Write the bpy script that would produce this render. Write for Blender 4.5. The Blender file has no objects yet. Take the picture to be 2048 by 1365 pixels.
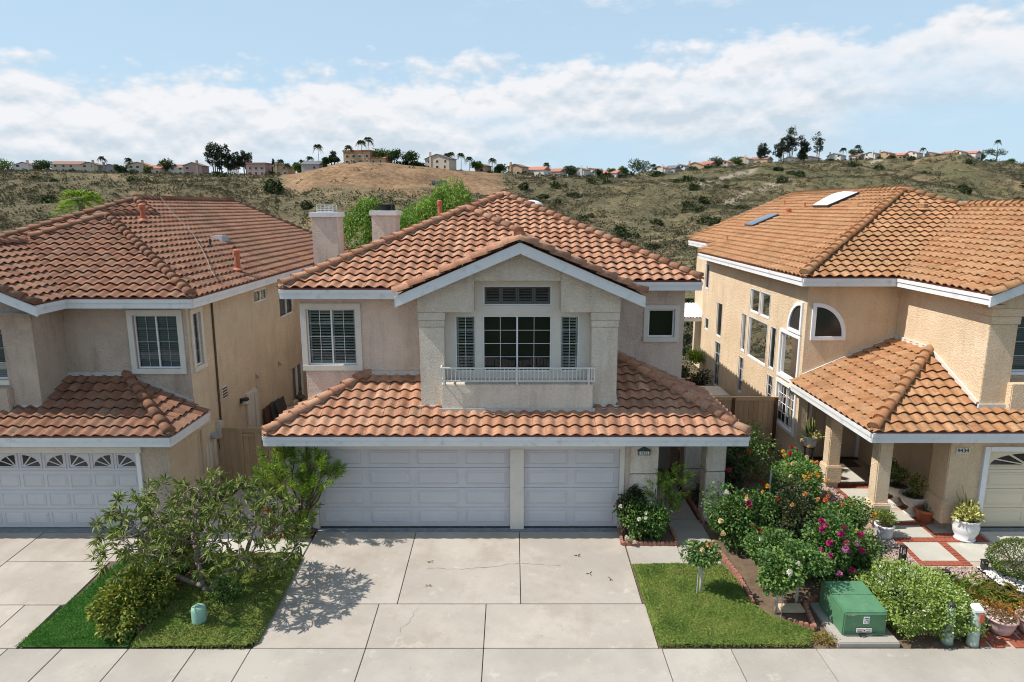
import bpy, bmesh, math, random
import numpy as np
from mathutils import Vector, Matrix, Euler, noise as mnoise
SC = bpy.context.scene
COL = SC.collection
random.seed(7)
RNG = np.random.default_rng(7)
PI = math.pi
R_ = math.radians

# ------------------------------------------------------------------ camera
CAM_H = 8.0
cd = bpy.data.cameras.new('camera'); cam = bpy.data.objects.new('camera', cd); COL.objects.link(cam)
cd.sensor_width = 36.0; cd.lens = 24.0; cd.clip_end = 6000; cd.clip_start = 0.1
cam.location = (0, 0, CAM_H)
cam.rotation_euler = (R_(90) - math.atan(267 / 1365.0), 0, 0)
SC.camera = cam

# ------------------------------------------------------------------ world
LDIR = Vector((1.0, 0.085, -1.29)).normalized()      # the way sunlight travels
S_EL = math.asin(-LDIR.z); S_ROT = math.atan2(-LDIR.x, -LDIR.y)
world = bpy.data.worlds.new('World'); SC.world = world; world.use_nodes = True
wn = world.node_tree; wn.nodes.clear()
def WN(t, **k):
    n = wn.nodes.new(t)
    for a, b in k.items(): setattr(n, a, b)
    return n
def wl(a, b): wn.links.new(a, b)
def wmath(op, a, b=None, c=None, clamp=False):
    n = WN('ShaderNodeMath', operation=op); n.use_clamp = clamp
    for i, v in enumerate((a, b, c)):
        if v is None: continue
        if isinstance(v, (int, float)): n.inputs[i].default_value = v
        else: wl(v, n.inputs[i])
    return n.outputs[0]
def wsmooth(x, a, b):
    n = WN('ShaderNodeMapRange', interpolation_type='SMOOTHSTEP'); n.clamp = True
    wl(x, n.inputs[0])
    n.inputs[1].default_value = a; n.inputs[2].default_value = b
    return n.outputs[0]
sky = WN('ShaderNodeTexSky', sky_type='NISHITA'); sky.sun_disc = False
sky.sun_elevation = S_EL; sky.sun_rotation = S_ROT
sky.air_density = 1.0; sky.dust_density = 0.6; sky.ozone_density = 1.6; sky.altitude = 150
tc = WN('ShaderNodeTexCoord')
sep = WN('ShaderNodeSeparateXYZ'); wl(tc.outputs['Generated'], sep.inputs[0])
az = wmath('ARCTAN2', sep.outputs[0], sep.outputs[1])
el = wmath('ARCSINE', sep.outputs[2])
def wnoise(sx, sz, off, scale, detail=7, rough=0.55):
    cmb = WN('ShaderNodeCombineXYZ')
    wl(wmath('MULTIPLY', az, sx), cmb.inputs[0]); wl(wmath('MULTIPLY', el, sz), cmb.inputs[1])
    cmb.inputs[2].default_value = off
    n = WN('ShaderNodeTexNoise'); n.inputs['Scale'].default_value = scale
    n.inputs['Detail'].default_value = detail; n.inputs['Roughness'].default_value = rough
    wl(cmb.outputs[0], n.inputs['Vector'])
    return n.outputs['Fac']
s2 = wmath('SINE', wmath('MULTIPLY', az, 2.0))
top = wmath('MULTIPLY_ADD', s2, 0.036, 0.196)
bot = wmath('MULTIPLY_ADD', s2, 0.055, 0.062)
nA = wnoise(1.0, 2.0, 3.1, 9.0, 7, 0.6)
nB = wnoise(1.0, 3.5, 7.7, 4.0, 4, 0.55)
nC = wnoise(0.8, 2.6, 12.3, 3.4, 6, 0.58)
def puff(dz, scale=13.0):
    cmb = WN('ShaderNodeCombineXYZ'); wl(az, cmb.inputs[0]); wl(wmath('MULTIPLY', wmath('ADD', el, dz), 1.9), cmb.inputs[1]); cmb.inputs[2].default_value = 4.4
    v = WN('ShaderNodeTexVoronoi', feature='F1', voronoi_dimensions='2D'); v.inputs['Scale'].default_value = scale; v.inputs['Detail'].default_value = 3.0; v.inputs['Roughness'].default_value = 0.55
    v.normalize = True; wl(cmb.outputs[0], v.inputs['Vector']); return wmath('SUBTRACT', 1.0, v.outputs['Distance'])
pA, pB = puff(0.0), puff(0.012)
dt = wmath('ADD', wmath('DIVIDE', wmath('SUBTRACT', top, el), 0.034), wmath('ADD', wmath('MULTIPLY', wmath('SUBTRACT', nA, 0.5), 3.2), wmath('MULTIPLY', wmath('SUBTRACT', pA, 0.72), 3.2)))
dtop = wsmooth(dt, -0.2, 0.8)
db = wmath('ADD', wmath('DIVIDE', wmath('SUBTRACT', el, bot), 0.06), wmath('MULTIPLY', wmath('SUBTRACT', nB, 0.5), 4.5))
dbot = wsmooth(db, -0.9, 1.2)
bank = wmath('MULTIPLY', dtop, dbot)
hi = wmath('ADD', wmath('DIVIDE', wmath('SUBTRACT', el, 0.262), 0.03), wmath('MULTIPLY', wmath('SUBTRACT', nA, 0.5), 5.0))
him = wsmooth(wmath('ADD', wmath('COSINE', wmath('SUBTRACT', az, 0.19)), wmath('MULTIPLY', wmath('SUBTRACT', nC, 0.5), 0.10)), 0.93, 0.985)
high = wmath('MULTIPLY', wsmooth(hi, 0.0, 1.3), him)
wisp = wmath('MULTIPLY', wsmooth(nC, 0.55, 0.80), 0.4)
dens = wmath('MAXIMUM', wmath('MULTIPLY', bank, 0.95), wmath('MAXIMUM', wmath('MULTIPLY', high, 0.8), wmath('MULTIPLY', wisp, wsmooth(el, 0.0, 0.1))))
hz = wmath('ADD', wmath('MULTIPLY_ADD', wsmooth(wmath('MULTIPLY', el, -1.0), -0.30, 0.02), 0.14, 0.54), wmath('MULTIPLY', wsmooth(wmath('MULTIPLY', el, -1.0), -1.1, -0.2), 0.22))   # pale veil of thin haze, thinning towards the zenith, raised overhead to fill shade
shade = wmath('ADD', wmath('MULTIPLY_ADD', wmath('SUBTRACT', pB, pA), 3.2, 0.12), wmath('ADD', wmath('MULTIPLY', wmath('SUBTRACT', nB, 0.5), 1.3), wmath('MULTIPLY', wsmooth(dt, 0.3, 4.5), 0.62)), clamp=True)
ccol = WN('ShaderNodeMix', data_type='RGBA'); wl(shade, ccol.inputs[0])
ccol.inputs[6].default_value = (6.15, 6.15, 6.3, 1); ccol.inputs[7].default_value = (4.15, 4.75, 5.3, 1)
hmix = WN('ShaderNodeMix', data_type='RGBA'); wl(hz, hmix.inputs[0])
sgain = WN('ShaderNodeMix', data_type='RGBA', blend_type='MULTIPLY'); sgain.inputs[0].default_value = 1.0
wl(sky.outputs[0], sgain.inputs[6]); sgain.inputs[7].default_value = (1.0, 1.0, 1.0, 1)
wl(sgain.outputs[2], hmix.inputs[6]); hmix.inputs[7].default_value = (3.65, 4.95, 6.05, 1)
cmix = WN('ShaderNodeMix', data_type='RGBA'); wl(dens, cmix.inputs[0])
wl(hmix.outputs[2], cmix.inputs[6]); wl(ccol.outputs[2], cmix.inputs[7])
bg = WN('ShaderNodeBackground'); bg.inputs[1].default_value = 0.12
wl(cmix.outputs[2], bg.inputs[0])
wo = WN('ShaderNodeOutputWorld'); wl(bg.outputs[0], wo.inputs[0])

# ------------------------------------------------------------------ sun, exposure
sl = bpy.data.lights.new('sun', 'SUN'); sl.energy = 4.7; sl.angle = R_(0.53); sl.color = (1.0, 0.95, 0.87)
so = bpy.data.objects.new('sun', sl); COL.objects.link(so)
so.rotation_euler = LDIR.to_track_quat('-Z', 'Y').to_euler(); so.location = (-40, -5, 60)
SC.view_settings.view_transform = 'Standard'; SC.view_settings.look = 'None'
SC.view_settings.exposure = 0.32; SC.view_settings.gamma = 1.0; SC.view_settings.use_curve_mapping = False
try:
    SC.cycles.use_denoising = True; SC.cycles.filter_width = 1.05; SC.cycles.max_bounces = 9; SC.cycles.diffuse_bounces = 7
    SC.cycles.glossy_bounces = 2; SC.cycles.transparent_max_bounces = 8; SC.cycles.transmission_bounces = 3
except Exception: pass

# ------------------------------------------------------------------ tags and builders
def wloc(o):
    v = Vector((0, 0, 0))
    while o is not None:
        v += o.location; o = o.parent
    return v
def tag(o, label=None, cat=None, group=None, kind=None):
    if label: o['label'] = label
    if cat: o['category'] = cat
    if group: o['group'] = group
    if kind: o['kind'] = kind
    return o
def thing(name, label, cat, loc=(0, 0, 0), group=None):
    o = bpy.data.objects.new(name, None); COL.objects.link(o); o.location = loc
    o.empty_display_size = 0.2
    return tag(o, label, cat, group)
def link(name, me, parent=None, loc=None):
    """loc is in the parent's own frame"""
    o = bpy.data.objects.new(name, me); COL.objects.link(o)
    if parent is not None: o.parent = parent
    if loc is not None: o.location = loc
    return o
KIDS = {}
def children_of(o): return [c for c in bpy.data.objects if c.parent == o]
def copy_tree(root, loc, rz=0.0, sc=1.0, label=None):
    def rec(o, par):
        c = o.copy(); COL.objects.link(c); c.parent = par
        for ch in KIDS.setdefault(o.name, children_of(o)): rec(ch, c)
        return c
    c = rec(root, None); c.location = loc; c.rotation_euler = (0, 0, rz)
    c.scale = sc if isinstance(sc, (tuple, list)) else (sc, sc, sc)
    if label: c['label'] = label
    return c
class B:
    """collects polygons in world (or prototype) coordinates"""
    def __init__(s): s.v = []; s.f = []; s.m = []
    def add(s, vs, fs, m=0):
        o = len(s.v); s.v += [tuple(p) for p in vs]
        s.f += [tuple(i + o for i in f) for f in fs]; s.m += [m] * len(fs); return s
    def quad(s, a, b, c, d, m=0): return s.add([a, b, c, d], [(0, 1, 2, 3)], m)
    def box(s, x0, x1, y0, y1, z0, z1, m=0):
        return s.add([(x0, y0, z0), (x1, y0, z0), (x1, y1, z0), (x0, y1, z0), (x0, y0, z1), (x1, y0, z1), (x1, y1, z1), (x0, y1, z1)],
                     [(0, 3, 2, 1), (4, 5, 6, 7), (0, 1, 5, 4), (1, 2, 6, 5), (2, 3, 7, 6), (3, 0, 4, 7)], m)
    def fb(s, fr, a0, a1, z0, z1, d0, d1, m=0):
        """box in a wall frame fr=(O,u,n): a along u, z up, d along n"""
        P = lambda a, z, d: fr[0] + fr[1] * a + Vector((0, 0, z)) + fr[2] * d
        return s.add([P(a0, z0, d0), P(a1, z0, d0), P(a1, z0, d1), P(a0, z0, d1), P(a0, z1, d0), P(a1, z1, d0), P(a1, z1, d1), P(a0, z1, d1)],
                     [(0, 1, 2, 3), (4, 7, 6, 5), (0, 4, 5, 1), (1, 5, 6, 2), (2, 6, 7, 3), (3, 7, 4, 0)], m)
    def prism(s, poly, ext, m=0):
        n = len(poly); ext = Vector(ext); p = [Vector(q) for q in poly]
        fs = [tuple(range(n))[::-1], tuple(range(n, 2 * n))] + [(i, (i + 1) % n, (i + 1) % n + n, i + n) for i in range(n)]
        return s.add(p + [q + ext for q in p], fs, m)
    def beam(s, a, b, w, h, m=0, up=(0, 0, 1), off=0.0):
        """rectangular bar from a to b: w across, h along up (top at the line plus off)"""
        a = Vector(a); b = Vector(b); d = (b - a).normalized(); up = Vector(up); sd = d.cross(up).normalized(); up = sd.cross(d)
        vs = []
        for p in (a, b):
            for i, j in ((-1, 0), (1, 0), (1, -1), (-1, -1)): vs.append(p + sd * (w / 2 * i) + up * (h * j + off))
        return s.add(vs, [(0, 1, 2, 3), (7, 6, 5, 4), (0, 4, 5, 1), (1, 5, 6, 2), (2, 6, 7, 3), (3, 7, 4, 0)], m)
    def tube(s, pts, rad, n=8, m=0, cap=True):
        pts = [Vector(p) for p in pts]
        if isinstance(rad, (int, float)): rad = [rad] * len(pts)
        ref = Vector((0, 0, 1)); rings = []; vs = []
        for i, p in enumerate(pts):
            d = (pts[min(i + 1, len(pts) - 1)] - pts[max(i - 1, 0)]).normalized()
            if abs(d.dot(ref)) > 0.95: ref = Vector((1, 0, 0)) if abs(d.x) < 0.9 else Vector((0, 1, 0))
            x = d.cross(ref).normalized(); y = d.cross(x)
            rings.append(len(vs))
            for k in range(n):
                t = 2 * PI * k / n; vs.append(p + (x * math.cos(t) + y * math.sin(t)) * rad[i])
        fs = []
        for i in range(len(pts) - 1):
            a, b = rings[i], rings[i + 1]
            fs += [(a + k, a + (k + 1) % n, b + (k + 1) % n, b + k) for k in range(n)]
        if cap:
            fs.append(tuple(range(n))[::-1]); fs.append(tuple(rings[-1] + k for k in range(n)))
        return s.add(vs, fs, m)
    def lathe(s, prof, c=(0, 0, 0), n=20, m=0, flute=0.0):
        vs = []; fs = []
        for r, z in prof:
            for k in range(n):
                t = 2 * PI * k / n; rr = r * (1 + (flute if k % 2 else 0)); vs.append((c[0] + rr * math.cos(t), c[1] + rr * math.sin(t), c[2] + z))
        for i in range(len(prof) - 1):
            fs += [(i * n + k, i * n + (k + 1) % n, (i + 1) * n + (k + 1) % n, (i + 1) * n + k) for k in range(n)]
        fs.append(tuple(range(n))[::-1]); fs.append(tuple((len(prof) - 1) * n + k for k in range(n)))
        return s.add(vs, fs, m)
    def mesh(s, name, mats, off=(0, 0, 0), smooth=False, bevel=0.0):
        me = bpy.data.meshes.new(name)
        off = Vector(off)
        me.from_pydata([tuple(Vector(v) - off) for v in s.v], [], s.f)
        for mt in (mats if isinstance(mats, (list, tuple)) else [mats]): me.materials.append(mt)
        if any(s.m): me.polygons.foreach_set('material_index', s.m)
        bm = bmesh.new(); bm.from_mesh(me)
        bmesh.ops.recalc_face_normals(bm, faces=bm.faces)
        if bevel > 0:
            es = [e for e in bm.edges if len(e.link_faces) == 2 and e.calc_face_angle(0) > 0.6]
            bmesh.ops.bevel(bm, geom=es, offset=bevel, segments=2, affect='EDGES', clamp_overlap=True)
        bm.to_mesh(me); bm.free()
        if smooth: me.polygons.foreach_set('use_smooth', [True] * len(me.polygons))
        me.update(); return me
    def build(s, name, mats, parent=None, smooth=False, bevel=0.0, loc=None):
        """world-coordinate geometry; origin goes to loc (things) or the parent's origin (parts)"""
        off = Vector(loc) if loc is not None else (wloc(parent) if parent is not None else Vector((0, 0, 0)))
        o = link(name, s.mesh(name, mats, off, smooth, bevel), parent)
        if loc is not None: o.location = (Vector(loc) - wloc(parent)) if parent is not None else loc
        return o
def array_mesh(name, V, F, mats, attr=None, mi=None, smooth=False):
    """fast mesh from numpy: V (n,3), F (m,k) one polygon size"""
    V = np.asarray(V, np.float32); F = np.asarray(F, np.int32)
    me = bpy.data.meshes.new(name); k = F.shape[1]
    me.vertices.add(len(V)); me.vertices.foreach_set('co', V.ravel())
    me.loops.add(F.size); me.loops.foreach_set('vertex_index', F.ravel())
    me.polygons.add(len(F)); me.polygons.foreach_set('loop_start', np.arange(0, F.size, k, dtype=np.int32))
    me.update(calc_edges=True)
    for mt in (mats if isinstance(mats, (list, tuple)) else [mats]): me.materials.append(mt)
    if mi is not None: me.polygons.foreach_set('material_index', np.asarray(mi, np.int32))
    if attr is not None:
        a = me.attributes.new('rnd', 'FLOAT', 'FACE'); a.data.foreach_set('value', np.asarray(attr, np.float32))
    if smooth: me.polygons.foreach_set('use_smooth', np.ones(len(F), bool))
    me.validate(); return me

# ------------------------------------------------------------------ materials
class NT:
    def __init__(s, name):
        s.mat = bpy.data.materials.new(name); s.mat.use_nodes = True; s.t = s.mat.node_tree; s.t.nodes.clear()
        s.out = s.n('ShaderNodeOutputMaterial'); s.bs = s.n('ShaderNodeBsdfPrincipled'); s.l(s.bs.outputs[0], s.out.inputs[0])
        s.co = s.n('ShaderNodeTexCoord').outputs['Object']; s.oi = s.n('ShaderNodeObjectInfo').outputs['Random']
    def n(s, t, **k):
        x = s.t.nodes.new(t)
        for a, b in k.items(): setattr(x, a, b)
        return x
    def l(s, a, b): s.t.links.new(a, b)
    def noise(s, scale, detail=4, rough=0.55, vec=None, w=None, stretch=None):
        v = vec or s.co
        if stretch:
            mp = s.n('ShaderNodeMapping'); mp.inputs['Scale'].default_value = stretch; s.l(v, mp.inputs[0]); v = mp.outputs[0]
        x = s.n('ShaderNodeTexNoise', noise_dimensions='4D'); x.inputs['Scale'].default_value = scale
        x.inputs['Detail'].default_value = detail; x.inputs['Roughness'].default_value = rough
        s.l(v, x.inputs['Vector'])
        wm = s.n('ShaderNodeMath', operation='MULTIPLY'); s.l(s.oi, wm.inputs[0]); wm.inputs[1].default_value = 37.0
        s.l(wm.outputs[0], x.inputs['W'])
        return x.outputs['Fac']
    def ramp(s, fac, cols, interp='LINEAR'):
        r = s.n('ShaderNodeValToRGB'); e = r.color_ramp; e.interpolation = interp
        n = len(cols)
        for i, c in enumerate(cols):
            p, c = (c[0], c[1]) if isinstance(c[0], (int, float)) and hasattr(c[1], '__len__') else (i / max(n - 1, 1), c)
            el_ = e.elements[i] if i < 2 else e.elements.new(p)
            el_.position = p; el_.color = (*c[:3], 1)
        s.l(fac, r.inputs[0]); return r.outputs[0]
    def mix(s, f, a, b, mode='MIX'):
        x = s.n('ShaderNodeMix', data_type='RGBA', blend_type=mode)
        for i, v in ((0, f), (6, a), (7, b)):
            if isinstance(v, (int, float)): x.inputs[i].default_value = v
            elif isinstance(v, (tuple, list)): x.inputs[i].default_value = (*v[:3], 1)
            else: s.l(v, x.inputs[i])
        return x.outputs[2]
    def math(s, op, a, b=0.0, clamp=False):
        x = s.n('ShaderNodeMath', operation=op); x.use_clamp = clamp
        for i, v in enumerate((a, b)):
            if isinstance(v, (int, float)): x.inputs[i].default_value = v
            else: s.l(v, x.inputs[i])
        return x.outputs[0]
    def step(s, x, a, b):
        m = s.n('ShaderNodeMapRange', interpolation_type='SMOOTHSTEP'); m.clamp = True
        s.l(x, m.inputs[0]); m.inputs[1].default_value = a; m.inputs[2].default_value = b; return m.outputs[0]
    def bump(s, h, strength=0.5, dist=0.02, prev=None):
        b = s.n('ShaderNodeBump'); b.inputs['Strength'].default_value = strength; b.inputs['Distance'].default_value = dist
        s.l(h, b.inputs['Height'])
        if prev is not None: s.l(prev, b.inputs['Normal'])
        return b.outputs[0]
    def fin(s, col, rough=0.8, normal=None, spec=0.3):
        if isinstance(col, (tuple, list)): s.bs.inputs['Base Color'].default_value = (*col[:3], 1)
        else: s.l(col, s.bs.inputs['Base Color'])
        if isinstance(rough, (int, float)): s.bs.inputs['Roughness'].default_value = rough
        else: s.l(rough, s.bs.inputs['Roughness'])
        s.bs.inputs['Specular IOR Level'].default_value = spec
        if normal is not None: s.l(normal, s.bs.inputs['Normal'])
        return s.mat
def sc_(c, k): return tuple(min(1.0, x * k) for x in c)
def m_plain(name, c, rough=0.6, var=0.12, scale=3.0, bump=0.0, bscale=60, spec=0.3, grime=None):
    t = NT(name)
    col = t.ramp(t.noise(scale, 5), [(0.25, sc_(c, 1 - var)), (0.75, sc_(c, 1 + var))])
    if grime:
        col = t.mix(t.math('MULTIPLY', t.step(t.noise(scale * 2.3, 6, 0.65), 0.52, 0.72), grime[0]), col, grime[1])
    nm = t.bump(t.noise(bscale, 3), bump, 0.01) if bump else None
    return t.fin(col, rough, nm, spec)
def m_stucco(name, c, c2, stain=(0.2, 0.16, 0.12), st=0.35):
    t = NT(name)
    col = t.ramp(t.noise(0.9, 6, 0.65), [(0.36, sc_(c, 0.9)), (0.64, c2)])
    col = t.mix(0.35, col, t.ramp(t.noise(45, 4, 0.7), [(0.3, sc_(c, 0.62)), (0.65, sc_(c2, 1.12))]))
    col = t.mix(t.math('MULTIPLY', t.step(t.noise(1.9, 6, 0.68, stretch=(1.6, 1.6, 0.32)), 0.47, 0.72), st), col, stain)
    h = t.noise(24, 6, 0.62); v = t.n('ShaderNodeTexVoronoi', feature='SMOOTH_F1'); v.inputs['Scale'].default_value = 22
    t.l(t.co, v.inputs['Vector'])
    nm = t.bump(t.step(h, 0.4, 0.66), 0.8, 0.014, t.bump(v.outputs['Distance'], 0.25, 0.014))
    return t.fin(col, 0.92, nm, 0.12)
def m_tile(name, cols, grime, gamt, dark=0.5):
    t = NT(name)
    at = t.n('ShaderNodeAttribute', attribute_name='rnd').outputs['Fac']
    r = t.math('FRACT', t.math('ADD', at, t.oi))
    col = t.ramp(r, cols)
    col = t.mix(0.35, col, t.ramp(t.noise(9, 5, 0.6), [(0.3, sc_(cols[0], 0.6)), (0.7, sc_(cols[-1], 1.12))]))
    g = t.math('MULTIPLY', t.step(t.noise(5, 7, 0.7), 0.50, 0.74), gamt)
    col = t.mix(g, col, grime)
    geo = t.n('ShaderNodeNewGeometry')
    bigm = t.noise(0.45, 4, 0.6, vec=geo.outputs['Position'])
    col = t.mix(t.math('MULTIPLY', t.step(bigm, 0.48, 0.68), dark), col, t.mix(0.6, col, grime))
    col = t.mix(t.math('MULTIPLY', t.step(t.noise(26, 4, 0.6), 0.58, 0.68), 0.55), col, (0.07, 0.055, 0.04))
    col = t.mix(t.math('MULTIPLY', t.step(t.noise(11, 5, 0.7), 0.58, 0.70), 0.35), col, (0.50, 0.36, 0.24))
    return t.fin(col, 0.78, t.bump(t.noise(70, 4), 0.3, 0.006), 0.25)
def m_leaf(name, cols, trans=0.28, rough=0.55, spec=0.22):
    t = NT(name)
    at = t.n('ShaderNodeAttribute', attribute_name='rnd').outputs['Fac']
    col = t.ramp(t.math('FRACT', t.math('ADD', at, t.oi)), cols)
    t.fin(col, rough, None, spec)
    if trans > 0:
        tr = t.n('ShaderNodeBsdfTranslucent'); t.l(t.mix(1.0, col, (1.0, 1.0, 0.55), 'MULTIPLY'), tr.inputs[0])
        mx = t.n('ShaderNodeMixShader'); mx.inputs[0].default_value = trans
        t.l(t.bs.outputs[0], mx.inputs[1]); t.l(tr.outputs[0], mx.inputs[2]); t.l(mx.outputs[0], t.out.inputs[0])
    return t.mat
def m_concrete(name, c, stain, amt=0.5):
    t = NT(name)
    geo = t.n('ShaderNodeNewGeometry').outputs['Position']
    col = t.ramp(t.noise(0.7, 6, 0.62, vec=geo), [(0.39, sc_(c, 0.68)), (0.59, sc_(c, 1.12))])
    col = t.mix(0.45, col, t.ramp(t.oi, [sc_(c, 0.72), sc_(c, 1.16)]))
    col = t.mix(t.math('MULTIPLY', t.step(t.noise(1.1, 7, 0.7), 0.46, 0.66), amt), col, stain)
    col = t.mix(0.4, col, t.ramp(t.noise(160, 3, 0.7), [(0.25, sc_(c, 0.55)), (0.7, sc_(c, 1.2))]))
    col = t.mix(t.math('MULTIPLY', t.step(t.noise(24, 3, 0.5), 0.685, 0.74), 0.6), col, sc_(c, 0.3))
    col = t.mix(t.math('MULTIPLY', t.step(t.noise(2.4, 6, 0.78), 0.56, 0.70), 0.4), col, sc_(c, 1.4))
    return t.fin(col, 0.88, t.bump(t.noise(120, 4), 0.25, 0.004), 0.2)
def m_wood(name, c, c2, axis=2):
    t = NT(name)
    st = [9, 9, 9]; st[axis] = 0.8
    g = t.noise(3.0, 6, 0.65, stretch=st)
    col = t.ramp(g, [(0.25, c), (0.75, c2)])
    col = t.mix(0.35, col, t.ramp(t.oi, [sc_(c, 0.7), sc_(c2, 1.15)]))
    col = t.mix(t.math('MULTIPLY', t.step(t.noise(2.2, 5, 0.7), 0.55, 0.75), 0.3), col, sc_(c, 0.45))
    return t.fin(col, 0.85, t.bump(g, 0.3, 0.004), 0.2)
def m_glass(name):
    t = NT(name); t.t.nodes.remove(t.bs)
    tr = t.n('ShaderNodeBsdfTransparent'); tr.inputs[0].default_value = (0.80, 0.84, 0.84, 1)
    gl = t.n('ShaderNodeBsdfGlossy'); gl.inputs['Roughness'].default_value = 0.02
    nz = t.n('ShaderNodeTexNoise'); nz.inputs['Scale'].default_value = 0.9
    t.l(t.n('ShaderNodeNewGeometry').outputs['Position'], nz.inputs['Vector'])
    bp = t.bump(nz.outputs['Fac'], 0.12, 0.05); t.l(bp, gl.inputs['Normal'])
    fr = t.n('ShaderNodeFresnel'); fr.inputs[0].default_value = 1.5
    mx = t.n('ShaderNodeMixShader'); t.l(fr.outputs[0], mx.inputs[0]); t.l(tr.outputs[0], mx.inputs[1]); t.l(gl.outputs[0], mx.inputs[2])
    t.l(mx.outputs[0], t.out.inputs[0]); return t.mat

M = {}
M['stucco_main'] = m_stucco('stucco_beige_pink', (0.615, 0.50, 0.42), (0.73, 0.605, 0.515), (0.33, 0.265, 0.22), 0.42)
M['stucco_pier'] = m_stucco('stucco_pale_grey', (0.66, 0.58, 0.485), (0.765, 0.685, 0.58), (0.36, 0.31, 0.26), 0.42)
M['stucco_left'] = m_stucco('stucco_weathered_tan', (0.465, 0.365, 0.295), (0.59, 0.48, 0.39), (0.20, 0.155, 0.12), 0.5)
M['stucco_left_side'] = m_stucco('stucco_ochre_bounce_lit', (0.62, 0.505, 0.365), (0.73, 0.61, 0.455), (0.40, 0.31, 0.20), 0.4)  # ochre side walls, colour lightened to stand in for bounced sunlight
M['stucco_right'] = m_stucco('stucco_peach', (0.70, 0.525, 0.345), (0.785, 0.62, 0.44), (0.42, 0.28, 0.16), 0.35)
M['stucco_right_lit'] = m_stucco('stucco_peach_sunlit', (0.60, 0.49, 0.33), (0.68, 0.57, 0.40), (0.40, 0.30, 0.18), 0.25)  # unused copy of the peach stucco with sunlight put into its colour
M['trim_cream'] = m_plain('trim_cream_paint', (0.62, 0.585, 0.525), 0.6, 0.06, 2.5, 0.15, grime=(0.25, (0.35, 0.31, 0.26)))
M['trim_white'] = m_plain('trim_white_paint', (0.74, 0.75, 0.77), 0.55, 0.05, 2.5, 0.12, grime=(0.15, (0.5, 0.49, 0.47)))
M['fascia'] = m_plain('fascia_white_paint', (0.68, 0.685, 0.69), 0.6, 0.08, 1.8, 0.2, grime=(0.5, (0.36, 0.355, 0.335)))
M['garage_white'] = m_plain('garage_door_white', (0.53, 0.525, 0.55), 0.5, 0.06, 1.2, 0.1, 90, grime=(0.25, (0.38, 0.38, 0.40)))
M['garage_cream'] = m_plain('garage_door_cream', (0.62, 0.55, 0.42), 0.55, 0.04, 1.5, 0.1, 90)
M['tile_main'] = m_tile('clay_tile_terracotta', [(0.25, 0.098, 0.054), (0.37, 0.166, 0.093), (0.45, 0.232, 0.138), (0.30, 0.138, 0.083), (0.51, 0.295, 0.19)], (0.115, 0.085, 0.058), 0.7, 0.5)
M['tile_left'] = m_tile('clay_tile_weathered_brown', [(0.17, 0.062, 0.036), (0.245, 0.10, 0.056), (0.31, 0.145, 0.085), (0.21, 0.10, 0.065), (0.29, 0.165, 0.105)], (0.085, 0.062, 0.04), 0.85, 0.65)
M['tile_right'] = m_tile('clay_tile_golden', [(0.28, 0.115, 0.048), (0.36, 0.165, 0.072), (0.42, 0.215, 0.105), (0.33, 0.17, 0.085), (0.44, 0.25, 0.13)], (0.135, 0.095, 0.045), 0.75, 0.5)
M['deck'] = m_plain('roof_underlay', (0.10, 0.05, 0.035), 0.9, 0.2)
M['eave_red'] = m_plain('eave_closure_red', (0.24, 0.085, 0.055), 0.85, 0.2)
M['flash'] = m_plain('flashing_paint', (0.50, 0.46, 0.42), 0.6, 0.15, 4, grime=(0.5, (0.25, 0.22, 0.19)))
M['pipe_red'] = m_plain('vent_pipe_red_paint', (0.42, 0.13, 0.07), 0.6, 0.2)
M['metal_dark'] = m_plain('metal_black', (0.025, 0.025, 0.028), 0.45, 0.2, spec=0.5)
M['metal_grey'] = m_plain('metal_grey', (0.32, 0.33, 0.34), 0.45, 0.15, spec=0.5)
M['rail_white'] = m_plain('railing_white_paint', (0.60, 0.585, 0.55), 0.5, 0.06)
M['frame_white'] = m_plain('window_frame_white', (0.72, 0.73, 0.74), 0.45, 0.04)
M['frame_grey'] = m_plain('window_frame_grey_alu', (0.36, 0.39, 0.43), 0.45, 0.06)  # plain grey for the left house muntins
M['frame_dark'] = m_plain('window_frame_bronze', (0.06, 0.06, 0.06), 0.4, 0.1)
M['slat'] = m_plain('shutter_slat_paint', (0.50, 0.50, 0.48), 0.5, 0.06)
M['slat_dark'] = m_plain('shutter_slat_grey', (0.22, 0.23, 0.24), 0.5, 0.06)
M['room'] = m_plain('dark_room', (0.022, 0.022, 0.024), 0.95, 0.1)
M['blind'] = m_plain('blind_grey', (0.20, 0.225, 0.225), 0.7, 0.1)
M['curtain'] = m_plain('curtain_dull_green', (0.16, 0.19, 0.15), 0.9, 0.2, 5)
M['glass'] = m_glass('window_glass')
M['concrete'] = m_concrete('driveway_concrete', (0.405, 0.36, 0.312), (0.27, 0.222, 0.175), 0.7)
M['concrete_walk'] = m_concrete('sidewalk_concrete', (0.395, 0.36, 0.318), (0.28, 0.243, 0.2), 0.55)
M['concrete_pale'] = m_concrete('pale_concrete', (0.50, 0.47, 0.41), (0.38, 0.345, 0.285), 0.4)
M['apron'] = m_plain('garage_apron', (0.20, 0.215, 0.235), 0.85, 0.25, 9, 0.3)
M['joint'] = m_plain('joint_dirt', (0.05, 0.045, 0.035), 0.95, 0.3, 8)
M['asphalt'] = m_plain('asphalt', (0.05, 0.05, 0.052), 0.9, 0.2, 30, 0.4)
M['soil'] = m_plain('garden_soil', (0.135, 0.092, 0.06), 0.95, 0.35, 7, 0.9, 28, grime=(0.5, (0.22, 0.165, 0.115)))
M['brick'] = m_plain('paving_brick', (0.30, 0.085, 0.05), 0.85, 0.22, 6, 0.3)
M['edging'] = m_plain('edging_brick', (0.33, 0.155, 0.11), 0.85, 0.2, 9, 0.35, grime=(0.4, (0.2, 0.1, 0.075)))
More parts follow.
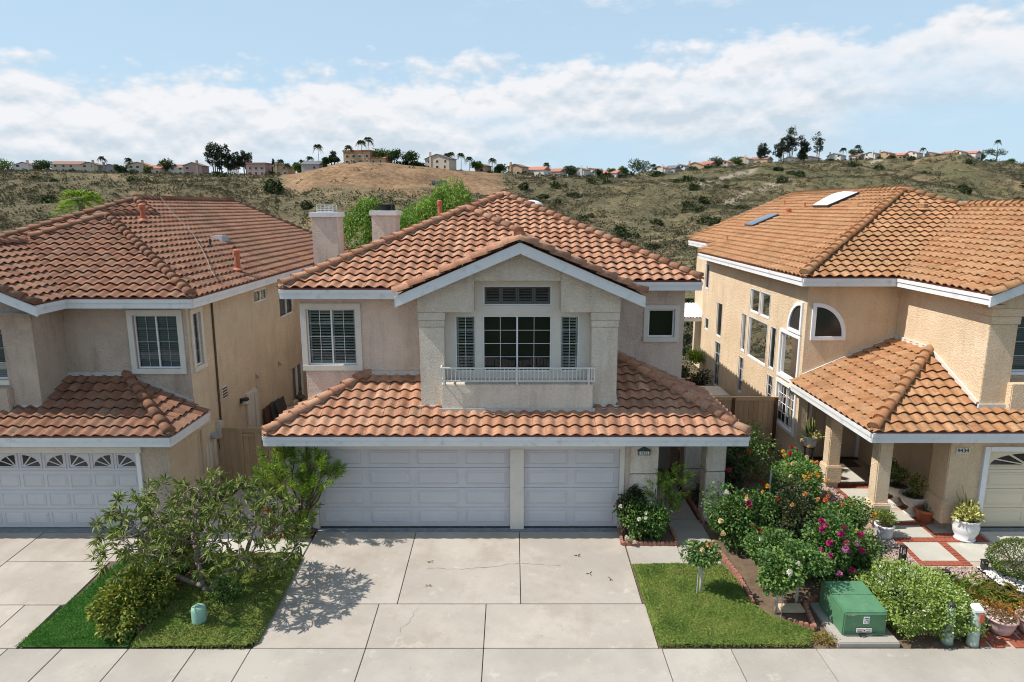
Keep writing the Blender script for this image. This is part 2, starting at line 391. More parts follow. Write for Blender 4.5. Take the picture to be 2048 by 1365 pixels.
M['mortar'] = m_plain('mortar', (0.40, 0.34, 0.28), 0.9, 0.15)
M['fence_tan'] = m_wood('fence_wood_painted_tan', (0.36, 0.245, 0.15), (0.45, 0.32, 0.205))
M['fence_cedar'] = m_wood('fence_wood_cedar', (0.38, 0.225, 0.125), (0.54, 0.345, 0.205))
M['post_dark'] = m_wood('fence_post_dark', (0.085, 0.035, 0.02), (0.13, 0.055, 0.03))
M['pot_white'] = m_plain('pot_white_glaze', (0.66, 0.66, 0.68), 0.35, 0.06, spec=0.5)
M['pot_stone'] = m_plain('urn_stone', (0.50, 0.46, 0.40), 0.8, 0.12, 8, 0.3)
M['pot_pink'] = m_plain('pot_pink_plastic', (0.52, 0.36, 0.35), 0.45, 0.06)
M['pot_terra'] = m_plain('pot_terracotta', (0.42, 0.13, 0.065), 0.7, 0.1)
M['chrome'] = m_plain('door_paint', (0.46, 0.38, 0.29), 0.5, 0.06)
M['mint'] = m_plain('plastic_mint_green', (0.25, 0.42, 0.33), 0.5, 0.14, 5)
M['mint_pale'] = m_plain('plastic_faded_mint', (0.38, 0.47, 0.39), 0.55, 0.12, 6, grime=(0.4, (0.25, 0.27, 0.2)))
M['orange_label'] = m_plain('label_orange', (0.62, 0.12, 0.06), 0.6, 0.1)
M['ink'] = m_plain('ink_black', (0.02, 0.02, 0.022), 0.6, 0.05)
M['ink_blue'] = m_plain('ink_blue', (0.10, 0.14, 0.30), 0.6, 0.05)
M['ink_yellow'] = m_plain('ink_yellow', (0.62, 0.50, 0.18), 0.6, 0.05)
M['sticker'] = m_plain('sticker_white', (0.70, 0.69, 0.64), 0.5, 0.05)
M['plaque_green'] = m_plain('plaque_dark_green', (0.03, 0.055, 0.05), 0.5, 0.1)
M['bark_grey'] = m_plain('bark_grey', (0.20, 0.165, 0.135), 0.85, 0.3, 14, 0.5, 40)
M['bark_brown'] = m_plain('bark_brown', (0.11, 0.075, 0.05), 0.9, 0.3, 14, 0.5, 40)
M['bark_pale'] = m_plain('trunk_whitewash', (0.46, 0.43, 0.39), 0.85, 0.2, 18, 0.5, 40, grime=(0.6, (0.2, 0.16, 0.12)))
M['stake'] = m_plain('stake_metal', (0.42, 0.43, 0.42), 0.5, 0.1)
M['leaf_plum'] = m_leaf('leaf_frangipani', [(0.06, 0.095, 0.02), (0.11, 0.16, 0.034), (0.18, 0.235, 0.052), (0.29, 0.29, 0.09)], 0.2)
M['leaf_podo'] = m_leaf('leaf_fern_pine', [(0.09, 0.165, 0.022), (0.165, 0.28, 0.038), (0.25, 0.38, 0.05), (0.38, 0.50, 0.08)], 0.3)
M['leaf_podo_dark'] = m_leaf('leaf_fern_pine_dark', [(0.025, 0.05, 0.014), (0.045, 0.09, 0.02), (0.08, 0.14, 0.03)], 0.25)
M['leaf_rose'] = m_leaf('leaf_rose', [(0.035, 0.085, 0.025), (0.06, 0.14, 0.036), (0.095, 0.19, 0.046), (0.15, 0.245, 0.06), (0.22, 0.30, 0.075)], 0.25)
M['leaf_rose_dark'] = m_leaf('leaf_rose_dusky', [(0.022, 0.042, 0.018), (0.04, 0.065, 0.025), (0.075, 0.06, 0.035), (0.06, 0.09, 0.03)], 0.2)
M['leaf_hedge_y'] = m_leaf('leaf_hedge_yellow_green', [(0.05, 0.10, 0.022), (0.09, 0.155, 0.03), (0.145, 0.215, 0.042), (0.23, 0.285, 0.06), (0.42, 0.36, 0.06)], 0.25)
M['leaf_hedge_v'] = m_leaf('leaf_hedge_variegated', [(0.11, 0.19, 0.035), (0.20, 0.30, 0.055), (0.29, 0.38, 0.085), (0.38, 0.46, 0.15), (0.58, 0.60, 0.42)], 0.28)
M['leaf_ball'] = m_leaf('leaf_clipped_ball', [(0.045, 0.08, 0.02), (0.09, 0.145, 0.03), (0.15, 0.215, 0.045), (0.22, 0.19, 0.08)], 0.2)
M['leaf_pepper'] = m_leaf('leaf_pepper_tree', [(0.085, 0.16, 0.026), (0.14, 0.25, 0.038), (0.205, 0.335, 0.055), (0.28, 0.41, 0.075)], 0.3)
M['leaf_yellow'] = m_leaf('leaf_pale_yellow', [(0.50, 0.47, 0.13), (0.60, 0.57, 0.22), (0.66, 0.63, 0.34), (0.40, 0.42, 0.10)], 0.3)
M['leaf_sans'] = m_leaf('leaf_snake_plant', [(0.05, 0.08, 0.03), (0.09, 0.12, 0.05), (0.30, 0.30, 0.10)], 0.1)
M['leaf_orange'] = m_leaf('leaf_orange_succulent', [(0.35, 0.10, 0.03), (0.45, 0.18, 0.04), (0.30, 0.20, 0.05), (0.20, 0.16, 0.04)], 0.25)
M['leaf_strap'] = m_leaf('leaf_strap_lily', [(0.11, 0.16, 0.03), (0.19, 0.22, 0.045), (0.30, 0.24, 0.06), (0.38, 0.20, 0.06)], 0.3)
M['leaf_far'] = m_leaf('leaf_far_tree', [(0.035, 0.062, 0.026), (0.055, 0.092, 0.034), (0.08, 0.125, 0.042)], 0.2, 0.7, 0.2)
M['leaf_far_b'] = m_leaf('leaf_far_tree_bright', [(0.055, 0.10, 0.022), (0.085, 0.145, 0.03), (0.12, 0.19, 0.045)], 0.2, 0.7, 0.2)
M['leaf_euc'] = m_leaf('leaf_eucalyptus', [(0.028, 0.042, 0.024), (0.045, 0.06, 0.035), (0.065, 0.08, 0.045)], 0.12, 0.7, 0.2)
M['leaf_scrub'] = m_leaf('leaf_chaparral', [(0.045, 0.047, 0.026), (0.08, 0.077, 0.045), (0.125, 0.108, 0.068), (0.17, 0.138, 0.10), (0.085, 0.095, 0.04)], 0.1, 0.8, 0.15)
M['leaf_scrub_d'] = m_leaf('leaf_chaparral_dark', [(0.022, 0.038, 0.014), (0.035, 0.055, 0.02), (0.055, 0.08, 0.028)], 0.1, 0.8, 0.15)
M['turf'] = m_leaf('turf_blade', [(0.03, 0.125, 0.014), (0.05, 0.185, 0.022), (0.085, 0.25, 0.032), (0.12, 0.28, 0.05)], 0.2)
M['moss'] = m_leaf('moss_leaf', [(0.075, 0.135, 0.026), (0.125, 0.20, 0.038), (0.185, 0.265, 0.052), (0.27, 0.32, 0.075), (0.24, 0.20, 0.07)], 0.2, 0.7)
M['turf_base'] = m_plain('turf_backing', (0.03, 0.085, 0.012), 0.9, 0.3, 20)
M['moss_base'] = m_plain('moss_mat', (0.115, 0.15, 0.03), 0.95, 0.35, 9, 0.8, 40, grime=(0.4, (0.12, 0.09, 0.045)))
for k, c in dict(red=(0.55, 0.015, 0.03), pink=(0.58, 0.05, 0.20), magenta=(0.55, 0.02, 0.22), yellow=(0.75, 0.45, 0.05), cream=(0.75, 0.62, 0.36), white=(0.75, 0.74, 0.68), apricot=(0.70, 0.36, 0.14), orange=(0.65, 0.18, 0.05), lilac=(0.60, 0.22, 0.45)).items():
    M['bloom_' + k] = m_leaf('rose_petal_' + k, [sc_(c, 0.75), c, sc_(c, 1.2)], 0.3, 0.6, 0.2)
# ------------------------------------------------------------------ ground
def gz(y):
    """lot level: garage floor 0, falling to the pavement"""
    return 0.0 if y > 16 else (-0.25 if y < 11.55 else -0.056 * (16 - y))
_PX = [-900, -300, 0, 300, 500, 600, 640, 690, 760, 880, 1000, 1150, 1300, 1400, 1500, 1600, 1750, 1900, 1960, 2048, 2400, 3000]
_PZ = [29, 29, 28, 27.5, 26, 26.5, 28, 30.5, 30.5, 28.5, 27, 26.5, 28.5, 34, 40, 43.5, 47, 49, 45, 42, 41, 40]
_PY = [420, 420, 410, 400, 405, 395, 375, 365, 365, 375, 395, 440, 460, 500, 540, 560, 570, 580, 600, 620, 600, 600]
def crest(a):
    p = a * 1365 + 1024
    return float(np.interp(p, _PX, _PY)), float(np.interp(p, _PX, _PZ))
def sst(t):
    t = min(1, max(0, t)); return t * t * (3 - 2 * t)
def terr(x, y):
    if y < 31: return -0.06
    a = max(-1.6, min(1.6, x / y)); yc, zc = crest(a)
    if y < 96: base = -0.06 - 15 * sst((y - 31) / 65.0)
    else:
        t = (y - 96) / (yc - 96)
        if t <= 1: base = -15.06 + (zc + 15) * (0.62 * t + 0.38 * sst(t))
        else: base = zc + 0.004 * min(y - yc, 400)
    t = max(0.0, min(1.0, (y - 60) / 80)) * max(0.0, min(1.0, abs(yc - y) / 60 + (0.15 if y < yc else 0.0)))
    n = mnoise.fractal(Vector((x / 62, y / 85, 3.3)), 1.0, 2.0, 4) * 5.6 + mnoise.fractal(Vector((x / 17, y / 22, 9.1)), 1.0, 2.0, 3) * 1.7
    gul = -3.5 * math.exp(-(((x - 0.30 * y + 20) / 13.0) ** 2)) * sst((y - 90) / 60) * sst((340 - y) / 80)
    return base + n * min(t, 1.0) + gul * t
xs = np.concatenate([np.linspace(-1500, -420, 22), np.linspace(-400, 470, 226), np.linspace(490, 1500, 22)])
ys = np.concatenate([[-300, -60], np.linspace(-20, 9.7, 6), np.linspace(9.95, 30, 8), np.linspace(32, 95, 22), np.linspace(98, 620, 190), np.linspace(640, 3200, 26)])
nx, ny = len(xs), len(ys)
TV = np.zeros((ny, nx, 3)); ZN = np.zeros((ny, nx, 3), np.float32)
for j, y in enumerate(ys):
    for i, x in enumerate(xs):
        z = terr(x, y) if y > 31 else min(gz(y), 0) - (0.075 if y > 9.9 else 0.35)
        TV[j, i] = (x, y, z)
        if y > 40:
            a = x / y; yc, zc = crest(a); p = a * 1365 + 1024; t = (y - 96) / (yc - 96)
            wob = mnoise.noise(Vector((x / 14, y / 14, 1.0))) * 0.06
            lo = 0.60 + 0.10 * ((p - 760) / 250.0) ** 2 + wob
            bare = sst((t - lo) / 0.03) * sst((p - 575 - 30 * wob) / 20) * sst((1012 - p) / 20) * (1 if t < 1.25 else 0)
            pth = 0.0
            for (pa, ta, pb, tb, w) in ((1370, 0.66, 1500, 0.80, 0.022), (1440, 0.52, 1570, 0.62, 0.016), (1716, 0.90, 1750, 0.965, 0.03), (1330, 0.80, 1230, 0.84, 0.012)):
                if min(pa, pb) <= p <= max(pa, pb):
                    pth = max(pth, sst(1.6 - abs(t - (ta + (tb - ta) * (p - pa) / (pb - pa)) - wob * 0.3) / w))
            green = 0.35 + 0.45 * sst((p - 1050) / 500)
            ZN[j, i] = (bare, pth, green)
idx = np.arange(nx * ny).reshape(ny, nx)
TF = np.stack([idx[:-1, :-1], idx[:-1, 1:], idx[1:, 1:], idx[1:, :-1]], -1).reshape(-1, 4)
t = NT('dry_hillside')
at = t.n('ShaderNodeAttribute', attribute_name='zone').outputs['Color']
sp = t.n('ShaderNodeSeparateColor'); t.l(at, sp.inputs[0])
big = t.noise(0.022, 6, 0.62); mid = t.noise(0.09, 6, 0.66); fine = t.noise(0.55, 5, 0.7)
grass = t.ramp(mid, [(0.36, (0.125, 0.094, 0.052)), (0.5, (0.20, 0.148, 0.08)), (0.64, (0.285, 0.21, 0.112))])
scrub = t.ramp(fine, [(0.3, (0.055, 0.05, 0.03)), (0.55, (0.11, 0.092, 0.055)), (0.75, (0.18, 0.135, 0.085))])
gsc = t.ramp(fine, [(0.3, (0.05, 0.056, 0.024)), (0.6, (0.115, 0.112, 0.042)), (0.78, (0.20, 0.165, 0.065))])
sc2 = t.mix(sp.outputs[2], scrub, gsc)
f = t.step(t.math('ADD', t.math('MULTIPLY', big, 0.55), t.math('MULTIPLY', mid, 0.45)), 0.49, 0.58)
col = t.mix(f, sc2, grass)
pat = t.step(t.noise(0.035, 5, 0.6), 0.50, 0.60)
col = t.mix(t.math('MULTIPLY', pat, t.math('ADD', t.math('MULTIPLY', sp.outputs[2], 0.75), 0.05)), col, t.ramp(fine, [(0.35, (0.045, 0.06, 0.022)), (0.6, (0.10, 0.118, 0.045))]))
col = t.mix(0.45, col, t.ramp(t.noise(1.1, 5, 0.78), [(0.40, (0.028, 0.025, 0.015)), (0.62, (0.23, 0.18, 0.115))]))
brn = t.ramp(t.math('ADD', t.math('MULTIPLY', fine, 0.6), t.math('MULTIPLY', mid, 0.4)), [(0.40, (0.11, 0.07, 0.04)), (0.5, (0.215, 0.132, 0.074)), (0.60, (0.31, 0.205, 0.12))])
col = t.mix(sp.outputs[0], col, brn)
col = t.mix(t.math('MULTIPLY', sp.outputs[1], 0.8), col, (0.31, 0.26, 0.195))
MT_TERR = t.fin(col, 0.95, t.bump(fine, 0.8, 0.6), 0.1)
me = array_mesh('ground', TV.reshape(-1, 3), TF, MT_TERR, smooth=True)
a = me.attributes.new('zone', 'FLOAT_COLOR', 'POINT')
a.data.foreach_set('color', np.concatenate([ZN.reshape(-1, 3), np.ones((nx * ny, 1), np.float32)], 1).ravel())
tag(link('ground', me), kind='structure')

# street, kerb and far side of the street (behind the camera)
st_ = B().quad((-120, -1.5, -0.40), (120, -1.5, -0.40), (120, 9.72, -0.40), (-120, 9.72, -0.40)).build('street', M['asphalt']); tag(st_, kind='structure')
kb = B()
for k in range(-20, 20): kb.box(k * 3.0 + 0.01, k * 3.0 + 2.99, 9.72, 9.88, -0.42, -0.252)
tag(kb.build('kerb', M['concrete_walk'], bevel=0.02), kind='structure')
tag(B().quad((-120, -22, -0.2), (120, -22, -0.2), (120, -3.4, -0.255), (-120, -3.4, -0.255)).build('reflected_verge', m_plain('verge_reflection_green', (0.05, 0.075, 0.02), 0.95, 0.4, 2)), kind='structure')  # unseen dark green strip, added for what the windows reflect
tag(B().box(-120, 120, -3.4, -1.5, -0.45, -0.26).build('far_pavement', M['concrete_walk']), kind='structure')

# ------------------------------------------------------------------ slabs: every pour is its own piece with open joints
def slab_parent(name, ):
    e = bpy.data.objects.new(name, None); COL.objects.link(e); tag(e, kind='structure'); return e
def slab(par, quad, mat=None, th=0.10, gap=0.0075, lift=0.0, name='slab'):
    """quad: four plan points counter-clockwise; laid on the lot's slope"""
    c = (sum(p[0] for p in quad) / 4, sum(p[1] for p in quad) / 4); pts = []
    for i in range(4):
        p = Vector(quad[i]); pr = Vector(quad[i - 1]); nx_ = Vector(quad[(i + 1) % 4])
        d = ((pr - p).normalized() + (nx_ - p).normalized()) * gap
        q = p + d; pts.append((q.x, q.y, gz(q.y) + lift + random.uniform(-0.002, 0.002)))
    b = B().prism([(x, y, z - th) for x, y, z in pts], (0, 0, th))
    return b.build(name, mat or M['concrete'], par, bevel=0.006, loc=(c[0], c[1], gz(c[1]) + lift))
drv = slab_parent('driveway')
xs1 = [-4.92, -2.41, 0.185, 2.74]; xs2 = [-4.95, -2.79, -0.54, 2.80]
for i in range(3):
    slab(drv, [(xs1[i], 13.01), (xs1[i + 1], 13.01), (xs1[i + 1], 15.93), (xs1[i], 15.93)])
    slab(drv, [(xs2[i], 11.64), (xs2[i + 1], 11.64), (xs2[i + 1], 13.01), (xs2[i], 13.01)])
M['crack'] = m_plain('crack_dirt', (0.17, 0.14, 0.11), 0.95, 0.3, 9)
def crack(par, pts, w=0.0035):
    b = B()
    for i in range(len(pts) - 1):
        (x0, y0), (x1, y1) = pts[i], pts[i + 1]; d = Vector((x1 - x0, y1 - y0)).normalized() * w * random.uniform(.5, 1.2); z0, z1 = gz(y0) + .0045, gz(y1) + .0045
        b.quad((x0 - d.y, y0 + d.x, z0), (x0 + d.y, y0 - d.x, z0), (x1 + d.y, y1 - d.x, z1), (x1 - d.y, y1 + d.x, z1))
    b.build('crack', M['crack'], par)
def wander(a, b, n, amp):
    return [(a[0] + (b[0] - a[0]) * k / n + (random.gauss(0, amp) if 0 < k < n else 0), a[1] + (b[1] - a[1]) * k / n + (random.gauss(0, amp) if 0 < k < n else 0)) for k in range(n + 1)]
crack(drv, wander((-1.95, 14.30), (-0.9, 14.28), 9, .02)); crack(drv, wander((-0.9, 14.28), (0.16, 14.52), 9, .02)); crack(drv, wander((-1.95, 12.9), (-2.2, 12.1), 8, .03), .0025); crack(drv, wander((0.22, 14.5), (1.1, 14.42), 8, .02), .004)
B().box(-4.9, 2.75, 15.93, 16.12, -0.10, 0.012).build('apron', M['apron'], drv)
B().quad((-4.95, 11.5, -0.312), (2.82, 11.5, -0.312), (2.76, 16.1, -0.055), (-4.93, 16.1, -0.055)).build('joint_bed', M['joint'], drv)
sw = slab_parent('sidewalk')
sx = [-16.0, -14.4, -12.8, -11.2, -9.6, -8.57, -7.30, -6.02, -4.97, -2.79, -0.54, 2.86, 4.17, 5.79, 9.75, 12.4, 14.2, 16.0]
for i in range(len(sx) - 1): slab(sw, [(sx[i], 9.88), (sx[i + 1], 9.88), (sx[i + 1], 11.64), (sx[i], 11.64)], M['concrete_walk'])
B().quad((-16, 9.88, -0.315), (16, 9.88, -0.315), (16, 11.64, -0.315), (-16, 11.64, -0.315)).build('joint_bed', M['joint'], sw)
nd = slab_parent('neighbour_driveway')
for (x0, x1, y0, y1) in ((-14.3, -11.75, 12.97, 15.9), (-11.75, -9.2, 14.6, 15.9), (-14.4, -10.2, 11.64, 12.97), (-11.75, -9.35, 12.97, 14.6), (-10.2, -9.45, 11.64, 12.97), (-17, -14.3, 12.97, 15.9), (-17, -14.4, 11.64, 12.97)):
    slab(nd, [(x0, y0), (x1, y0), (x1, y1), (x0, y1)])
B().box(-14.0, -9.3, 15.9, 16.1, -0.1, 0.010).build('apron', M['apron'], nd)
B().quad((-17, 11.5, -0.32), (-9.2, 11.5, -0.32), (-9.2, 16.1, -0.06), (-17, 16.1, -0.06)).build('joint_bed', M['joint'], nd)
sp_ = slab_parent('side_path')
for (x0, x1, y0, y1) in ((-9.2, -8.4, 14.85, 15.95), (-7.2, -6.2, 14.85, 16.6), (-6.2, -4.94, 14.85, 15.62), (-8.4, -7.2, 14.85, 16.6), (-7.9, -6.2, 16.6, 18.6)):
    slab(sp_, [(x0, y0), (x1, y0), (x1, y1), (x0, y1)], M['concrete_pale'])
fp = slab_parent('front_path')
for q in (((2.76, 14.45), (3.98, 14.45), (4.0, 15.32), (2.76, 15.32)), ((3.98, 14.45), (4.85, 14.45), (4.9, 15.32), (4.0, 15.32)), ((4.0, 15.32), (4.9, 15.32), (4.9, 16.6), (4.0, 16.6)), ((3.7, 16.6), (4.85, 16.6), (4.85, 17.9), (3.7, 17.9)), ((3.7, 17.9), (4.8, 17.9), (4.8, 20.2), (3.7, 20.2))):
    slab(fp, list(q), M['concrete_walk'])
# soil under the planted parts
so_ = B()
for x0, x1, y0, y1, d in ((-9.4, -4.9, 11.65, 15.0, 0.03), (2.72, 9.75, 11.65, 15.45, 0.03), (4.88, 9.4, 15.45, 23, 0.02), (2.72, 4.02, 15.3, 16.2, -0.03), (-6.2, -4.93, 15.6, 16.15, -0.03)):
    n = 8
    for k in range(n):
        ya = y0 + (y1 - y0) * k / n; yb = y0 + (y1 - y0) * (k + 1) / n
        so_.quad((x0, ya, gz(ya) - d), (x1, ya, gz(ya) - d), (x1, yb, gz(yb) - d), (x0, yb, gz(yb) - d))
tag(so_.build('garden_soil', M['soil']), kind='structure')

# right-hand front walk: cement squares framed by brick bands, each brick a piece
rw = slab_parent('brick_walk')
SQ = [((9.55, 14.62), (10.42, 14.62), (10.42, 15.45), (9.55, 15.45)), ((10.62, 14.6), (11.55, 14.6), (11.55, 15.4), (10.62, 15.4)),
      ((9.5, 15.66), (10.46, 15.66), (10.46, 16.28), (9.5, 16.28)), ((9.95, 16.48), (10.5, 16.48), (10.5, 17.15), (9.95, 17.15)),
      ((9.5, 17.3), (10.45, 17.3), (10.45, 18.62), (9.5, 18.62)), ((9.5, 19.0), (10.6, 19.0), (10.6, 20.2), (9.5, 20.2)), ((9.5, 20.2), (10.9, 20.2), (10.9, 21.1), (9.5, 21.1))]
for q in SQ: slab(rw, list(q), M['concrete_pale'], gap=0.006)
B().add([(9.38, 14.38, gz(14.38) - 0.012), (11.75, 14.38, gz(14.38) - 0.012), (11.75, 16.0, -0.012), (9.38, 16.0, -0.012)], [(0, 1, 2, 3)]).add([(9.35, 16.0, -0.012), (11.3, 16.0, -0.012), (11.3, 21.1, -0.012), (9.35, 21.1, -0.012)], [(0, 1, 2, 3)]).build('mortar_bed', M['mortar'], rw)
BRK = {}
def brick(par, x, y, lx, ly, th=0.05):
    key = (round(lx, 3), round(ly, 3))
    if key not in BRK: BRK[key] = B().box(-lx / 2, lx / 2, -ly / 2, ly / 2, -th, 0.0).mesh('brick', M['brick'], bevel=0.006)
    o = link('brick', BRK[key], par, (x, y, gz(y) + 0.006 + random.uniform(-0.003, 0.003)))
    o.rotation_euler = (math.atan(0.056) if y < 16 else 0, 0, random.uniform(-0.012, 0.012)); return o
def brick_band(par, x0, x1, y0, y1):
    """one course of bricks across the narrow side"""
    if x1 - x0 > y1 - y0:
        n = max(1, round((x1 - x0) / 0.105)); w = (x1 - x0) / n
        for k in range(n): brick(par, x0 + w * (k + 0.5), (y0 + y1) / 2, w - 0.012, y1 - y0 - 0.01)
    else:
        n = max(1, round((y1 - y0) / 0.105)); w = (y1 - y0) / n
        for k in range(n): brick(par, (x0 + x1) / 2, y0 + w * (k + 0.5), x1 - x0 - 0.01, w - 0.012)
brick_band(rw, 9.42, 11.7, 15.45, 15.65); brick_band(rw, 10.42, 10.62, 14.42, 15.45); brick_band(rw, 9.40, 10.42, 14.42, 14.62)
brick_band(rw, 10.46, 11.7, 15.66, 15.86); brick_band(rw, 9.42, 10.5, 16.28, 16.48); brick_band(rw, 9.5, 10.6, 18.64, 18.98); brick_band(rw, 9.42, 9.55, 14.62, 15.45)
brick_band(rw, 10.5, 10.7, 16.3, 18.6); brick_band(rw, 10.46, 10.6, 15.9, 16.3); brick_band(rw, 9.36, 9.5, 16.5, 18.6); brick_band(rw, 9.5, 9.95, 16.5, 17.25)
bp2 = slab_parent('brick_patch')
B().quad((8.95, 11.65, -0.262), (11.5, 11.65, -0.262), (11.5, 12.75, -0.200), (8.95, 12.75, -0.200)).build('mortar_bed', M['mortar'], bp2)
for j in range(5):
    for k in range(12):
        x = 9.05 + 0.205 * k + (0.1 if j % 2 else 0); y = 11.76 + j * 0.205
        brick(bp2, x, y, 0.095, 0.195) if (k + j) % 2 else brick(bp2, x, y, 0.19, 0.095)
        if (k + j) % 2: brick(bp2, x + 0.1, y, 0.095, 0.195)
        else: brick(bp2, x, y + 0.1, 0.19, 0.095)
ndr = slab_parent('cream_driveway')
for q in (((11.7, 13.6), (14.2, 13.6), (14.2, 15.95), (11.75, 15.95)), ((14.2, 13.6), (16.8, 13.6), (16.8, 15.95), (14.2, 15.95)), ((11.5, 11.64), (16.8, 11.64), (16.8, 13.6), (11.7, 13.6))):
    slab(ndr, list(q), M['concrete_pale'])
B().box(11.8, 16.6, 15.95, 16.12, -0.1, 0.01).build('apron', M['apron'], ndr)
# ------------------------------------------------------------------ roof tiles
TW, TC, TH_ = 0.305, 0.335, 0.068
def tprof(f): return TH_ * (0.5 + 0.5 * math.cos(2 * PI * (f - 0.36))) ** 0.85
NP_ = 9
def tile_polys():
    """one S tile: x 0..TW, y 0..TC along the slope, z up; returns polygons (list of points)"""
    xs_ = [TW * k / (NP_ - 1) for k in range(NP_)]; fr = 0.057; bk = 0.004; P = []
    top0 = [(x, 0.0, tprof(x / TW) + fr) for x in xs_]; top1 = [(x, TC + 0.02, tprof(x / TW) + bk) for x in xs_]
    lo0 = [(x, 0.004, tprof(x / TW) + fr - 0.024) for x in xs_]
    for k in range(NP_ - 1):
        P.append([top0[k], top0[k + 1], top1[k + 1], top1[k]])
        P.append([lo0[k], lo0[k + 1], top0[k + 1], top0[k]])
    return P
TP = tile_polys()
def tile_mesh(mat):
    b = B()
    for p in TP: b.add(p, [(0, 1, 2, 3)])
    me = bpy.data.meshes.new('roof_tile'); me.from_pydata(b.v, [], b.f); me.materials.append(mat)
    bm = bmesh.new(); bm.from_mesh(me); bmesh.ops.remove_doubles(bm, verts=bm.verts, dist=1e-5); bm.to_mesh(me); bm.free()
    me.polygons.foreach_set('use_smooth', [True] * len(me.polygons))
    bm = bmesh.new(); bm.from_mesh(me)
    for e in bm.edges:
        if len(e.link_faces) == 2 and e.calc_face_angle(0) > 0.7: e.smooth = False
    bm.to_mesh(me); bm.free(); return me
def clip_poly(poly, edges):
    """poly: points (u,v,z); edges: (a,b,c) keep a*u+b*v+c>=0"""
    for a, b, c in edges:
        if not poly: return poly
        out = []
        for i in range(len(poly)):
            p, q = poly[i], poly[(i + 1) % len(poly)]
            dp = a * p[0] + b * p[1] + c; dq = a * q[0] + b * q[1] + c
            if dp >= 0: out.append(p)
            if (dp >= 0) != (dq >= 0):
                t_ = dp / (dp - dq); out.append(tuple(p[k] + (q[k] - p[k]) * t_ for k in range(3)))
        poly = out
    return poly
class Roof:
    """collects faces of one house's roofs; full tiles become objects (nearest first), the rest one joined part"""
    def __init__(s, house, mat, tilemesh): s.h = house; s.mat = mat; s.tm = tilemesh; s.full = []; s.loose = []
    def face(s, parent, eave, down, slope, polys, offs=(0, 0), deck=True, tiles=True, back=False):
        """eave: a 3D point on the eave line; down: plan unit vector pointing down the slope; polys: convex plan polygons"""
        dn = Vector((down[0], down[1], 0)); L = math.sqrt(1 + slope * slope)
        v = Vector((-down[0], -down[1], slope)) / L; u = v.cross(Vector((0, 0, 1))).normalized(); n = u.cross(v)
        if n.z < 0: u = -u; n = -n
        O = Vector(eave)
        def to3(p): return Vector((p[0], p[1], O.z - slope * ((p[0] - O.x) * down[0] + (p[1] - O.y) * down[1])))
        R = Matrix((u, v, n)).transposed()
        for poly in polys:
            P3 = [to3(p) for p in poly]
            if deck:
                b = B().prism([p - n * 0.05 for p in P3], n * 0.05); b.build('roof_deck', M['deck'], parent)
            if not tiles: continue
            P2 = [((p - O).dot(u), (p - O).dot(v)) for p in P3]
            ar = sum(P2[i][0] * P2[(i + 1) % len(P2)][1] - P2[(i + 1) % len(P2)][0] * P2[i][1] for i in range(len(P2)))
            if ar < 0: P2 = P2[::-1]
            ed = []
            for i in range(len(P2)):
                (x0, y0), (x1, y1) = P2[i], P2[(i + 1) % len(P2)]
                l_ = math.hypot(x1 - x0, y1 - y0)
                if l_ < 1e-6: continue
                a_, b_ = -(y1 - y0) / l_, (x1 - x0) / l_
                slack = 0.05 if (abs(b_) > 0.999 and y0 < 0.02) else 0.0
                ed.append((a_, b_, -(a_ * x0 + b_ * y0) + slack))
            u0 = min(p[0] for p in P2); u1 = max(p[0] for p in P2); v1 = max(p[1] for p in P2)
            for j in range(int(v1 / TC) + 2):
                vv = -0.045 + j * TC
                for i in range(math.floor((u0 - offs[0]) / TW) - 1, math.ceil((u1 - offs[0]) / TW) + 1):
                    uu = offs[0] + i * TW
                    cs = [(uu, vv), (uu + TW, vv), (uu + TW, vv + TC), (uu, vv + TC)]
                    ins = [[a_ * x + b_ * y + c_ >= -1e-4 for x, y in cs] for a_, b_, c_ in ed]
                    if any(not any(r) for r in ins): continue
                    org = O + u * uu + v * vv
                    if all(all(r) for r in ins):
                        s.full.append((org, R, back, parent))
                    else:
                        for p in TP:
                            q = clip_poly([(x + uu, y + vv, z) for x, y, z in p], ed)
                            if len(q) >= 3: s.loose.append(([O + u * a2 + v * b2 + n * c2 for a2, b2, c2 in q], hash((i, j)) % 997 / 997.0))
    def finish(s, limit=300):
        eye = Vector((0, 0, CAM_H))
        s.full.sort(key=lambda t_: (t_[2], (t_[0] - eye).length))
        for k, (org, R, back, par) in enumerate(s.full):
            jr = Euler((random.gauss(0, 0.009), random.gauss(0, 0.016), random.gauss(0, 0.010))).to_matrix()
            if k < limit:
                o = bpy.data.objects.new('roof_tile', s.tm); COL.objects.link(o); o.parent = par
                o.matrix_basis = Matrix.Translation(org - wloc(par)) @ (R @ jr).to_4x4()
            else:
                rr = random.random(); A = R @ jr
                for p in TP: s.loose.append(([org + A @ Vector(q) for q in p], rr))
        if s.loose:
            V = []; F = []; rnd = []
            off = wloc(s.h)
            for poly, rr in s.loose:
                o0 = len(V); V += [tuple(q - off) for q in poly]; F.append(tuple(range(o0, o0 + len(poly)))); rnd.append(rr)
            me = bpy.data.meshes.new('roof_tiles'); me.from_pydata(V, [], F); me.materials.append(s.mat)
            a_ = me.attributes.new('rnd', 'FLOAT', 'FACE'); a_.data.foreach_set('value', rnd)
            o = link('roof_tiling', me, s.h); tag(o, kind='stuff')
CAPM = {}
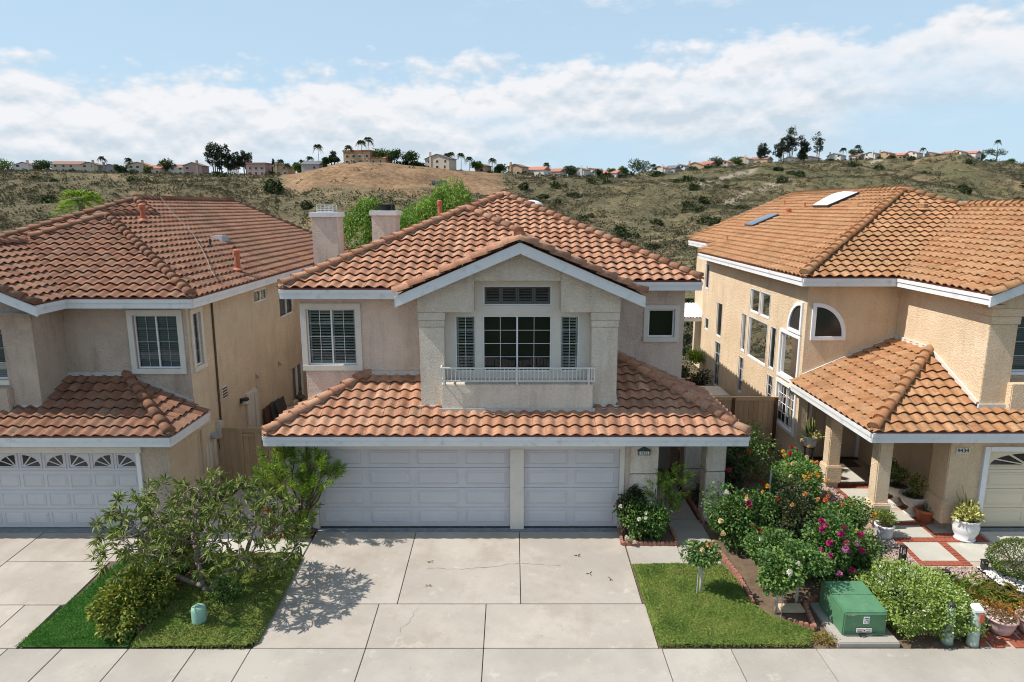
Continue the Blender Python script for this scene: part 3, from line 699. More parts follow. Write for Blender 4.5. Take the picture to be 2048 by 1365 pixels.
def cap_mesh(mat):
    if mat.name in CAPM: return CAPM[mat.name]
    n = 9; V = []; F = []
    L = 0.42
    for yy, r, dz in ((0, 0.142, 0.055), (L, 0.105, 0.0)):
        for k in range(n):
            t_ = PI * k / (n - 1); V.append((r * math.cos(t_), yy, r * 0.92 * math.sin(t_) + dz))
    for k in range(n): t_ = PI * k / (n - 1); V.append((0.122 * math.cos(t_), 0.004, 0.122 * 0.9 * math.sin(t_) + 0.055))
    for k in range(n - 1):
        F.append((k, k + 1, n + k + 1, n + k)); F.append((2 * n + k, 2 * n + k + 1, k + 1, k))
    F.append(tuple(2 * n + k for k in range(n)))
    me = bpy.data.meshes.new('ridge_tile'); me.from_pydata(V, [], F); me.materials.append(mat)
    bm = bmesh.new(); bm.from_mesh(me); bmesh.ops.recalc_face_normals(bm, faces=bm.faces); bm.to_mesh(me); bm.free()
    me.polygons.foreach_set('use_smooth', [len(p.vertices) == 4 and max(p.vertices) < 2 * n for p in me.polygons])
    CAPM[mat.name] = me; return me
def caps(parent, mat, a, b, lift=0.035, sp=0.345, up=(0, 0, 1), scale=1.0, grout=True):
    """ridge or hip tiles from the low end a to the high end b"""
    a = Vector(a); b = Vector(b); d = (b - a); L = d.length; d.normalize()
    up = Vector(up); x = d.cross(up).normalized(); z = x.cross(d)
    R = Matrix((x, d, z)).transposed(); me = cap_mesh(mat); n = max(1, int(L / (sp * scale)))
    for k in range(n):
        p = a + d * (L * k / n) + z * lift
        o = link('ridge_tile', me, parent, p - wloc(parent))
        o.rotation_euler = (R @ Euler((0.03 + random.gauss(0, 0.008), random.gauss(0, 0.03), random.gauss(0, 0.02))).to_matrix()).to_euler()
        o.scale = (scale, L / n / 0.345, scale)
    if grout: B().beam(a + z * (lift + 0.035), b + z * (lift + 0.035), 0.13, 0.10, 0, z).build('ridge_mortar', M['mortar'], parent)

# ------------------------------------------------------------------ walls with openings
def frame(O, u, n): return (Vector(O), Vector(u), Vector(n))
def wall_panel(parent, name, fr, w, z0, z1, holes=(), mat=None, rec=0.13, gable=None):
    """flat wall face in frame fr (O at lower left seen from outside); holes (a0,a1,b0,b1) get reveals"""
    O, u, n = fr; b = B(); P = lambda a, z, d=0.0: O + u * a + Vector((0, 0, z)) + n * d
    A = sorted({0, w, *[h[0] for h in holes], *[h[1] for h in holes]}); Z = sorted({z0, z1, *[h[2] for h in holes], *[h[3] for h in holes]})
    for i in range(len(A) - 1):
        for j in range(len(Z) - 1):
            ca, cz = (A[i] + A[i + 1]) / 2, (Z[j] + Z[j + 1]) / 2
            if any(h[0] < ca < h[1] and h[2] < cz < h[3] for h in holes): continue
            b.quad(P(A[i], Z[j]), P(A[i + 1], Z[j]), P(A[i + 1], Z[j + 1]), P(A[i], Z[j + 1]))
    for a0, a1, b0, b1 in holes:
        for p, q in (((a0, b0), (a1, b0)), ((a1, b0), (a1, b1)), ((a1, b1), (a0, b1)), ((a0, b1), (a0, b0))):
            b.quad(P(*p), P(*q), P(*q, -rec), P(*p, -rec))
    if gable: b.add([P(*g) for g in gable], [tuple(range(len(gable)))])
    me = bpy.data.meshes.new(name); off = wloc(parent)
    me.from_pydata([tuple(Vector(v) - off) for v in b.v], [], b.f); me.materials.append(mat); me.update()
    o = link(name, me, parent)
    return o
def window(house, fr, a0, a1, b0, b1, trim=0.0, sashes=1, grid=(1, 1), rec=0.08, fill='room', fw=0.034, label=None, tmat=None, fmat=None, slat=0.075, sill=True, proud=0.045, mt=0.0048, split=None, mmat=None):
    """a window set in the opening a0..a1 x b0..b1 of wall frame fr"""
    O, u, n = fr; fmat = fmat or M['frame_white']
    c = O + u * ((a0 + a1) / 2) + Vector((0, 0, b0))
    b = B(); d0, d1 = -rec - 0.03, -rec + 0.03
    b.fb(fr, a0, a1, b0, b0 + fw, d0, d1).fb(fr, a0, a1, b1 - fw, b1, d0, d1).fb(fr, a0, a0 + fw, b0 + fw, b1 - fw, d0, d1).fb(fr, a1 - fw, a1, b0 + fw, b1 - fw, d0, d1)
    ed = [a0 + fw + (a1 - a0 - 2 * fw) * k / sashes for k in range(sashes + 1)]
    for e in ed[1:-1]: b.fb(fr, e - fw * 0.5, e + fw * 0.5, b0 + fw, b1 - fw, d0, d1 + 0.012)
    win = b.build('window', fmat, house, loc=c)
    if label: win['label'] = label
    mb = B(); gx, gy = grid; has = False
    for s_ in range(sashes):
        s0 = ed[s_] + (fw * 0.5 if s_ else 0); s1 = ed[s_ + 1] - (fw * 0.5 if s_ < sashes - 1 else 0)
        for i in range(1, gx): x = s0 + (s1 - s0) * i / gx; mb.fb(fr, x - mt, x + mt, b0 + fw, b1 - fw, -rec - 0.006, -rec + 0.012); has = True
        for j in range(1, gy): z = b0 + fw + (b1 - b0 - 2 * fw) * j / gy; mb.fb(fr, s0, s1, z - mt, z + mt, -rec - 0.007, -rec + 0.011); has = True
        for i in range(gx):
            for j in range(gy):
                x0 = s0 + (s1 - s0) * i / gx; x1 = s0 + (s1 - s0) * (i + 1) / gx
                z0 = b0 + fw + (b1 - b0 - 2 * fw) * j / gy; z1 = b0 + fw + (b1 - b0 - 2 * fw) * (j + 1) / gy
                P = lambda a, z: O + u * a + Vector((0, 0, z)) - n * rec
                B().quad(P(x0, z0), P(x1, z0), P(x1, z1), P(x0, z1)).build('pane', M['glass'], win)
    if has: mb.build('muntin', mmat or fmat, win)
    if trim:
        tb = B(); w_ = trim
        tb.fb(fr, a0 - w_, a1 + w_, b1, b1 + w_, 0.002, proud).fb(fr, a0 - w_, a1 + w_, b0 - w_, b0, 0.002, proud + (0.02 if sill else 0))
        tb.fb(fr, a0 - w_, a0, b0, b1, 0.002, proud).fb(fr, a1, a1 + w_, b0, b1, 0.002, proud)
        tb.build('window_trim', tmat or M['trim_cream'], win, bevel=0.006)
    P = lambda a, z, d: O + u * a + Vector((0, 0, z)) + n * d
    dd = -rec - (0.35 if fill in ('shutter', 'room', 'shutter_dark') else 0.07)
    bm_ = {'room': 'room', 'shutter': 'room', 'shutter_dark': 'room', 'blind': 'room', 'curtain': 'room'}[fill]
    rb = B().quad(P(a0 - .1, b0 - .1, dd), P(a1 + .1, b0 - .1, dd), P(a1 + .1, b1 + .1, dd), P(a0 - .1, b1 + .1, dd))
    rb.build('window_interior', M[bm_], win)
    if fill in ('shutter', 'shutter_dark'):
        sm = M['slat' if fill == 'shutter' else 'slat_dark']
        nsh = split or sashes; w1 = (a1 - a0 - 2 * fw) / nsh
        fb_ = B()
        for k in range(nsh):
            x0 = a0 + fw + w1 * k + 0.004; x1 = x0 + w1 - 0.008; st2 = 0.042
            d2, d3 = -rec - 0.075, -rec - 0.045
            fb_.fb(fr, x0, x0 + st2, b0 + fw, b1 - fw, d2, d3).fb(fr, x1 - st2, x1, b0 + fw, b1 - fw, d2, d3)
            fb_.fb(fr, x0 + st2, x1 - st2, b0 + fw, b0 + fw + 0.07, d2, d3).fb(fr, x0 + st2, x1 - st2, b1 - fw - 0.05, b1 - fw, d2, d3)
            ns = int((b1 - b0 - 2 * fw - 0.13) / slat)
            for q in range(ns):
                z = b0 + fw + 0.085 + (b1 - b0 - 2 * fw - 0.14) * (q + 0.5) / ns - 0.01
                c0 = P(x0 + st2 + 0.004, z, -rec - 0.06); wv = u * (x1 - x0 - 2 * st2 - 0.008)
                dv = (n * 0.026 + Vector((0, 0, -0.012))); tv = Vector((0, 0, 0.007))
                bb = B(); p = [c0 - dv, c0 + dv, c0 + dv + tv, c0 - dv + tv]; bb.prism(p, wv); bb.build('slat', sm, win)
        fb_.build('shutter_frame', sm, win)
    if fill == 'blind':
        ns = int((b1 - b0 - 2 * fw) / 0.055)
        for q in range(ns):
            z = b0 + fw + (b1 - b0 - 2 * fw) * (q + 0.5) / ns
            p0 = P(a0 + fw, z - 0.022, -rec - 0.045); wv = u * (a1 - a0 - 2 * fw)
            B().prism([p0, p0 + n * -0.012 + Vector((0, 0, 0.044)), p0 + n * -0.014 + Vector((0, 0, 0.042))], wv).build('slat', M['blind'], win)
    if fill == 'curtain':
        cb = B(); k = 26; pts = []
        for q in range(k + 1):
            x = a0 + fw + (a1 - a0 - 2 * fw) * q / k; pts.append((x, -rec - 0.045 + 0.012 * math.sin(q * 1.9) + 0.006 * math.sin(q * 4.7)))
        for q in range(k): cb.quad(P(pts[q][0], b0, pts[q][1]), P(pts[q + 1][0], b0, pts[q + 1][1]), P(pts[q + 1][0], b1, pts[q + 1][1]), P(pts[q][0], b1, pts[q][1]))
        cb.build('curtain', M['curtain'], win)
    return win
def garage_door(house, fr, w, h, ncol, nrow, mat, fan=None, rec=0.10, slot=0.0):
    """sectional door: each section a slab, each raised panel a piece"""
    O, u, n = fr
    d = thing('garage_door', None, None); d.parent = house; d.location = O - wloc(house)
    sh = h / nrow
    for r in range(nrow):
        b = B().fb(fr, 0, w, r * sh + 0.004, (r + 1) * sh - 0.004, -rec - 0.05, -rec)
        b.build('door_section', mat, d, bevel=0.004)
    cw = w / ncol
    for r in range(nrow):
        for c_ in range(ncol):
            x0 = c_ * cw + cw * 0.075; x1 = (c_ + 1) * cw - cw * 0.075; z0 = r * sh + sh * 0.17; z1 = (r + 1) * sh - sh * 0.17
            b = B(); P = lambda a, z, q: O + u * a + Vector((0, 0, z)) + n * q
            top_ = r == nrow - 1
            if not (fan and top_):
                e = 0.028
                b.fb(fr, x0, x1, z0, z0 + 0.012, -rec, -rec + 0.009).fb(fr, x0, x1, z1 - 0.012, z1, -rec, -rec + 0.009).fb(fr, x0, x0 + 0.012, z0 + .012, z1 - .012, -rec, -rec + 0.009).fb(fr, x1 - 0.012, x1, z0 + .012, z1 - .012, -rec, -rec + 0.009)
                vs = [P(x0 + e, z0 + e, -rec), P(x1 - e, z0 + e, -rec), P(x1 - e, z1 - e, -rec), P(x0 + e, z1 - e, -rec)]
                vs += [P(x0 + 2 * e, z0 + 2 * e, -rec + 0.014), P(x1 - 2 * e, z0 + 2 * e, -rec + 0.014), P(x1 - 2 * e, z1 - 2 * e, -rec + 0.014), P(x0 + 2 * e, z1 - 2 * e, -rec + 0.014)]
                b.add(vs, [(4, 5, 6, 7), (0, 1, 5, 4), (1, 2, 6, 5), (2, 3, 7, 6), (3, 0, 4, 7)])
                b.build('door_panel', mat, d)
            else:
                x0 -= 0.02; x1 += 0.02; z0 -= 0.03; z1 += 0.05; f_ = 0.03
                b.fb(fr, x0, x1, z0, z0 + f_, -rec, -rec + 0.02).fb(fr, x0, x1, z1 - f_, z1, -rec, -rec + 0.02).fb(fr, x0, x0 + f_, z0 + f_, z1 - f_, -rec, -rec + 0.02).fb(fr, x1 - f_, x1, z0 + f_, z1 - f_, -rec, -rec + 0.02)
                b.build('window_surround', mat, d)
                mir = (c_ % 2 == fan - 1); zc = z0 + f_ + 0.025; H_ = z1 - z0 - 2 * f_ - 0.05; W_ = x1 - x0 - 2 * f_ - 0.05
                xc = (x1 - f_ - 0.025) if mir else (x0 + f_ + 0.025); sg = -1 if mir else 1
                for q in range(3):
                    t0 = PI / 2 * (q + 0.09) / 3; t1 = PI / 2 * (q + 0.91) / 3; pts = []
                    pts.append((xc + sg * 0.16 * W_ * math.cos((t0 + t1) / 2), zc + 0.16 * H_ * math.sin((t0 + t1) / 2)))
                    for k in range(5): tt = t0 + (t1 - t0) * k / 4; pts.append((xc + sg * W_ * math.cos(tt), zc + H_ * math.sin(tt)))
                    B().add([P(a, z, -rec + 0.004) for a, z in pts], [tuple(range(len(pts)))]).build('pane', M['dark_glass'], d)
    return d
M['dark_glass'] = m_plain('dark_pane', (0.022, 0.024, 0.026), 0.12, 0.1, spec=0.5)
def fascia(house, a, b, h=0.235, out=(0, -1, 0), th=0.04):
    """two stepped boards along an eave, tops at a..b"""
    a = Vector(a); b = Vector(b); o_ = Vector(out)
    bb = B().beam(a + o_ * 0.012, b + o_ * 0.012, th + 0.024, h * 0.40, 0).beam(a - Vector((0, 0, h * 0.40)) , b - Vector((0, 0, h * 0.40)), th, h * 0.60, 0)
    bb.build('fascia', M['fascia'], house)
    B().beam(a + Vector((0, 0, 0.045)) - o_ * 0.02, b + Vector((0, 0, 0.045)) - o_ * 0.02, 0.05, 0.05, 0).build('eave_closure', M['eave_red'], house)
def soffit(house, pts, mat=None):
    B().add([Vector(p) for p in pts], [tuple(range(len(pts)))]).build('soffit', mat or M['trim_cream'], house)
def pipe(house, x, y, z, h, r=0.06, cap=False, mat=None, flash=True):
    b = B().tube([(x, y, z - 0.15), (x, y, z + h)], r, 10)
    if cap: b.lathe([(r * 1.35, h - 0.10), (r * 1.35, h + 0.02), (r * 0.7, h + 0.06)], (x, y, z), 10)
    if flash: b.lathe([(r * 2.2, 0.03), (r * 1.2, 0.10)], (x, y, z), 10)
    b.build('vent_pipe', mat or M['pipe_red'], house)
def chimney(house, x0, x1, y0, y1, z0, z1, mat, cap):
    b = B().box(x0, x1, y0, y1, z0, z1).build('chimney', mat, house)
    c_ = B().box(x0 - 0.07, x1 + 0.07, y0 - 0.07, y1 + 0.07, z1 - 0.16, z1 + 0.03); c_.build('chimney_cap', M['fascia'], b, bevel=0.012)
    xm, ym = (x0 + x1) / 2, (y0 + y1) / 2; w, d = (x1 - x0) * 0.32, (y1 - y0) * 0.32
    g = B()
    if cap is None: return
    if cap == 'grille':
        for q in range(5): xx = xm - w + 2 * w * q / 4; g.box(xx - .015, xx + .015, ym - d, ym - d + .03, z1 + .03, z1 + .33); g.box(xx - .015, xx + .015, ym + d - .03, ym + d, z1 + .03, z1 + .33)
        for q in range(4): zz = z1 + 0.05 + 0.085 * q; g.box(xm - w, xm + w, ym - d - .005, ym - d + .028, zz, zz + .03); g.box(xm - w, xm - w + .03, ym - d, ym + d, zz, zz + .03); g.box(xm + w - .03, xm + w, ym - d, ym + d, zz, zz + .03)
        g.build('chimney_grille', M['rail_white'], b)
        B().box(xm - w * .8, xm + w * .8, ym - d * .8, ym + d * .8, z1 + .03, z1 + .2).build('flue', M['metal_grey'], b)
    else:
        g.box(xm - w - .02, xm + w + .02, ym - d - .02, ym + d + .02, z1 + .24, z1 + .275)
        for sx_ in (-1, 1):
            for sy_ in (-1, 1): g.box(xm + sx_ * w - .02, xm + sx_ * w + .02, ym + sy_ * d - .02, ym + sy_ * d + .02, z1 + .03, z1 + .245)
        g.box(xm - w, xm + w, ym + d - .015, ym + d, z1 + .03, z1 + .24); g.box(xm - .035, xm + .035, ym - .035, ym + .035, z1 + .03, z1 + .22)
        g.build('spark_arrestor', M['metal_dark'], b)
def text_obj(name, body, size, loc, rot, mat, parent=None, ext=0.004, align='CENTER'):
    cu = bpy.data.curves.new(name, 'FONT'); cu.body = body; cu.size = size; cu.extrude = ext; cu.align_x = align; cu.align_y = 'CENTER'
    cu.materials.append(mat); o = bpy.data.objects.new(name, cu); COL.objects.link(o)
    if parent is not None: o.parent = parent
    o.location = Vector(loc) - wloc(parent) if parent is not None else loc
    o.rotation_euler = rot
    me = bpy.data.meshes.new_from_object(o); q = link(name, me, parent, o.location.copy()); q.rotation_euler = rot; bpy.data.objects.remove(o); q.name = name
    return q
def rake(house, a, ap, c, w=0.24, th=0.05, dy=0.0):
    """mitred pair of barge boards a-ap-c in one plane of constant y"""
    y = a[1] + dy; k = w / math.cos(math.atan2(ap[2] - a[2], abs(ap[0] - a[0])))
    for p, q in ((a, ap), (ap, c)):
        if q is None: continue
        B().prism([(p[0], y, p[2]), (q[0], y, q[2]), (q[0], y, q[2] - k), (p[0], y, p[2] - k)], (0, th, 0)).build('rake_board', M['fascia'], house, bevel=0.006)
X_, Y_, Z_ = Vector((1, 0, 0)), Vector((0, 1, 0)), Vector((0, 0, 1))
def front(x, y, z=0): return frame((x, y, z), X_, -Y_)
def east(x, y, z=0): return frame((x, y, z), Y_, X_)
def west(x, y, z=0): return frame((x, y, z), -Y_, -X_)
def gz6(z0, m, d): return z0 + m * d
# ================================================================== main house
H1 = thing('house', 'beige two-storey house with a gabled dormer, white railing and two plain white garage doors', 'house', (0, 18, 0))
SM, SP = M['stucco_main'], M['stucco_pier']
fr = front(-5.6, 16.1)
wall_panel(H1, 'garage_wall', fr, 9.2, -0.2, 2.55, [(0.72, 5.55, -0.2, 2.14), (5.9, 8.28, -0.2, 2.14)], SM, 0.10)
garage_door(H1, front(-4.88, 16.1, 0.02), 4.83, 2.12, 4, 4, M['garage_white'], rec=0.07)
garage_door(H1, front(0.30, 16.1, 0.02), 2.38, 2.12, 2, 4, M['garage_white'], rec=0.07)
tb = B()
tb.box(-0.05, 0.30, 16.045, 16.10, 0, 2.14).box(-5.03, -4.88, 16.05, 16.099, 0, 2.14).box(2.68, 2.80, 16.05, 16.099, 0, 2.14).box(-5.03, 2.80, 16.05, 16.099, 2.14, 2.30)
tb.build('door_surround', M['trim_cream'], H1, bevel=0.008)
for (x0, x1) in ((-5.62, -5.10), (2.93, 3.62)):
    for z0, z1 in ((0, 0.78), (0.80, 1.50), (1.52, 2.24)):
        B().box(x0, x1, 15.98, 16.2, z0, z1).build('pilaster_block', SP, H1, bevel=0.018)
    B().box(x0 + .03, x1 - .03, 16.0, 16.2, -0.1, 2.5).build('pilaster_core', M['joint'], H1)
wall_panel(H1, 'wall', west(-5.55, 17.7), 1.6, -0.2, 2.6, [], SM)
wall_panel(H1, 'wall', front(-5.45, 17.6), 3.25, 2.6, 5.97, [(0.08, 1.36, 3.92, 5.41)], SM)
window(H1, front(-5.45, 17.6), 0.08, 1.36, 3.92, 5.41, trim=0.15, sashes=2, grid=(2, 4), fill='shutter', label='left upper window with open plantation shutters')
wall_panel(H1, 'wall', west(-5.45, 31), 13.4, -0.2, 5.97, [], SM)
wall_panel(H1, 'wall', frame((3.60, 16.1, 0), Y_, X_), 4.1, -0.2, 2.6, [], SM)
wall_panel(H1, 'entry_wall', front(3.6, 20.2), 1.4, -0.2, 3.0, [(0.75, 1.2, 0.05, 2.1)], SM)
d_ = B().box(4.35, 4.80, 20.22, 20.27, 0.05, 2.1).build('front_door', M['garage_white'], H1)
B().box(4.70, 4.76, 20.18, 20.22, 1.0, 1.06).build('door_handle', M['metal_grey'], d_)
wall_panel(H1, 'wall', front(2.6, 19.4), 2.35, 2.5, 5.97, [(1.32, 2.08, 4.32, 5.13)], SM)
window(H1, front(2.6, 19.4), 1.32, 2.08, 4.32, 5.13, trim=0.13, fill='room', fw=0.045, label='right upper window with a single pane')
wall_panel(H1, 'wall', east(4.95, 19.4), 11.6, -0.2, 5.97, [], SM)
wall_panel(H1, 'rear_wall', frame((4.95, 31, 0), -X_, Y_), 10.4, -0.2, 5.97, [], SM)
# dormer
wall_panel(H1, 'dormer_side', west(-2.262, 17.6), 0.7, 2.9, 5.95, [], SP); wall_panel(H1, 'dormer_side', east(2.592, 16.9), 2.5, 2.9, 5.95, [], SP)
for x0, x1 in ((-2.27, -1.66), (1.95, 2.60)):
    B().box(x0, x1, 16.44, 16.95, 2.95, 5.13).build('dormer_pier', SP, H1, bevel=0.012)
    B().box(x0 - .015, x1 + .015, 16.415, 16.95, 5.135, 5.30).build('pier_capital', SP, H1, bevel=0.012)
    B().box(x0 - .03, x1 + .03, 16.39, 16.95, 5.305, 5.50).build('pier_capital', SP, H1, bevel=0.012)
gy = lambda x: 7.22 - 0.43 * abs(x - 0.19) - 0.06
for pts in ([(-2.30, 5.505), (-0.92, 5.505), (-0.92, gy(-0.92)), (-2.30, gy(-2.30))], [(1.18, 5.505), (2.63, 5.505), (2.63, gy(2.63)), (1.18, gy(1.18))], [(-0.915, 6.27), (1.175, 6.27), (1.175, gy(1.175)), (0.19, gy(0.19)), (-0.915, gy(-0.915))]):
    B().prism([(x, 16.37, z) for x, z in pts], (0, 0.6, 0)).build('gable_panel', SP, H1, bevel=0.010)
fw_ = front(-1.66, 16.85)
HL = [(0.94, 2.65, 5.60, 6.10), (0.92, 2.66, 3.90, 5.35), (0.23, 0.75, 3.90, 5.35), (2.87, 3.35, 3.90, 5.35)]
wall_panel(H1, 'window_wall', fw_, 3.61, 3.0, 6.3, HL, M['trim_cream'], 0.10)
window(H1, fw_, *HL[0], sashes=1, grid=(1, 1), fill='shutter_dark', fw=0.035, fmat=M['frame_white'], label='transom window with closed grey shutters', split=4)
window(H1, fw_, *HL[1], sashes=2, grid=(2, 4), fill='room', fw=0.04, label='wide gridded centre window of the dormer')
window(H1, fw_, *HL[2], sashes=1, grid=(2, 4), fill='shutter', fw=0.035, label='narrow shuttered sidelight'); window(H1, fw_, *HL[3], sashes=1, grid=(2, 4), fill='shutter', fw=0.035, label='narrow shuttered sidelight')
B().box(-1.73, 2.0, 16.27, 16.86, 3.0, 3.74).build('balcony_parapet', SP, H1, bevel=0.02)
B().box(-1.80, 2.06, 16.22, 16.27, 3.03, 3.13).box(-2.33, -1.74, 16.37, 16.43, 3.06, 3.16).box(2.01, 2.66, 16.37, 16.43, 3.06, 3.16).build('flashing', M['flash'], H1, bevel=0.01)
rl = thing('railing', None, None); rl.parent = H1; rl.location = Vector((0.14, 16.2, 3.74)) - wloc(H1)
rb = B().box(-1.75, 2.03, 16.19, 16.225, 4.14, 4.175).box(-1.75, 2.03, 16.19, 16.225, 3.82, 3.85)
for xx in (-1.75, 1.995): rb.box(xx, xx + .035, 16.225, 16.44, 4.14, 4.175).box(xx, xx + .035, 16.225, 16.44, 3.82, 3.85).box(xx, xx + .035, 16.19, 16.225, 3.85, 4.14)
for xx in (-1.66, 0.12, 1.88): rb.box(xx - .018, xx + .018, 16.188, 16.227, 3.74, 4.17)
rb.build('rail', M['rail_white'], rl)
bal = B().box(-.008, .008, -.008, .008, 0, .29).mesh('baluster', M['rail_white'])
for k in range(40): link('baluster', bal, rl, Vector((-1.66 + 3.60 * k / 39, 16.207, 3.85)) - wloc(rl))
# roofs
RF1 = Roof(H1, M['tile_main'], tile_mesh(M['tile_main']))
ur = thing('upper_roof', None, None); ur.parent = H1; lr = thing('lower_roof', None, None); lr.parent = H1
s = 0.43
RF1.face(ur, (-5.84, 17.1, 6.0), (0, -1), s, [[(-5.84, 17.1), (-2.65, 17.1), (0.17, 19.92), (0.19, 19.97), (-1.39, 21.55)]])
RF1.face(ur, (3.06, 15.95, 5.99), (1, 0), s, [[(0.19, 15.95), (3.06, 15.95), (3.06, 18.9), (0.19, 21.77)], [(0.19, 19.97), (0.19, 21.77), (-1.39, 23.35), (-1.39, 21.55)]])
RF1.face(ur, (-2.68, 15.95, 5.99), (-1, 0), s, [[(-2.68, 15.95), (0.19, 15.95), (0.19, 19.94), (-2.65, 17.1)]])
RF1.face(ur, (3.06, 18.9, 6.0), (0, -1), s, [[(3.06, 18.9), (5.26, 18.9), (-0.29, 24.45), (-1.39, 23.35)]])
RF1.face(ur, (5.26, 18.9, 6.0), (1, 0), s, [[(5.26, 18.9), (5.26, 31.3), (-0.29, 31.3), (-0.29, 24.45)]], back=True)
RF1.face(ur, (-5.84, 17.1, 6.0), (-1, 0), s, [[(-5.84, 17.1), (-1.39, 21.55), (-1.39, 23.35), (-5.84, 23.35)], [(-5.84, 23.35), (-1.39, 23.35), (-0.29, 24.45), (-0.29, 31.3), (-5.84, 31.3)]], back=True)
RF1.face(lr, (-5.91, 15.5, 2.67), (0, -1), 0.45, [[(-5.91, 15.5), (5.63, 15.5), (4.69, 16.44), (-4.97, 16.44)], [(-4.97, 16.44), (-2.27, 16.44), (-2.27, 17.6), (-3.81, 17.6)], [(2.6, 16.44), (4.69, 16.44), (2.6, 18.53)]])
RF1.face(lr, (5.63, 15.5, 2.67), (1, 0), 0.45, [[(5.63, 15.5), (5.63, 19.4), (2.6, 19.4), (2.6, 18.53)], [(5.63, 19.4), (5.63, 19.75), (4.95, 19.75), (4.95, 19.4)]])
RF1.face(lr, (-5.91, 15.5, 2.67), (-1, 0), 0.45, [[(-5.91, 15.5), (-3.81, 17.6), (-5.91, 17.6)]], back=True)
RF1.finish()
tm = M['tile_main']
caps(ur, tm, (-5.80, 17.14, 6.03), (-1.39, 21.55, 7.93)); caps(ur, tm, (-1.39, 23.35, 7.93), (-0.29, 24.45, 8.40)); caps(ur, tm, (-1.39, 21.6, 7.93), (-1.39, 23.35, 7.93))
caps(ur, tm, (0.22, 19.94, 7.25), (-1.39, 21.55, 7.93)); caps(ur, tm, (0.19, 16.02, 7.24), (0.19, 19.95, 7.24))
caps(ur, tm, (5.22, 18.94, 6.03), (-0.29, 24.45, 8.40)); caps(ur, tm, (-0.29, 24.45, 8.40), (-0.29, 31.3, 8.40))
caps(ur, tm, (-2.74, 15.98, 5.97), (0.19, 15.96, 7.23), lift=0.02, grout=False, scale=1.1); caps(ur, tm, (3.12, 15.96, 5.97), (0.19, 15.96, 7.23), lift=0.02, grout=False, scale=1.1)
caps(lr, tm, (-5.88, 15.53, 2.70), (-3.81, 17.6, 3.64)); caps(lr, tm, (5.60, 15.53, 2.70), (2.62, 18.51, 4.05))
fascia(H1, (-5.84, 17.1, 5.97), (-2.70, 17.1, 5.97)); fascia(H1, (3.10, 18.9, 5.97), (5.26, 18.9, 5.97)); fascia(H1, (5.26, 18.9, 5.97), (5.26, 31.3, 5.97), out=(1, 0, 0)); fascia(H1, (-5.84, 31.3, 5.97), (-5.84, 17.1, 5.97), out=(-1, 0, 0))
fascia(H1, (3.06, 15.99, 5.95), (3.06, 18.9, 5.95), out=(1, 0, 0)); fascia(H1, (-2.68, 17.1, 5.95), (-2.68, 15.99, 5.95), out=(-1, 0, 0))
rake(H1, (-2.76, 15.915, 5.945), (0.19, 15.915, 7.205), (3.14, 15.915, 5.945))
fascia(H1, (-5.91, 15.5, 2.65), (5.63, 15.5, 2.65)); fascia(H1, (5.63, 15.5, 2.65), (5.63, 19.75, 2.65), out=(1, 0, 0)); fascia(H1, (-5.91, 17.6, 2.65), (-5.91, 15.5, 2.65), out=(-1, 0, 0))
soffit(H1, [(-5.88, 15.52, 2.43), (5.6, 15.52, 2.43), (5.6, 16.6, 2.43), (-5.88, 16.6, 2.43)]); soffit(H1, [(3.62, 16.6, 2.43), (5.6, 16.6, 2.43), (5.6, 20.2, 2.43), (3.62, 20.2, 2.43)])
soffit(H1, [(-5.8, 17.12, 5.76), (-2.3, 17.12, 5.76), (-2.3, 17.6, 5.76), (-5.8, 17.6, 5.76)]); soffit(H1, [(2.6, 18.92, 5.76), (5.22, 18.92, 5.76), (5.22, 19.4, 5.76), (2.6, 19.4, 5.76)])
soffit(H1, [(4.95, 19.4, 5.76), (5.24, 19.4, 5.76), (5.24, 31, 5.76), (4.95, 31, 5.76)])
for a_, b_ in (((-5.45, 17.57, 2.99), (-3.81, 17.57, 3.74)), ((-3.81, 17.57, 3.76), (-2.27, 17.57, 3.76)), ((2.6, 19.37, 4.17), (4.97, 19.37, 3.10)), ((2.63, 16.5, 3.22), (2.63, 18.5, 4.14))):
    B().beam(a_, b_, 0.05, 0.12).build('flashing', M['flash'], H1)
chimney(H1, -5.45, -4.52, 26.9, 27.9, 4.5, 7.85, SP, 'spark')
pipe(H1, -2.6, 25.0, 7.35, 0.85, 0.075, True)
for k, (x0, x1) in enumerate(((0.55, 1.30),)):     # domed white skylight behind the ridge
    B().lathe([(0.42, 0), (0.42, 0.08), (0.36, 0.19), (0.22, 0.27), (0.05, 0.30)], (0.78, 27.0, 7.98), 18).build('skylight_dome', M['pot_white'], H1, smooth=True)
for cx, cy in ((5.2, 16.72), (5.17, 18.75)):       # porch columns of stacked blocks
    for z0, z1 in ((0.0, 0.63), (0.65, 1.36), (1.38, 2.24)):
        B().box(cx - .25, cx + .25, cy - .25, cy + .25, z0, z1).build('column_block', SP, H1, bevel=0.022)
    B().box(cx - .20, cx + .20, cy - .20, cy + .20, 0, 2.45).build('column_core', M['joint'], H1)
B().box(3.62, 5.5, 16.5, 16.72, 2.26, 2.44).box(5.0, 5.4, 16.72, 20.2, 2.26, 2.44).build('porch_beam', M['trim_cream'], H1)
pq = B().box(3.11, 3.40, 15.945, 15.978, 2.015, 2.125).add([(3.08, 15.943, 2.125), (3.43, 15.943, 2.125), (3.40, 15.943, 2.155), (3.255, 15.943, 2.235), (3.11, 15.943, 2.155), (3.08, 15.978, 2.125), (3.43, 15.978, 2.125), (3.40, 15.978, 2.155), (3.255, 15.978, 2.235), (3.11, 15.978, 2.155)], [(0, 1, 2, 3, 4), (0, 5, 6, 1), (1, 6, 7, 2), (2, 7, 8, 3), (3, 8, 9, 4), (4, 9, 5, 0)])
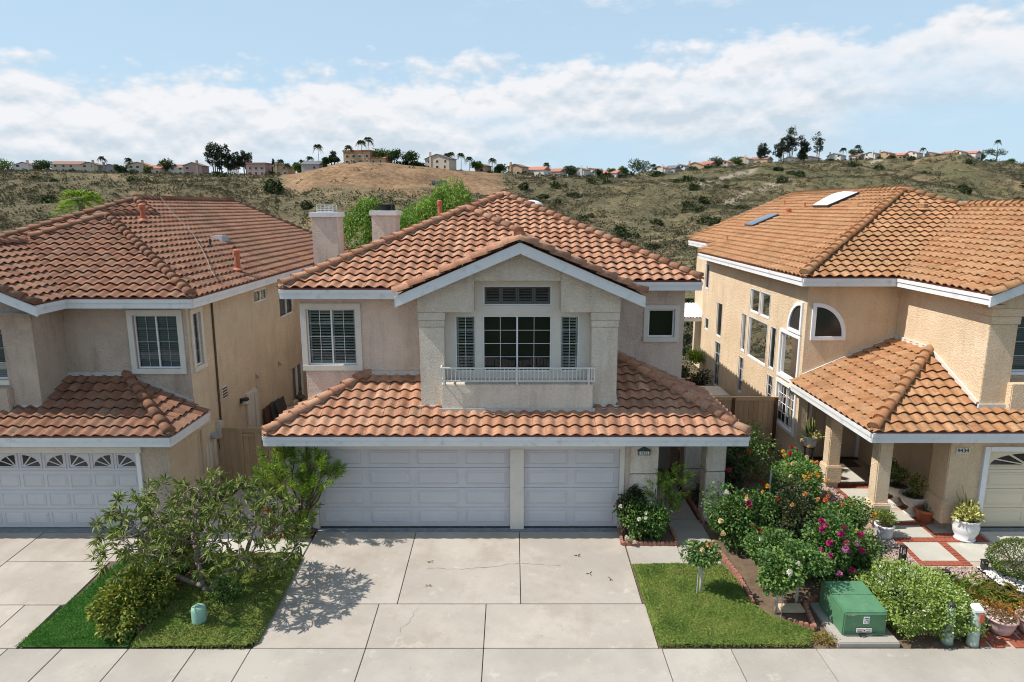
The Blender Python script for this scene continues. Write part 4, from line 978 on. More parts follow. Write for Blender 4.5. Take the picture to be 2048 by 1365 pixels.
pl_ = pq.build('house_number_plaque', M['plaque_green'], H1)
B().box(3.135, 3.375, 15.938, 15.944, 2.035, 2.115).build('number_plate', M['sticker'], pl_)
text_obj('house_number', '9432', 0.098, (3.255, 15.934, 2.073), (R_(90), 0, 0), M['ink'], pl_)

# ================================================================== left house
H2 = thing('house', 'weathered tan house at the left edge with fan-light panes in its white garage door', 'house', (-12, 20, 0))
SL = M['stucco_left']
wall_panel(H2, 'garage_wall', front(-18, 16.05), 9.5, -0.2, 2.5, [(3.94, 8.70, -0.2, 2.05)], SL, 0.1)
garage_door(H2, front(-14.06, 16.05, 0.02), 4.76, 2.03, 8, 4, M['garage_white'], fan=1, rec=0.06)
for x0 in (-9.30, -14.16): B().box(x0, x0 + .10, 16.0, 16.049, 0, 2.05).build('door_jamb', M['trim_white'], H2)
B().box(-14.2, -9.16, 16.0, 16.049, 2.052, 2.2).build('door_header', M['trim_cream'], H2)
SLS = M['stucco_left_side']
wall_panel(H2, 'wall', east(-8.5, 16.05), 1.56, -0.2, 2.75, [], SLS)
cw = [(17.88, 18.33, 3.80, 5.23), (22.36, 23.55, 4.88, 5.30), (24.75, 26.3, 4.0, 5.15), (25.6, 27.0, 0.5, 1.92)]
e2 = east(-8.5, 17.6)
hol = [(a - 17.6, b - 17.6, c_, d) for a, b, c_, d in cw]
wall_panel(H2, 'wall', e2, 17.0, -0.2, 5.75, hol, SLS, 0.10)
window(H2, e2, *hol[0], trim=0.13, grid=(2, 4), fill='blind', label='narrow corner window on the side wall', rec=0.06, mmat=M['frame_grey'])
window(H2, e2, *hol[1], sashes=2, fill='room', fw=0.05, rec=0.05, label='small high slider on the side wall'); window(H2, e2, *hol[2], sashes=2, fill='blind', fw=0.05, rec=0.05, label='side wall slider with drawn blind'); window(H2, e2, *hol[3], sashes=2, fill='room', fw=0.05, rec=0.05, label='low slider near the fence')
wall_panel(H2, 'wall', front(-11.74, 17.6), 3.24, 2.6, 5.75, [(1.84, 2.99, 3.82, 5.24)], SL)
window(H2, front(-11.74, 17.6), 1.84, 2.99, 3.82, 5.24, trim=0.145, sashes=2, grid=(2, 4), fill='blind', label='front upper window with half-lowered blinds', mmat=M['frame_grey'])
wall_panel(H2, 'wall', east(-11.74, 16.44), 1.16, 2.8, 5.75, [], SL)
wall_panel(H2, 'gable_wall', front(-16.5, 16.44), 4.76, 2.8, 5.75, [(1.3, 4.0, 3.80, 5.36)], SL, 0.2, gable=[(0, 5.75, 0), (4.76, 5.75, 0), (2.4, 6.85, 0)])
window(H2, front(-16.5, 16.44), 1.3, 4.0, 3.80, 5.36, sashes=3, grid=(2, 4), fill='blind', rec=0.15, label='wide gable window with pale green blinds')
B().box(-12.52, -11.715, 16.415, 16.46, 5.07, 5.75).box(-11.745, -11.71, 16.46, 17.58, 5.07, 5.75).build('wall_band', SL, H2, bevel=0.008)
B().box(-15.6, -12.42, 16.26, 16.45, 2.85, 3.62).build('balcony_parapet', SL, H2, bevel=0.02); B().box(-15.5, -12.45, 16.38, 16.44, 3.68, 3.80).build('window_sill', M['trim_cream'], H2)
RF2 = Roof(H2, M['tile_left'], tile_mesh(M['tile_left']))
ur2 = thing('upper_roof', None, None); ur2.parent = H2; lr2 = thing('lower_roof', None, None); lr2.parent = H2
E0 = 5.75
RF2.face(ur2, (-8.07, 17.1, E0), (0, -1), s, [[(-11.27, 17.1), (-8.07, 17.1), (-12.63, 21.66), (-14.1, 20.19), (-14.1, 19.93)]])
RF2.face(ur2, (-11.27, 15.95, E0), (1, 0), s, [[(-11.27, 15.95), (-11.27, 17.1), (-14.1, 19.93), (-14.1, 15.95)]])
RF2.face(ur2, (-8.07, 17.1, E0), (1, 0), s, [[(-8.07, 17.1), (-8.07, 24.46), (-12.63, 24.46), (-12.63, 21.66)], [(-8.07, 24.46), (-8.07, 34.8), (-13.87, 34.8), (-13.87, 25.7), (-12.63, 24.46)]])
RF2.face(ur2, (-13.87, 19.9, E0), (0, -1), s, [[(-12.63, 24.46), (-13.87, 25.7), (-19.6, 19.97), (-17.12, 19.97)]])
RF2.face(ur2, (-17.2, 17.1, E0), (-1, 0), s, [[(-12.63, 21.66), (-12.63, 24.46), (-17.2, 19.9), (-17.2, 17.1)]], back=True)
RF2.face(ur2, (-17.0, 15.95, E0 - 0.03), (-1, 0), s, [[(-14.1, 15.95), (-14.1, 20.0), (-17.0, 17.2), (-17.0, 15.95)]], back=True)
RF2.face(ur2, (-19.67, 19.9, E0), (-1, 0), s, [[(-13.87, 25.7), (-13.87, 34.8), (-19.67, 34.8), (-19.67, 19.9)]], back=True, tiles=False)
RF2.face(lr2, (-8.14, 15.5, 2.65), (0, -1), 0.45, [[(-17.5, 15.5), (-8.14, 15.5), (-9.08, 16.44), (-17.5, 16.44)], [(-11.74, 16.44), (-9.08, 16.44), (-10.24, 17.6), (-11.74, 17.6)]])
RF2.face(lr2, (-8.14, 15.5, 2.65), (1, 0), 0.45, [[(-8.14, 15.5), (-8.14, 17.6), (-10.24, 17.6)]])
RF2.finish()
tl = M['tile_left']; zt = lambda d: E0 + s * d
caps(ur2, tl, (-8.11, 17.14, E0 + .03), (-12.63, 21.66, zt(4.56))); caps(ur2, tl, (-14.1, 20.19, zt(3.09)), (-12.63, 21.66, zt(4.56))); caps(ur2, tl, (-12.63, 21.7, zt(4.56)), (-12.63, 24.46, zt(4.56)))
caps(ur2, tl, (-12.63, 24.46, zt(4.56)), (-13.87, 25.7, zt(5.8))); caps(ur2, tl, (-19.6, 19.97, zt(0.07)), (-13.87, 25.7, zt(5.8))); caps(ur2, tl, (-13.87, 25.7, zt(5.8)), (-13.87, 34.8, zt(5.8)))
caps(ur2, tl, (-14.1, 16.0, zt(2.83)), (-14.1, 19.95, zt(2.83))); caps(ur2, tl, (-11.20, 15.98, E0 - .03), (-14.1, 15.98, zt(2.83) - .01), lift=0.0, grout=False); caps(ur2, tl, (-8.07, 34.75, E0), (-13.87, 34.75, zt(5.8)))
caps(lr2, tl, (-8.18, 15.54, 2.68), (-10.24, 17.6, 3.61))
fascia(H2, (-11.27, 17.1, 5.73), (-8.07, 17.1, 5.73)); fascia(H2, (-8.07, 17.1, 5.73), (-8.07, 34.8, 5.73), out=(1, 0, 0)); fascia(H2, (-11.27, 15.97, 5.73), (-11.27, 17.1, 5.73), out=(1, 0, 0))
rake(H2, (-11.2, 15.915, 5.705), (-14.1, 15.915, 6.955), (-17.0, 15.915, 5.705), 0.22)
fascia(H2, (-17.5, 15.5, 2.63), (-8.14, 15.5, 2.63)); fascia(H2, (-8.14, 15.5, 2.63), (-8.14, 17.6, 2.63), out=(1, 0, 0))
soffit(H2, [(-17.5, 15.52, 2.41), (-8.17, 15.52, 2.41), (-8.17, 16.1, 2.41), (-17.5, 16.1, 2.41)]); soffit(H2, [(-8.5, 16.05, 2.41), (-8.17, 16.05, 2.41), (-8.17, 17.6, 2.41), (-8.5, 17.6, 2.41)])
soffit(H2, [(-11.7, 17.12, 5.52), (-8.1, 17.12, 5.52), (-8.1, 17.6, 5.52), (-11.7, 17.6, 5.52)]); soffit(H2, [(-8.5, 17.6, 5.52), (-8.1, 17.6, 5.52), (-8.1, 34.6, 5.52), (-8.5, 34.6, 5.52)]); soffit(H2, [(-14, 15.97, 5.52), (-11.3, 15.97, 5.52), (-11.3, 17.6, 5.52), (-11.75, 17.6, 5.52), (-11.75, 16.44, 5.52), (-14, 16.44, 5.52)])
for a_, b_ in (((-11.71, 16.5, 3.18), (-11.71, 17.6, 3.68)), ((-11.74, 17.57, 3.74), (-10.24, 17.57, 3.74)), ((-10.24, 17.57, 3.72), (-8.5, 17.57, 2.95)), ((-12.4, 16.41, 3.17), (-11.7, 16.41, 3.17))):
    B().beam(a_, b_, 0.05, 0.12).build('flashing', M['flash'], H2)
chimney(H2, -7.98, -6.98, 27.6, 28.6, 0, 7.78, M['stucco_main'], 'grille')
pipe(H2, -8.6, 21.45, 6.05, 0.62, 0.085, True); pipe(H2, -12.1, 22.75, 7.55, 0.52, 0.08, True); pipe(H2, -10.1, 23.04, 6.70, 0.28, 0.035, False, M['metal_dark']); pipe(H2, -9.44, 23.4, 6.42, 0.30, 0.035, False, M['metal_dark']); pipe(H2, -7.3, 29.5, 6.3, 0.45, 0.12, True)
B().add([(-10.9, 24.5, 7.0), (-10.3, 24.5, 6.75), (-10.3, 25.2, 6.75), (-10.9, 25.2, 7.0), (-10.35, 24.6, 7.02), (-10.35, 25.1, 7.02)], [(0, 1, 4), (1, 2, 5, 4), (2, 3, 5), (0, 4, 5, 3)]).build('attic_vent', M['metal_grey'], H2)
cpts = [(-13.8, 27.4, 8.40), (-12.4, 25.4, 7.80), (-10.91, 23.58, 7.14), (-9.9, 21.9, 6.75), (-9.22, 20.76, 6.43), (-8.62, 19.6, 6.20), (-8.36, 19.19, 6.10)]
B().tube(cpts, 0.014, 6).build('roof_cable', M['bark_grey'], H2)
B().tube([(-8.47, 19.1, 5.5), (-8.47, 19.05, 1.7)], 0.03, 8).build('conduit', M['bark_brown'], H2)
lv = B().box(-8.5, -8.475, 19.3, 19.7, 2.46, 2.84).build('wall_vent', M['trim_cream'], H2)
for q in range(4): B().box(-8.475, -8.468, 19.34, 19.66, 2.50 + q * .082, 2.545 + q * .082).build('louvre', M['metal_dark'], lv)
wlm = B().box(-8.5, -8.42, 20.55, 20.68, 2.0, 2.14).lathe([(0.05, 0.0), (0.11, 0.03), (0.10, 0.10)], (-8.34, 20.62, 2.05), 12).build('wall_lamp', M['metal_dark'], H2); B().lathe([(0.04, -0.13), (0.095, -0.08), (0.10, 0.0)], (-8.34, 20.62, 2.05), 12).build('lamp_globe', M['leaf_yellow'] if False else M['trim_cream'], wlm, smooth=True)
B().box(-8.5, -8.43, 20.98, 21.8, 0.0, 2.16).box(-8.43, -8.40, 21.55, 21.8, 0.0, 2.10).build('side_cabinet', M['trim_cream'], H2, bevel=0.01)
B().tube([(-8.48, 22.0, 2.6), (-8.48, 22.0, 0.2)], 0.02, 6).build('conduit', M['trim_cream'], H2)
for yy, zz in ((22.1, 2.62), (24.3, 2.55)): B().add([(-8.5, yy - .12, zz), (-8.5, yy + .12, zz), (-8.5, yy + .12, zz - .18), (-8.5, yy - .12, zz - .18), (-8.36, yy - .12, zz - .16), (-8.36, yy + .12, zz - .16)], [(0, 1, 5, 4), (0, 4, 3), (1, 2, 5), (3, 4, 5, 2)]).build('vent_hood', SL, H2)
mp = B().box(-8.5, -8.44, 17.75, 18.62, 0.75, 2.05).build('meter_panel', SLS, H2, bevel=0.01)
B().tube([(-8.44, 18.3, 1.72), (-8.30, 18.3, 1.72)], 0.10, 16).build('meter', M['metal_grey'], mp); B().box(-8.5, -8.32, 18.62, 18.88, 1.50, 2.0).build('utility_box', M['pot_stone'], mp, bevel=0.03)
B().tube([(-8.44, 18.72, 1.5), (-8.42, 18.72, 1.15), (-8.4, 18.85, 0.95), (-8.44, 18.95, 1.0), (-8.44, 18.95, 1.6)], 0.012, 6).build('cable_loop', M['frame_dark'], mp)
for yy in (17.95, 18.15, 18.45): B().box(-8.44, -8.42, yy - .07, yy + .07, 0.8, 1.55).build('panel_cover', M['trim_cream'], mp, bevel=0.006)

# ================================================================== right house
H3 = thing('house', 'peach two-storey house at the right with arched windows and a tiled portico on columns', 'house', (12.5, 20, 0))
SR = M['stucco_right']
w3 = west(8.9, 31.6)
RW = [(24.38, 25.30, 4.22, 5.04), (23.36, 24.24, 4.22, 5.04), (25.60, 26.08, 2.57, 3.99), (23.42, 25.28, 2.52, 3.99), (22.63, 23.10, 2.57, 3.99), (28.60, 29.30, 2.55, 3.98), (30.82, 31.38, 4.37, 5.47), (30.53, 31.06, 2.53, 3.03), (28.58, 29.30, 0.35, 2.28), (25.62, 26.11, 0.92, 2.29), (22.62, 23.10, 0.95, 2.31), (20.72, 22.12, 2.62, 3.99), (20.70, 22.12, 1.0, 2.31)]
hol = [(31.6 - b, 31.6 - a, c_, d) for a, b, c_, d in RW]
wall_panel(H3, 'wall', w3, 11.2, -0.2, 5.97, hol, SR, 0.10)
FW = M['frame_white']
kinds = [('room', 1, (1, 1), 'upper left of the paired high panes'), ('room', 1, (1, 1), 'upper right of the paired high panes'), ('room', 1, (1, 1), 'tall narrow pane beside the curtained window'), ('curtain', 1, (1, 1), 'large window with green curtain'), ('curtain', 1, (1, 1), 'narrow curtained pane'), ('room', 1, (1, 1), 'tall narrow rear window'), ('room', 1, (1, 1), 'narrow window under the rear eave'), ('room', 1, (1, 1), 'tiny square rear window'), ('room', 1, (2, 4), 'low gridded window at the rear'), ('room', 1, (2, 3), 'low narrow gridded window'), ('room', 1, (2, 4), 'low gridded window by the fence'), ('curtain', 1, (1, 1), 'tall white framed pane under the arch'), ('curtain', 2, (2, 4), 'french window by the entry')]
for h_, (fl, sa, gr, lb) in zip(hol, kinds):
    big_ = h_ in (hol[11], hol[12])
    window(H3, w3, *h_, trim=0.11 if big_ else 0.04, sashes=sa, grid=gr, fill=fl, fw=0.035, rec=0.05, label=lb, tmat=M['trim_white'], sill=False, proud=0.05 if big_ else 0.012)
def arch_window(house, fr_, c, w, h, mir, label, trim=0.12, half=False):
    """quarter-round window: corner c=(a,z) at the square corner, arc towards +a or -a"""
    O, u, n = fr_; sg = -1 if mir else 1; P = lambda a, z, d: O + u * a + Vector((0, 0, z)) + n * d
    K = 12; arc = lambda r0, r1: [(c[0] + sg * r0 * math.cos(PI / 2 * k / K), c[1] + r1 * math.sin(PI / 2 * k / K)) for k in range(K + 1)]
    b = B(); i_, o_ = arc(w, h), arc(w + trim, h + trim)
    for k in range(K): b.prism([P(*i_[k], 0.0), P(*o_[k], 0.0), P(*o_[k + 1], 0.0), P(*i_[k + 1], 0.0)], n * 0.06)
    a0, a1 = sorted((c[0] - sg * trim, c[0])); b.fb(fr_, a0, a1, c[1] - trim, c[1] + h + trim, 0.0, 0.06)
    a0, a1 = sorted((c[0], c[0] + sg * (w + trim))); b.fb(fr_, a0, a1, c[1] - trim, c[1], 0.0, 0.06)
    win = b.build('window', M['trim_white'], house, loc=P(c[0], c[1], 0)); win['label'] = label
    pts = [P(c[0], c[1], 0.014)] + [P(*q, 0.014) for q in i_]; B().add(pts, [tuple(range(len(pts)))]).build('pane', M['dark_glass'], win)
    return win
wall_panel(H3, 'wall', front(8.9, 20.4), 2.75, 2.3, 5.97, [], SR)
arch_window(H3, front(8.9, 20.4), (0.28, 4.16), 0.82, 0.90, False, 'quarter-round window on the front wall')
arch_window(H3, w3, (31.6 - 20.72, 4.25), 0.82, 0.80, True, 'half-arched window at the corner', 0.11)
wall_panel(H3, 'wall', west(11.655, 20.4), 3.55, 2.6, 5.97, [], SR)
B().box(11.65, 12.34, 16.4, 16.9, 2.95, 5.20).build('dormer_pier', SR, H3, bevel=0.012); B().box(11.635, 12.38, 16.37, 16.9, 5.205, 5.40).build('pier_capital', SR, H3, bevel=0.012); B().box(11.61, 12.42, 16.34, 16.9, 5.405, 5.60).build('pier_capital', SR, H3, bevel=0.012)
B().prism([(11.6, 16.33, 5.605), (20.3, 16.33, 5.605), (20.3, 16.33, 6.0), (16, 16.33, 7.85), (11.6, 16.33, 6.0)], (0, .5, 0)).build('gable_panel', SR, H3)
wall_panel(H3, 'window_wall', front(12.34, 16.85), 5, 2.9, 5.7, [(0.25, 2.6, 3.92, 5.42)], SR)
window(H3, front(12.34, 16.85), 0.25, 2.6, 3.92, 5.42, trim=0.08, sashes=2, grid=(2, 4), fill='blind', label='gable window behind the pier', tmat=M['trim_white'])
B().box(12.28, 17, 16.22, 16.86, 2.95, 3.75).build('balcony_parapet', SR, H3, bevel=0.02)
RF3 = Roof(H3, M['tile_right'], tile_mesh(M['tile_right']))
ur3 = thing('upper_roof', None, None); ur3.parent = H3; lr3 = thing('lower_roof', None, None); lr3.parent = H3
E0 = 6.0
RF3.face(ur3, (8.5, 19.9, E0), (-1, 0), s, [[(8.5, 19.9), (14.54, 25.94), (14.54, 31.2), (8.5, 31.2)], [(9.3, 31.2), (14.54, 31.2), (14.54, 36.2), (9.3, 36.2)]])
RF3.face(ur3, (8.5, 19.9, E0), (0, -1), s, [[(8.5, 19.9), (11.25, 19.9), (15.92, 24.57), (14.54, 25.94)]])
RF3.face(ur3, (11.25, 15.86, E0), (-1, 0), s, [[(11.25, 15.86), (16, 15.86), (16, 24.65), (11.25, 19.9)]])
RF3.face(ur3, (20.75, 15.86, E0), (1, 0), s, [[(16, 15.86), (20.75, 15.86), (20.75, 24.65), (16, 24.65)]], back=True, tiles=False)
RF3.face(ur3, (20.6, 19.9, E0), (1, 0), s, [[(20.6, 19.9), (20.6, 36.2), (14.54, 36.2), (14.54, 25.94)]], back=True, tiles=False)
RF3.face(lr3, (8.62, 15.6, 2.72), (0, -1), 0.45, [[(8.62, 15.6), (17, 15.6), (17, 16.4), (9.42, 16.4)], [(9.42, 16.4), (11.65, 16.4), (11.65, 18.63)]])
RF3.face(lr3, (8.62, 15.6, 2.72), (-1, 0), 0.45, [[(8.62, 15.6), (11.65, 18.63), (11.65, 20.4), (8.62, 20.4)]])
RF3.finish()
tr_ = M['tile_right']; zt = lambda d: E0 + s * d
caps(ur3, tr_, (8.54, 19.94, E0 + .03), (14.54, 25.94, zt(6.04)), scale=1.08); caps(ur3, tr_, (14.54, 25.94, zt(6.04)), (14.54, 36.2, zt(6.04))); caps(ur3, tr_, (16, 24.48, zt(4.58)), (14.54, 25.94, zt(6.04))); caps(ur3, tr_, (16, 15.9, zt(4.75)), (16, 24.6, zt(4.75)))
caps(ur3, tr_, (11.18, 15.88, E0 - .03), (16, 15.88, zt(4.75) - .01), lift=0.0, grout=False); caps(ur3, tr_, (9.3, 36.15, zt(0.8)), (14.54, 36.15, zt(6.04))); caps(ur3, tr_, (8.5, 31.15, zt(0)), (9.3, 31.15, zt(0.8)))
caps(lr3, tr_, (8.66, 15.64, 2.75), (11.65, 18.63, 4.09), scale=1.08)
fascia(H3, (8.5, 31.2, 5.97), (8.5, 19.9, 5.97), out=(-1, 0, 0)); fascia(H3, (8.5, 19.9, 5.97), (11.25, 19.9, 5.97)); fascia(H3, (11.25, 19.9, 5.97), (11.25, 15.86, 5.97), out=(-1, 0, 0)); fascia(H3, (9.3, 36.2, 6.3), (9.3, 31.2, 6.3), out=(-1, 0, 0))
rake(H3, (11.17, 15.815, 5.955), (16, 15.815, 8.03), (20.8, 15.815, 5.97), 0.23)
fascia(H3, (8.62, 15.6, 2.70), (17, 15.6, 2.70)); fascia(H3, (8.62, 20.4, 2.70), (8.62, 15.6, 2.70), out=(-1, 0, 0))
soffit(H3, [(8.65, 15.62, 2.50), (17, 15.62, 2.50), (17, 16.3, 2.50), (11.3, 16.3, 2.50), (11.3, 21.1, 2.5), (8.65, 21.1, 2.5)], SR)
soffit(H3, [(8.53, 19.92, 5.75), (11.6, 19.92, 5.75), (11.6, 20.4, 5.75), (8.9, 20.4, 5.75), (8.9, 31.2, 5.75), (8.53, 31.2, 5.75)], SR); soffit(H3, [(11.28, 15.9, 5.75), (11.65, 15.9, 5.75), (11.65, 20.4, 5.75), (11.28, 20.4, 5.75)], SR)
for a_, b_ in (((8.9, 20.37, 2.98), (11.65, 20.37, 4.22)), ((11.62, 18.6, 4.22), (11.62, 20.4, 4.22)), ((11.62, 16.42, 3.25), (11.62, 18.63, 4.22)), ((11.6, 16.37, 3.2), (12.4, 16.37, 3.2))):
    B().beam(a_, b_, 0.05, 0.12).build('flashing', M['trim_cream'], H3)
wall_panel(H3, 'garage_wall', front(11.3, 16.1), 6, -0.2, 2.55, [(0.53, 5.3, -0.2, 2.08)], SR, 0.1)
garage_door(H3, front(11.83, 16.1, 0.02), 4.77, 2.06, 4, 4, M['garage_cream'], fan=1, rec=0.06)
B().box(11.70, 11.83, 16.03, 16.099, 0, 2.2).box(11.84, 16.6, 16.03, 16.099, 2.08, 2.2).build('door_surround', M['trim_white'], H3)
B().box(10.84, 11.38, 16.06, 16.75, 0.78, 2.5).build('entry_pier', SR, H3, bevel=0.02); B().box(10.79, 11.43, 16.01, 16.80, 0.17, 0.80).build('pier_base', SR, H3, bevel=0.025); B().box(10.90, 11.33, 16.1, 16.7, -0.05, 0.18).build('pier_foot', M['stucco_left'], H3)
wall_panel(H3, 'entry_wall', west(11.3, 21.1), 4.4, -0.2, 2.6, [], SR); wall_panel(H3, 'entry_wall', front(8.9, 21.1), 2.4, -0.2, 2.6, [], SR); wall_panel(H3, 'entry_wall', east(9.18, 20.4), 0.7, -0.2, 2.6, [], SR); wall_panel(H3, 'entry_wall', front(8.9, 20.41), 0.28, -0.2, 2.6, [], SR)
for k, x0 in enumerate((9.62, 10.38)):
    dr = B().box(x0, x0 + .74, 21.04, 21.098, 0.06, 2.12).build('entry_door', M['chrome'], H3)
    for (za, zb) in ((0.2, 0.85), (0.95, 1.6), (1.68, 2.02)):
        for xa in (0.09, 0.41): B().box(x0 + xa, x0 + xa + .24, 21.025, 21.04, za, zb).build('door_panel', M['chrome'], dr, bevel=0.01)
B().box(9.52, 9.61, 21.02, 21.098, 0, 2.25).box(11.13, 11.22, 21.02, 21.098, 0, 2.25).build('door_surround', M['trim_white'], H3); B().box(9.55, 11.2, 20.95, 21.1, -0.05, 0.05).build('threshold', M['metal_dark'], H3)
for cx, cy in ((9.30, 16.28), (9.30, 18.85)):
    c_ = B().box(cx - .175, cx + .175, cy - .175, cy + .175, 0.66, 2.5).build('column', SR, H3, bevel=0.025); B().box(cx - .235, cx + .235, cy - .235, cy + .235, 0.16, 0.68).build('column_base', SR, c_, bevel=0.03); B().box(cx - .17, cx + .17, cy - .17, cy + .17, -0.05, 0.17).build('column_foot', M['stucco_left'], c_)
B().box(9.12, 9.48, 15.9, 20.4, 2.38, 2.51).box(9.48, 11.3, 16.1, 16.42, 2.38, 2.51).build('portico_beam', SR, H3)
p3 = B().box(10.99, 11.31, 16.035, 16.058, 2.02, 2.18).build('house_number_plaque', M['trim_cream'], H3); text_obj('house_number', '9434', 0.145, (11.15, 16.03, 2.10), (R_(90), 0, 0), M['ink'], p3)
def roof_box(name, cs, hgt, mat, mat2, dome):
    """skylight lying on the left slope: plan corners"""
    zf = lambda x: 6.06 + 0.43 * (x - 8.5)
    p = [Vector((x, y, zf(x))) for x, y in cs]; n_ = Vector((-0.43, 0, 1)).normalized()
    b = B().prism(p, n_ * hgt).build(name, mat2, H3)
    q = [v + n_ * (hgt + .004) for v in p]; c_ = sum(q, Vector()) / 4; bb = B(); K = 6
    grid = [[(q[0] * (1 - i / K) + q[1] * (i / K)) * (1 - j / K) + (q[3] * (1 - i / K) + q[2] * (i / K)) * (j / K) + n_ * dome * (math.sin(PI * i / K) * math.sin(PI * j / K)) ** 0.6 for i in range(K + 1)] for j in range(K + 1)]
    for j in range(K):
        for i in range(K): bb.quad(grid[j][i], grid[j][i + 1], grid[j + 1][i + 1], grid[j + 1][i])
    bb.build('skylight_pane', mat, b, smooth=True)
roof_box('skylight', [(12.95, 29.9), (12.95, 28.5), (14.2, 28.5), (14.2, 29.9)], 0.13, M['pot_white'], M['metal_dark'], 0.20)
M['sky_blue_glass'] = m_plain('blue_skylight_glass', (0.05, 0.085, 0.15), 0.12, 0.1, spec=0.6)
roof_box('skylight', [(10.95, 32.5), (10.95, 31.4), (12.1, 31.4), (12.1, 32.5)], 0.12, M['sky_blue_glass'], M['metal_dark'], 0.02)
for x, y, h_, r_ in ((13.18, 33.67, .25, .04), (12.9, 30.67, .28, .04), (9.65, 30.9, .22, .04)): pipe(H3, x, y, 6.05 + .43 * (x - 8.5), h_, r_, False, M['pipe_red'])
pipe(H3, 12.34, 31.03, 7.70, 0.22, 0.08, True); pipe(H3, 14.33, 24.28, 7.9, 0.2, 0.12, True, M['tile_right'])
B().add([(13.0, 26.2, 7.98), (13.7, 26.2, 8.28), (13.7, 26.9, 8.28), (13.0, 26.9, 7.98), (13.05, 26.3, 8.2), (13.05, 26.8, 8.2)], [(0, 1, 4), (0, 4, 5, 3), (2, 3, 5), (1, 2, 5, 4)]).build('attic_vent', M['tile_right'], H3)
chimney(H3, 17.0, 17.8, 27, 28, 5, 8.22, SR, None)
wall_panel(H3, 'wall', front(17.2, 16.1), 3.5, -0.2, 6, [], SR)
wall_panel(H3, 'rear_wall', frame((20.3, 36, 0), -X_, Y_), 10.6, -0.2, 6, [], SR); wall_panel(H3, 'wall', west(9.7, 36), 4.4, -0.2, 6.2, [], SR); wall_panel(H3, 'rear_wall', frame((9.7, 31.6, 0), -X_, Y_), 0.8, -0.2, 6, [], SR)
# ================================================================== leaf engine
def unit(a): return a / (np.linalg.norm(a, axis=1, keepdims=True) + 1e-9)
def leaves(name, P, D, L, W, mat, parent=None, tip=True, droop=0.0, seed=0, rnd=None, fold=0.25, off=(0, 0, 0), stuff=True, N=None):
    """P (n,3) leaf bases, D (n,3) leaf directions, L,W sizes (n or scalar): folded lance-shaped leaves (4 quads-as-2) in one mesh"""
    n = len(P); r = np.random.default_rng(seed + 11)
    D = unit(np.asarray(D, float)); L = np.broadcast_to(L, (n,)).astype(float)[:, None]; W = np.broadcast_to(W, (n,)).astype(float)[:, None]
    if N is None: N = r.normal(size=(n, 3)) * 0.6 + np.array([0, 0, 1.0])
    S = unit(np.cross(D, N)); U = unit(np.cross(S, D))
    mid = P + D * L * 0.5 - np.array([0, 0, 1]) * L * droop * 0.25; end = P + D * L - np.array([0, 0, 1]) * L * droop
    a = mid + S * W * 0.5 + U * W * fold; b = mid - S * W * 0.5 + U * W * fold
    V = np.stack([P, a, end, b], 1).reshape(-1, 3) - np.array(off)
    F = np.arange(4 * n).reshape(-1, 4)
    F = np.concatenate([F[:, [0, 1, 2]], F[:, [0, 2, 3]]], 1).reshape(-1, 3)
    rr = r.random(n) if rnd is None else rnd
    me = array_mesh(name, V, F, mat, np.repeat(rr, 2))
    if parent is False: return me
    o = link(name, me, parent)
    if stuff: tag(o, kind='stuff')
    return o
def blob_pts(n, c, r, seed, shell=0.55, lump=0.25):
    """points in a lumpy ellipsoid, denser near the surface, with outward directions"""
    g = np.random.default_rng(seed); d = unit(g.normal(size=(n, 3)))
    ph = g.random((5, 3)) * 6; fr_ = unit(g.normal(size=(5, 3))) * 3.2
    l_ = 1 + lump * sum(np.sin(d @ fr_[k] + ph[k, 0]) for k in range(5)) / 2.2
    t_ = (shell + (1 - shell) * g.random(n)) ** 0.8
    p = d * (l_ * t_)[:, None]
    return np.array(c) + p * np.array(r), unit(d * np.array([1, 1, 1.0]) + g.normal(size=(n, 3)) * 0.55), t_
def ground_blob(name, mat, base, r, seed):
    """dark twiggy heart of a shrub"""
    b = B(); b.lathe([(0.35 * r[0], 0.0), (0.75 * r[0], 0.35 * r[2]), (0.72 * r[0], r[2]), (0.3 * r[0], 1.5 * r[2])], base, 9)
    return b
def stems(base, tips, r0, seed=1, n=5):
    b = B(); g = random.Random(seed)
    for q in tips:
        pts = []; 
        for k in range(n + 1):
            t_ = k / n; bend = math.sin(PI * t_) * 0.06
            pts.append((base[0] + (q[0] - base[0]) * t_ + g.gauss(0, bend), base[1] + (q[1] - base[1]) * t_ + g.gauss(0, bend), base[2] + (q[2] - base[2]) * t_ ** 0.85))
        b.tube(pts, [r0 * (1 - 0.65 * k / n) for k in range(n + 1)], 6)
    return b
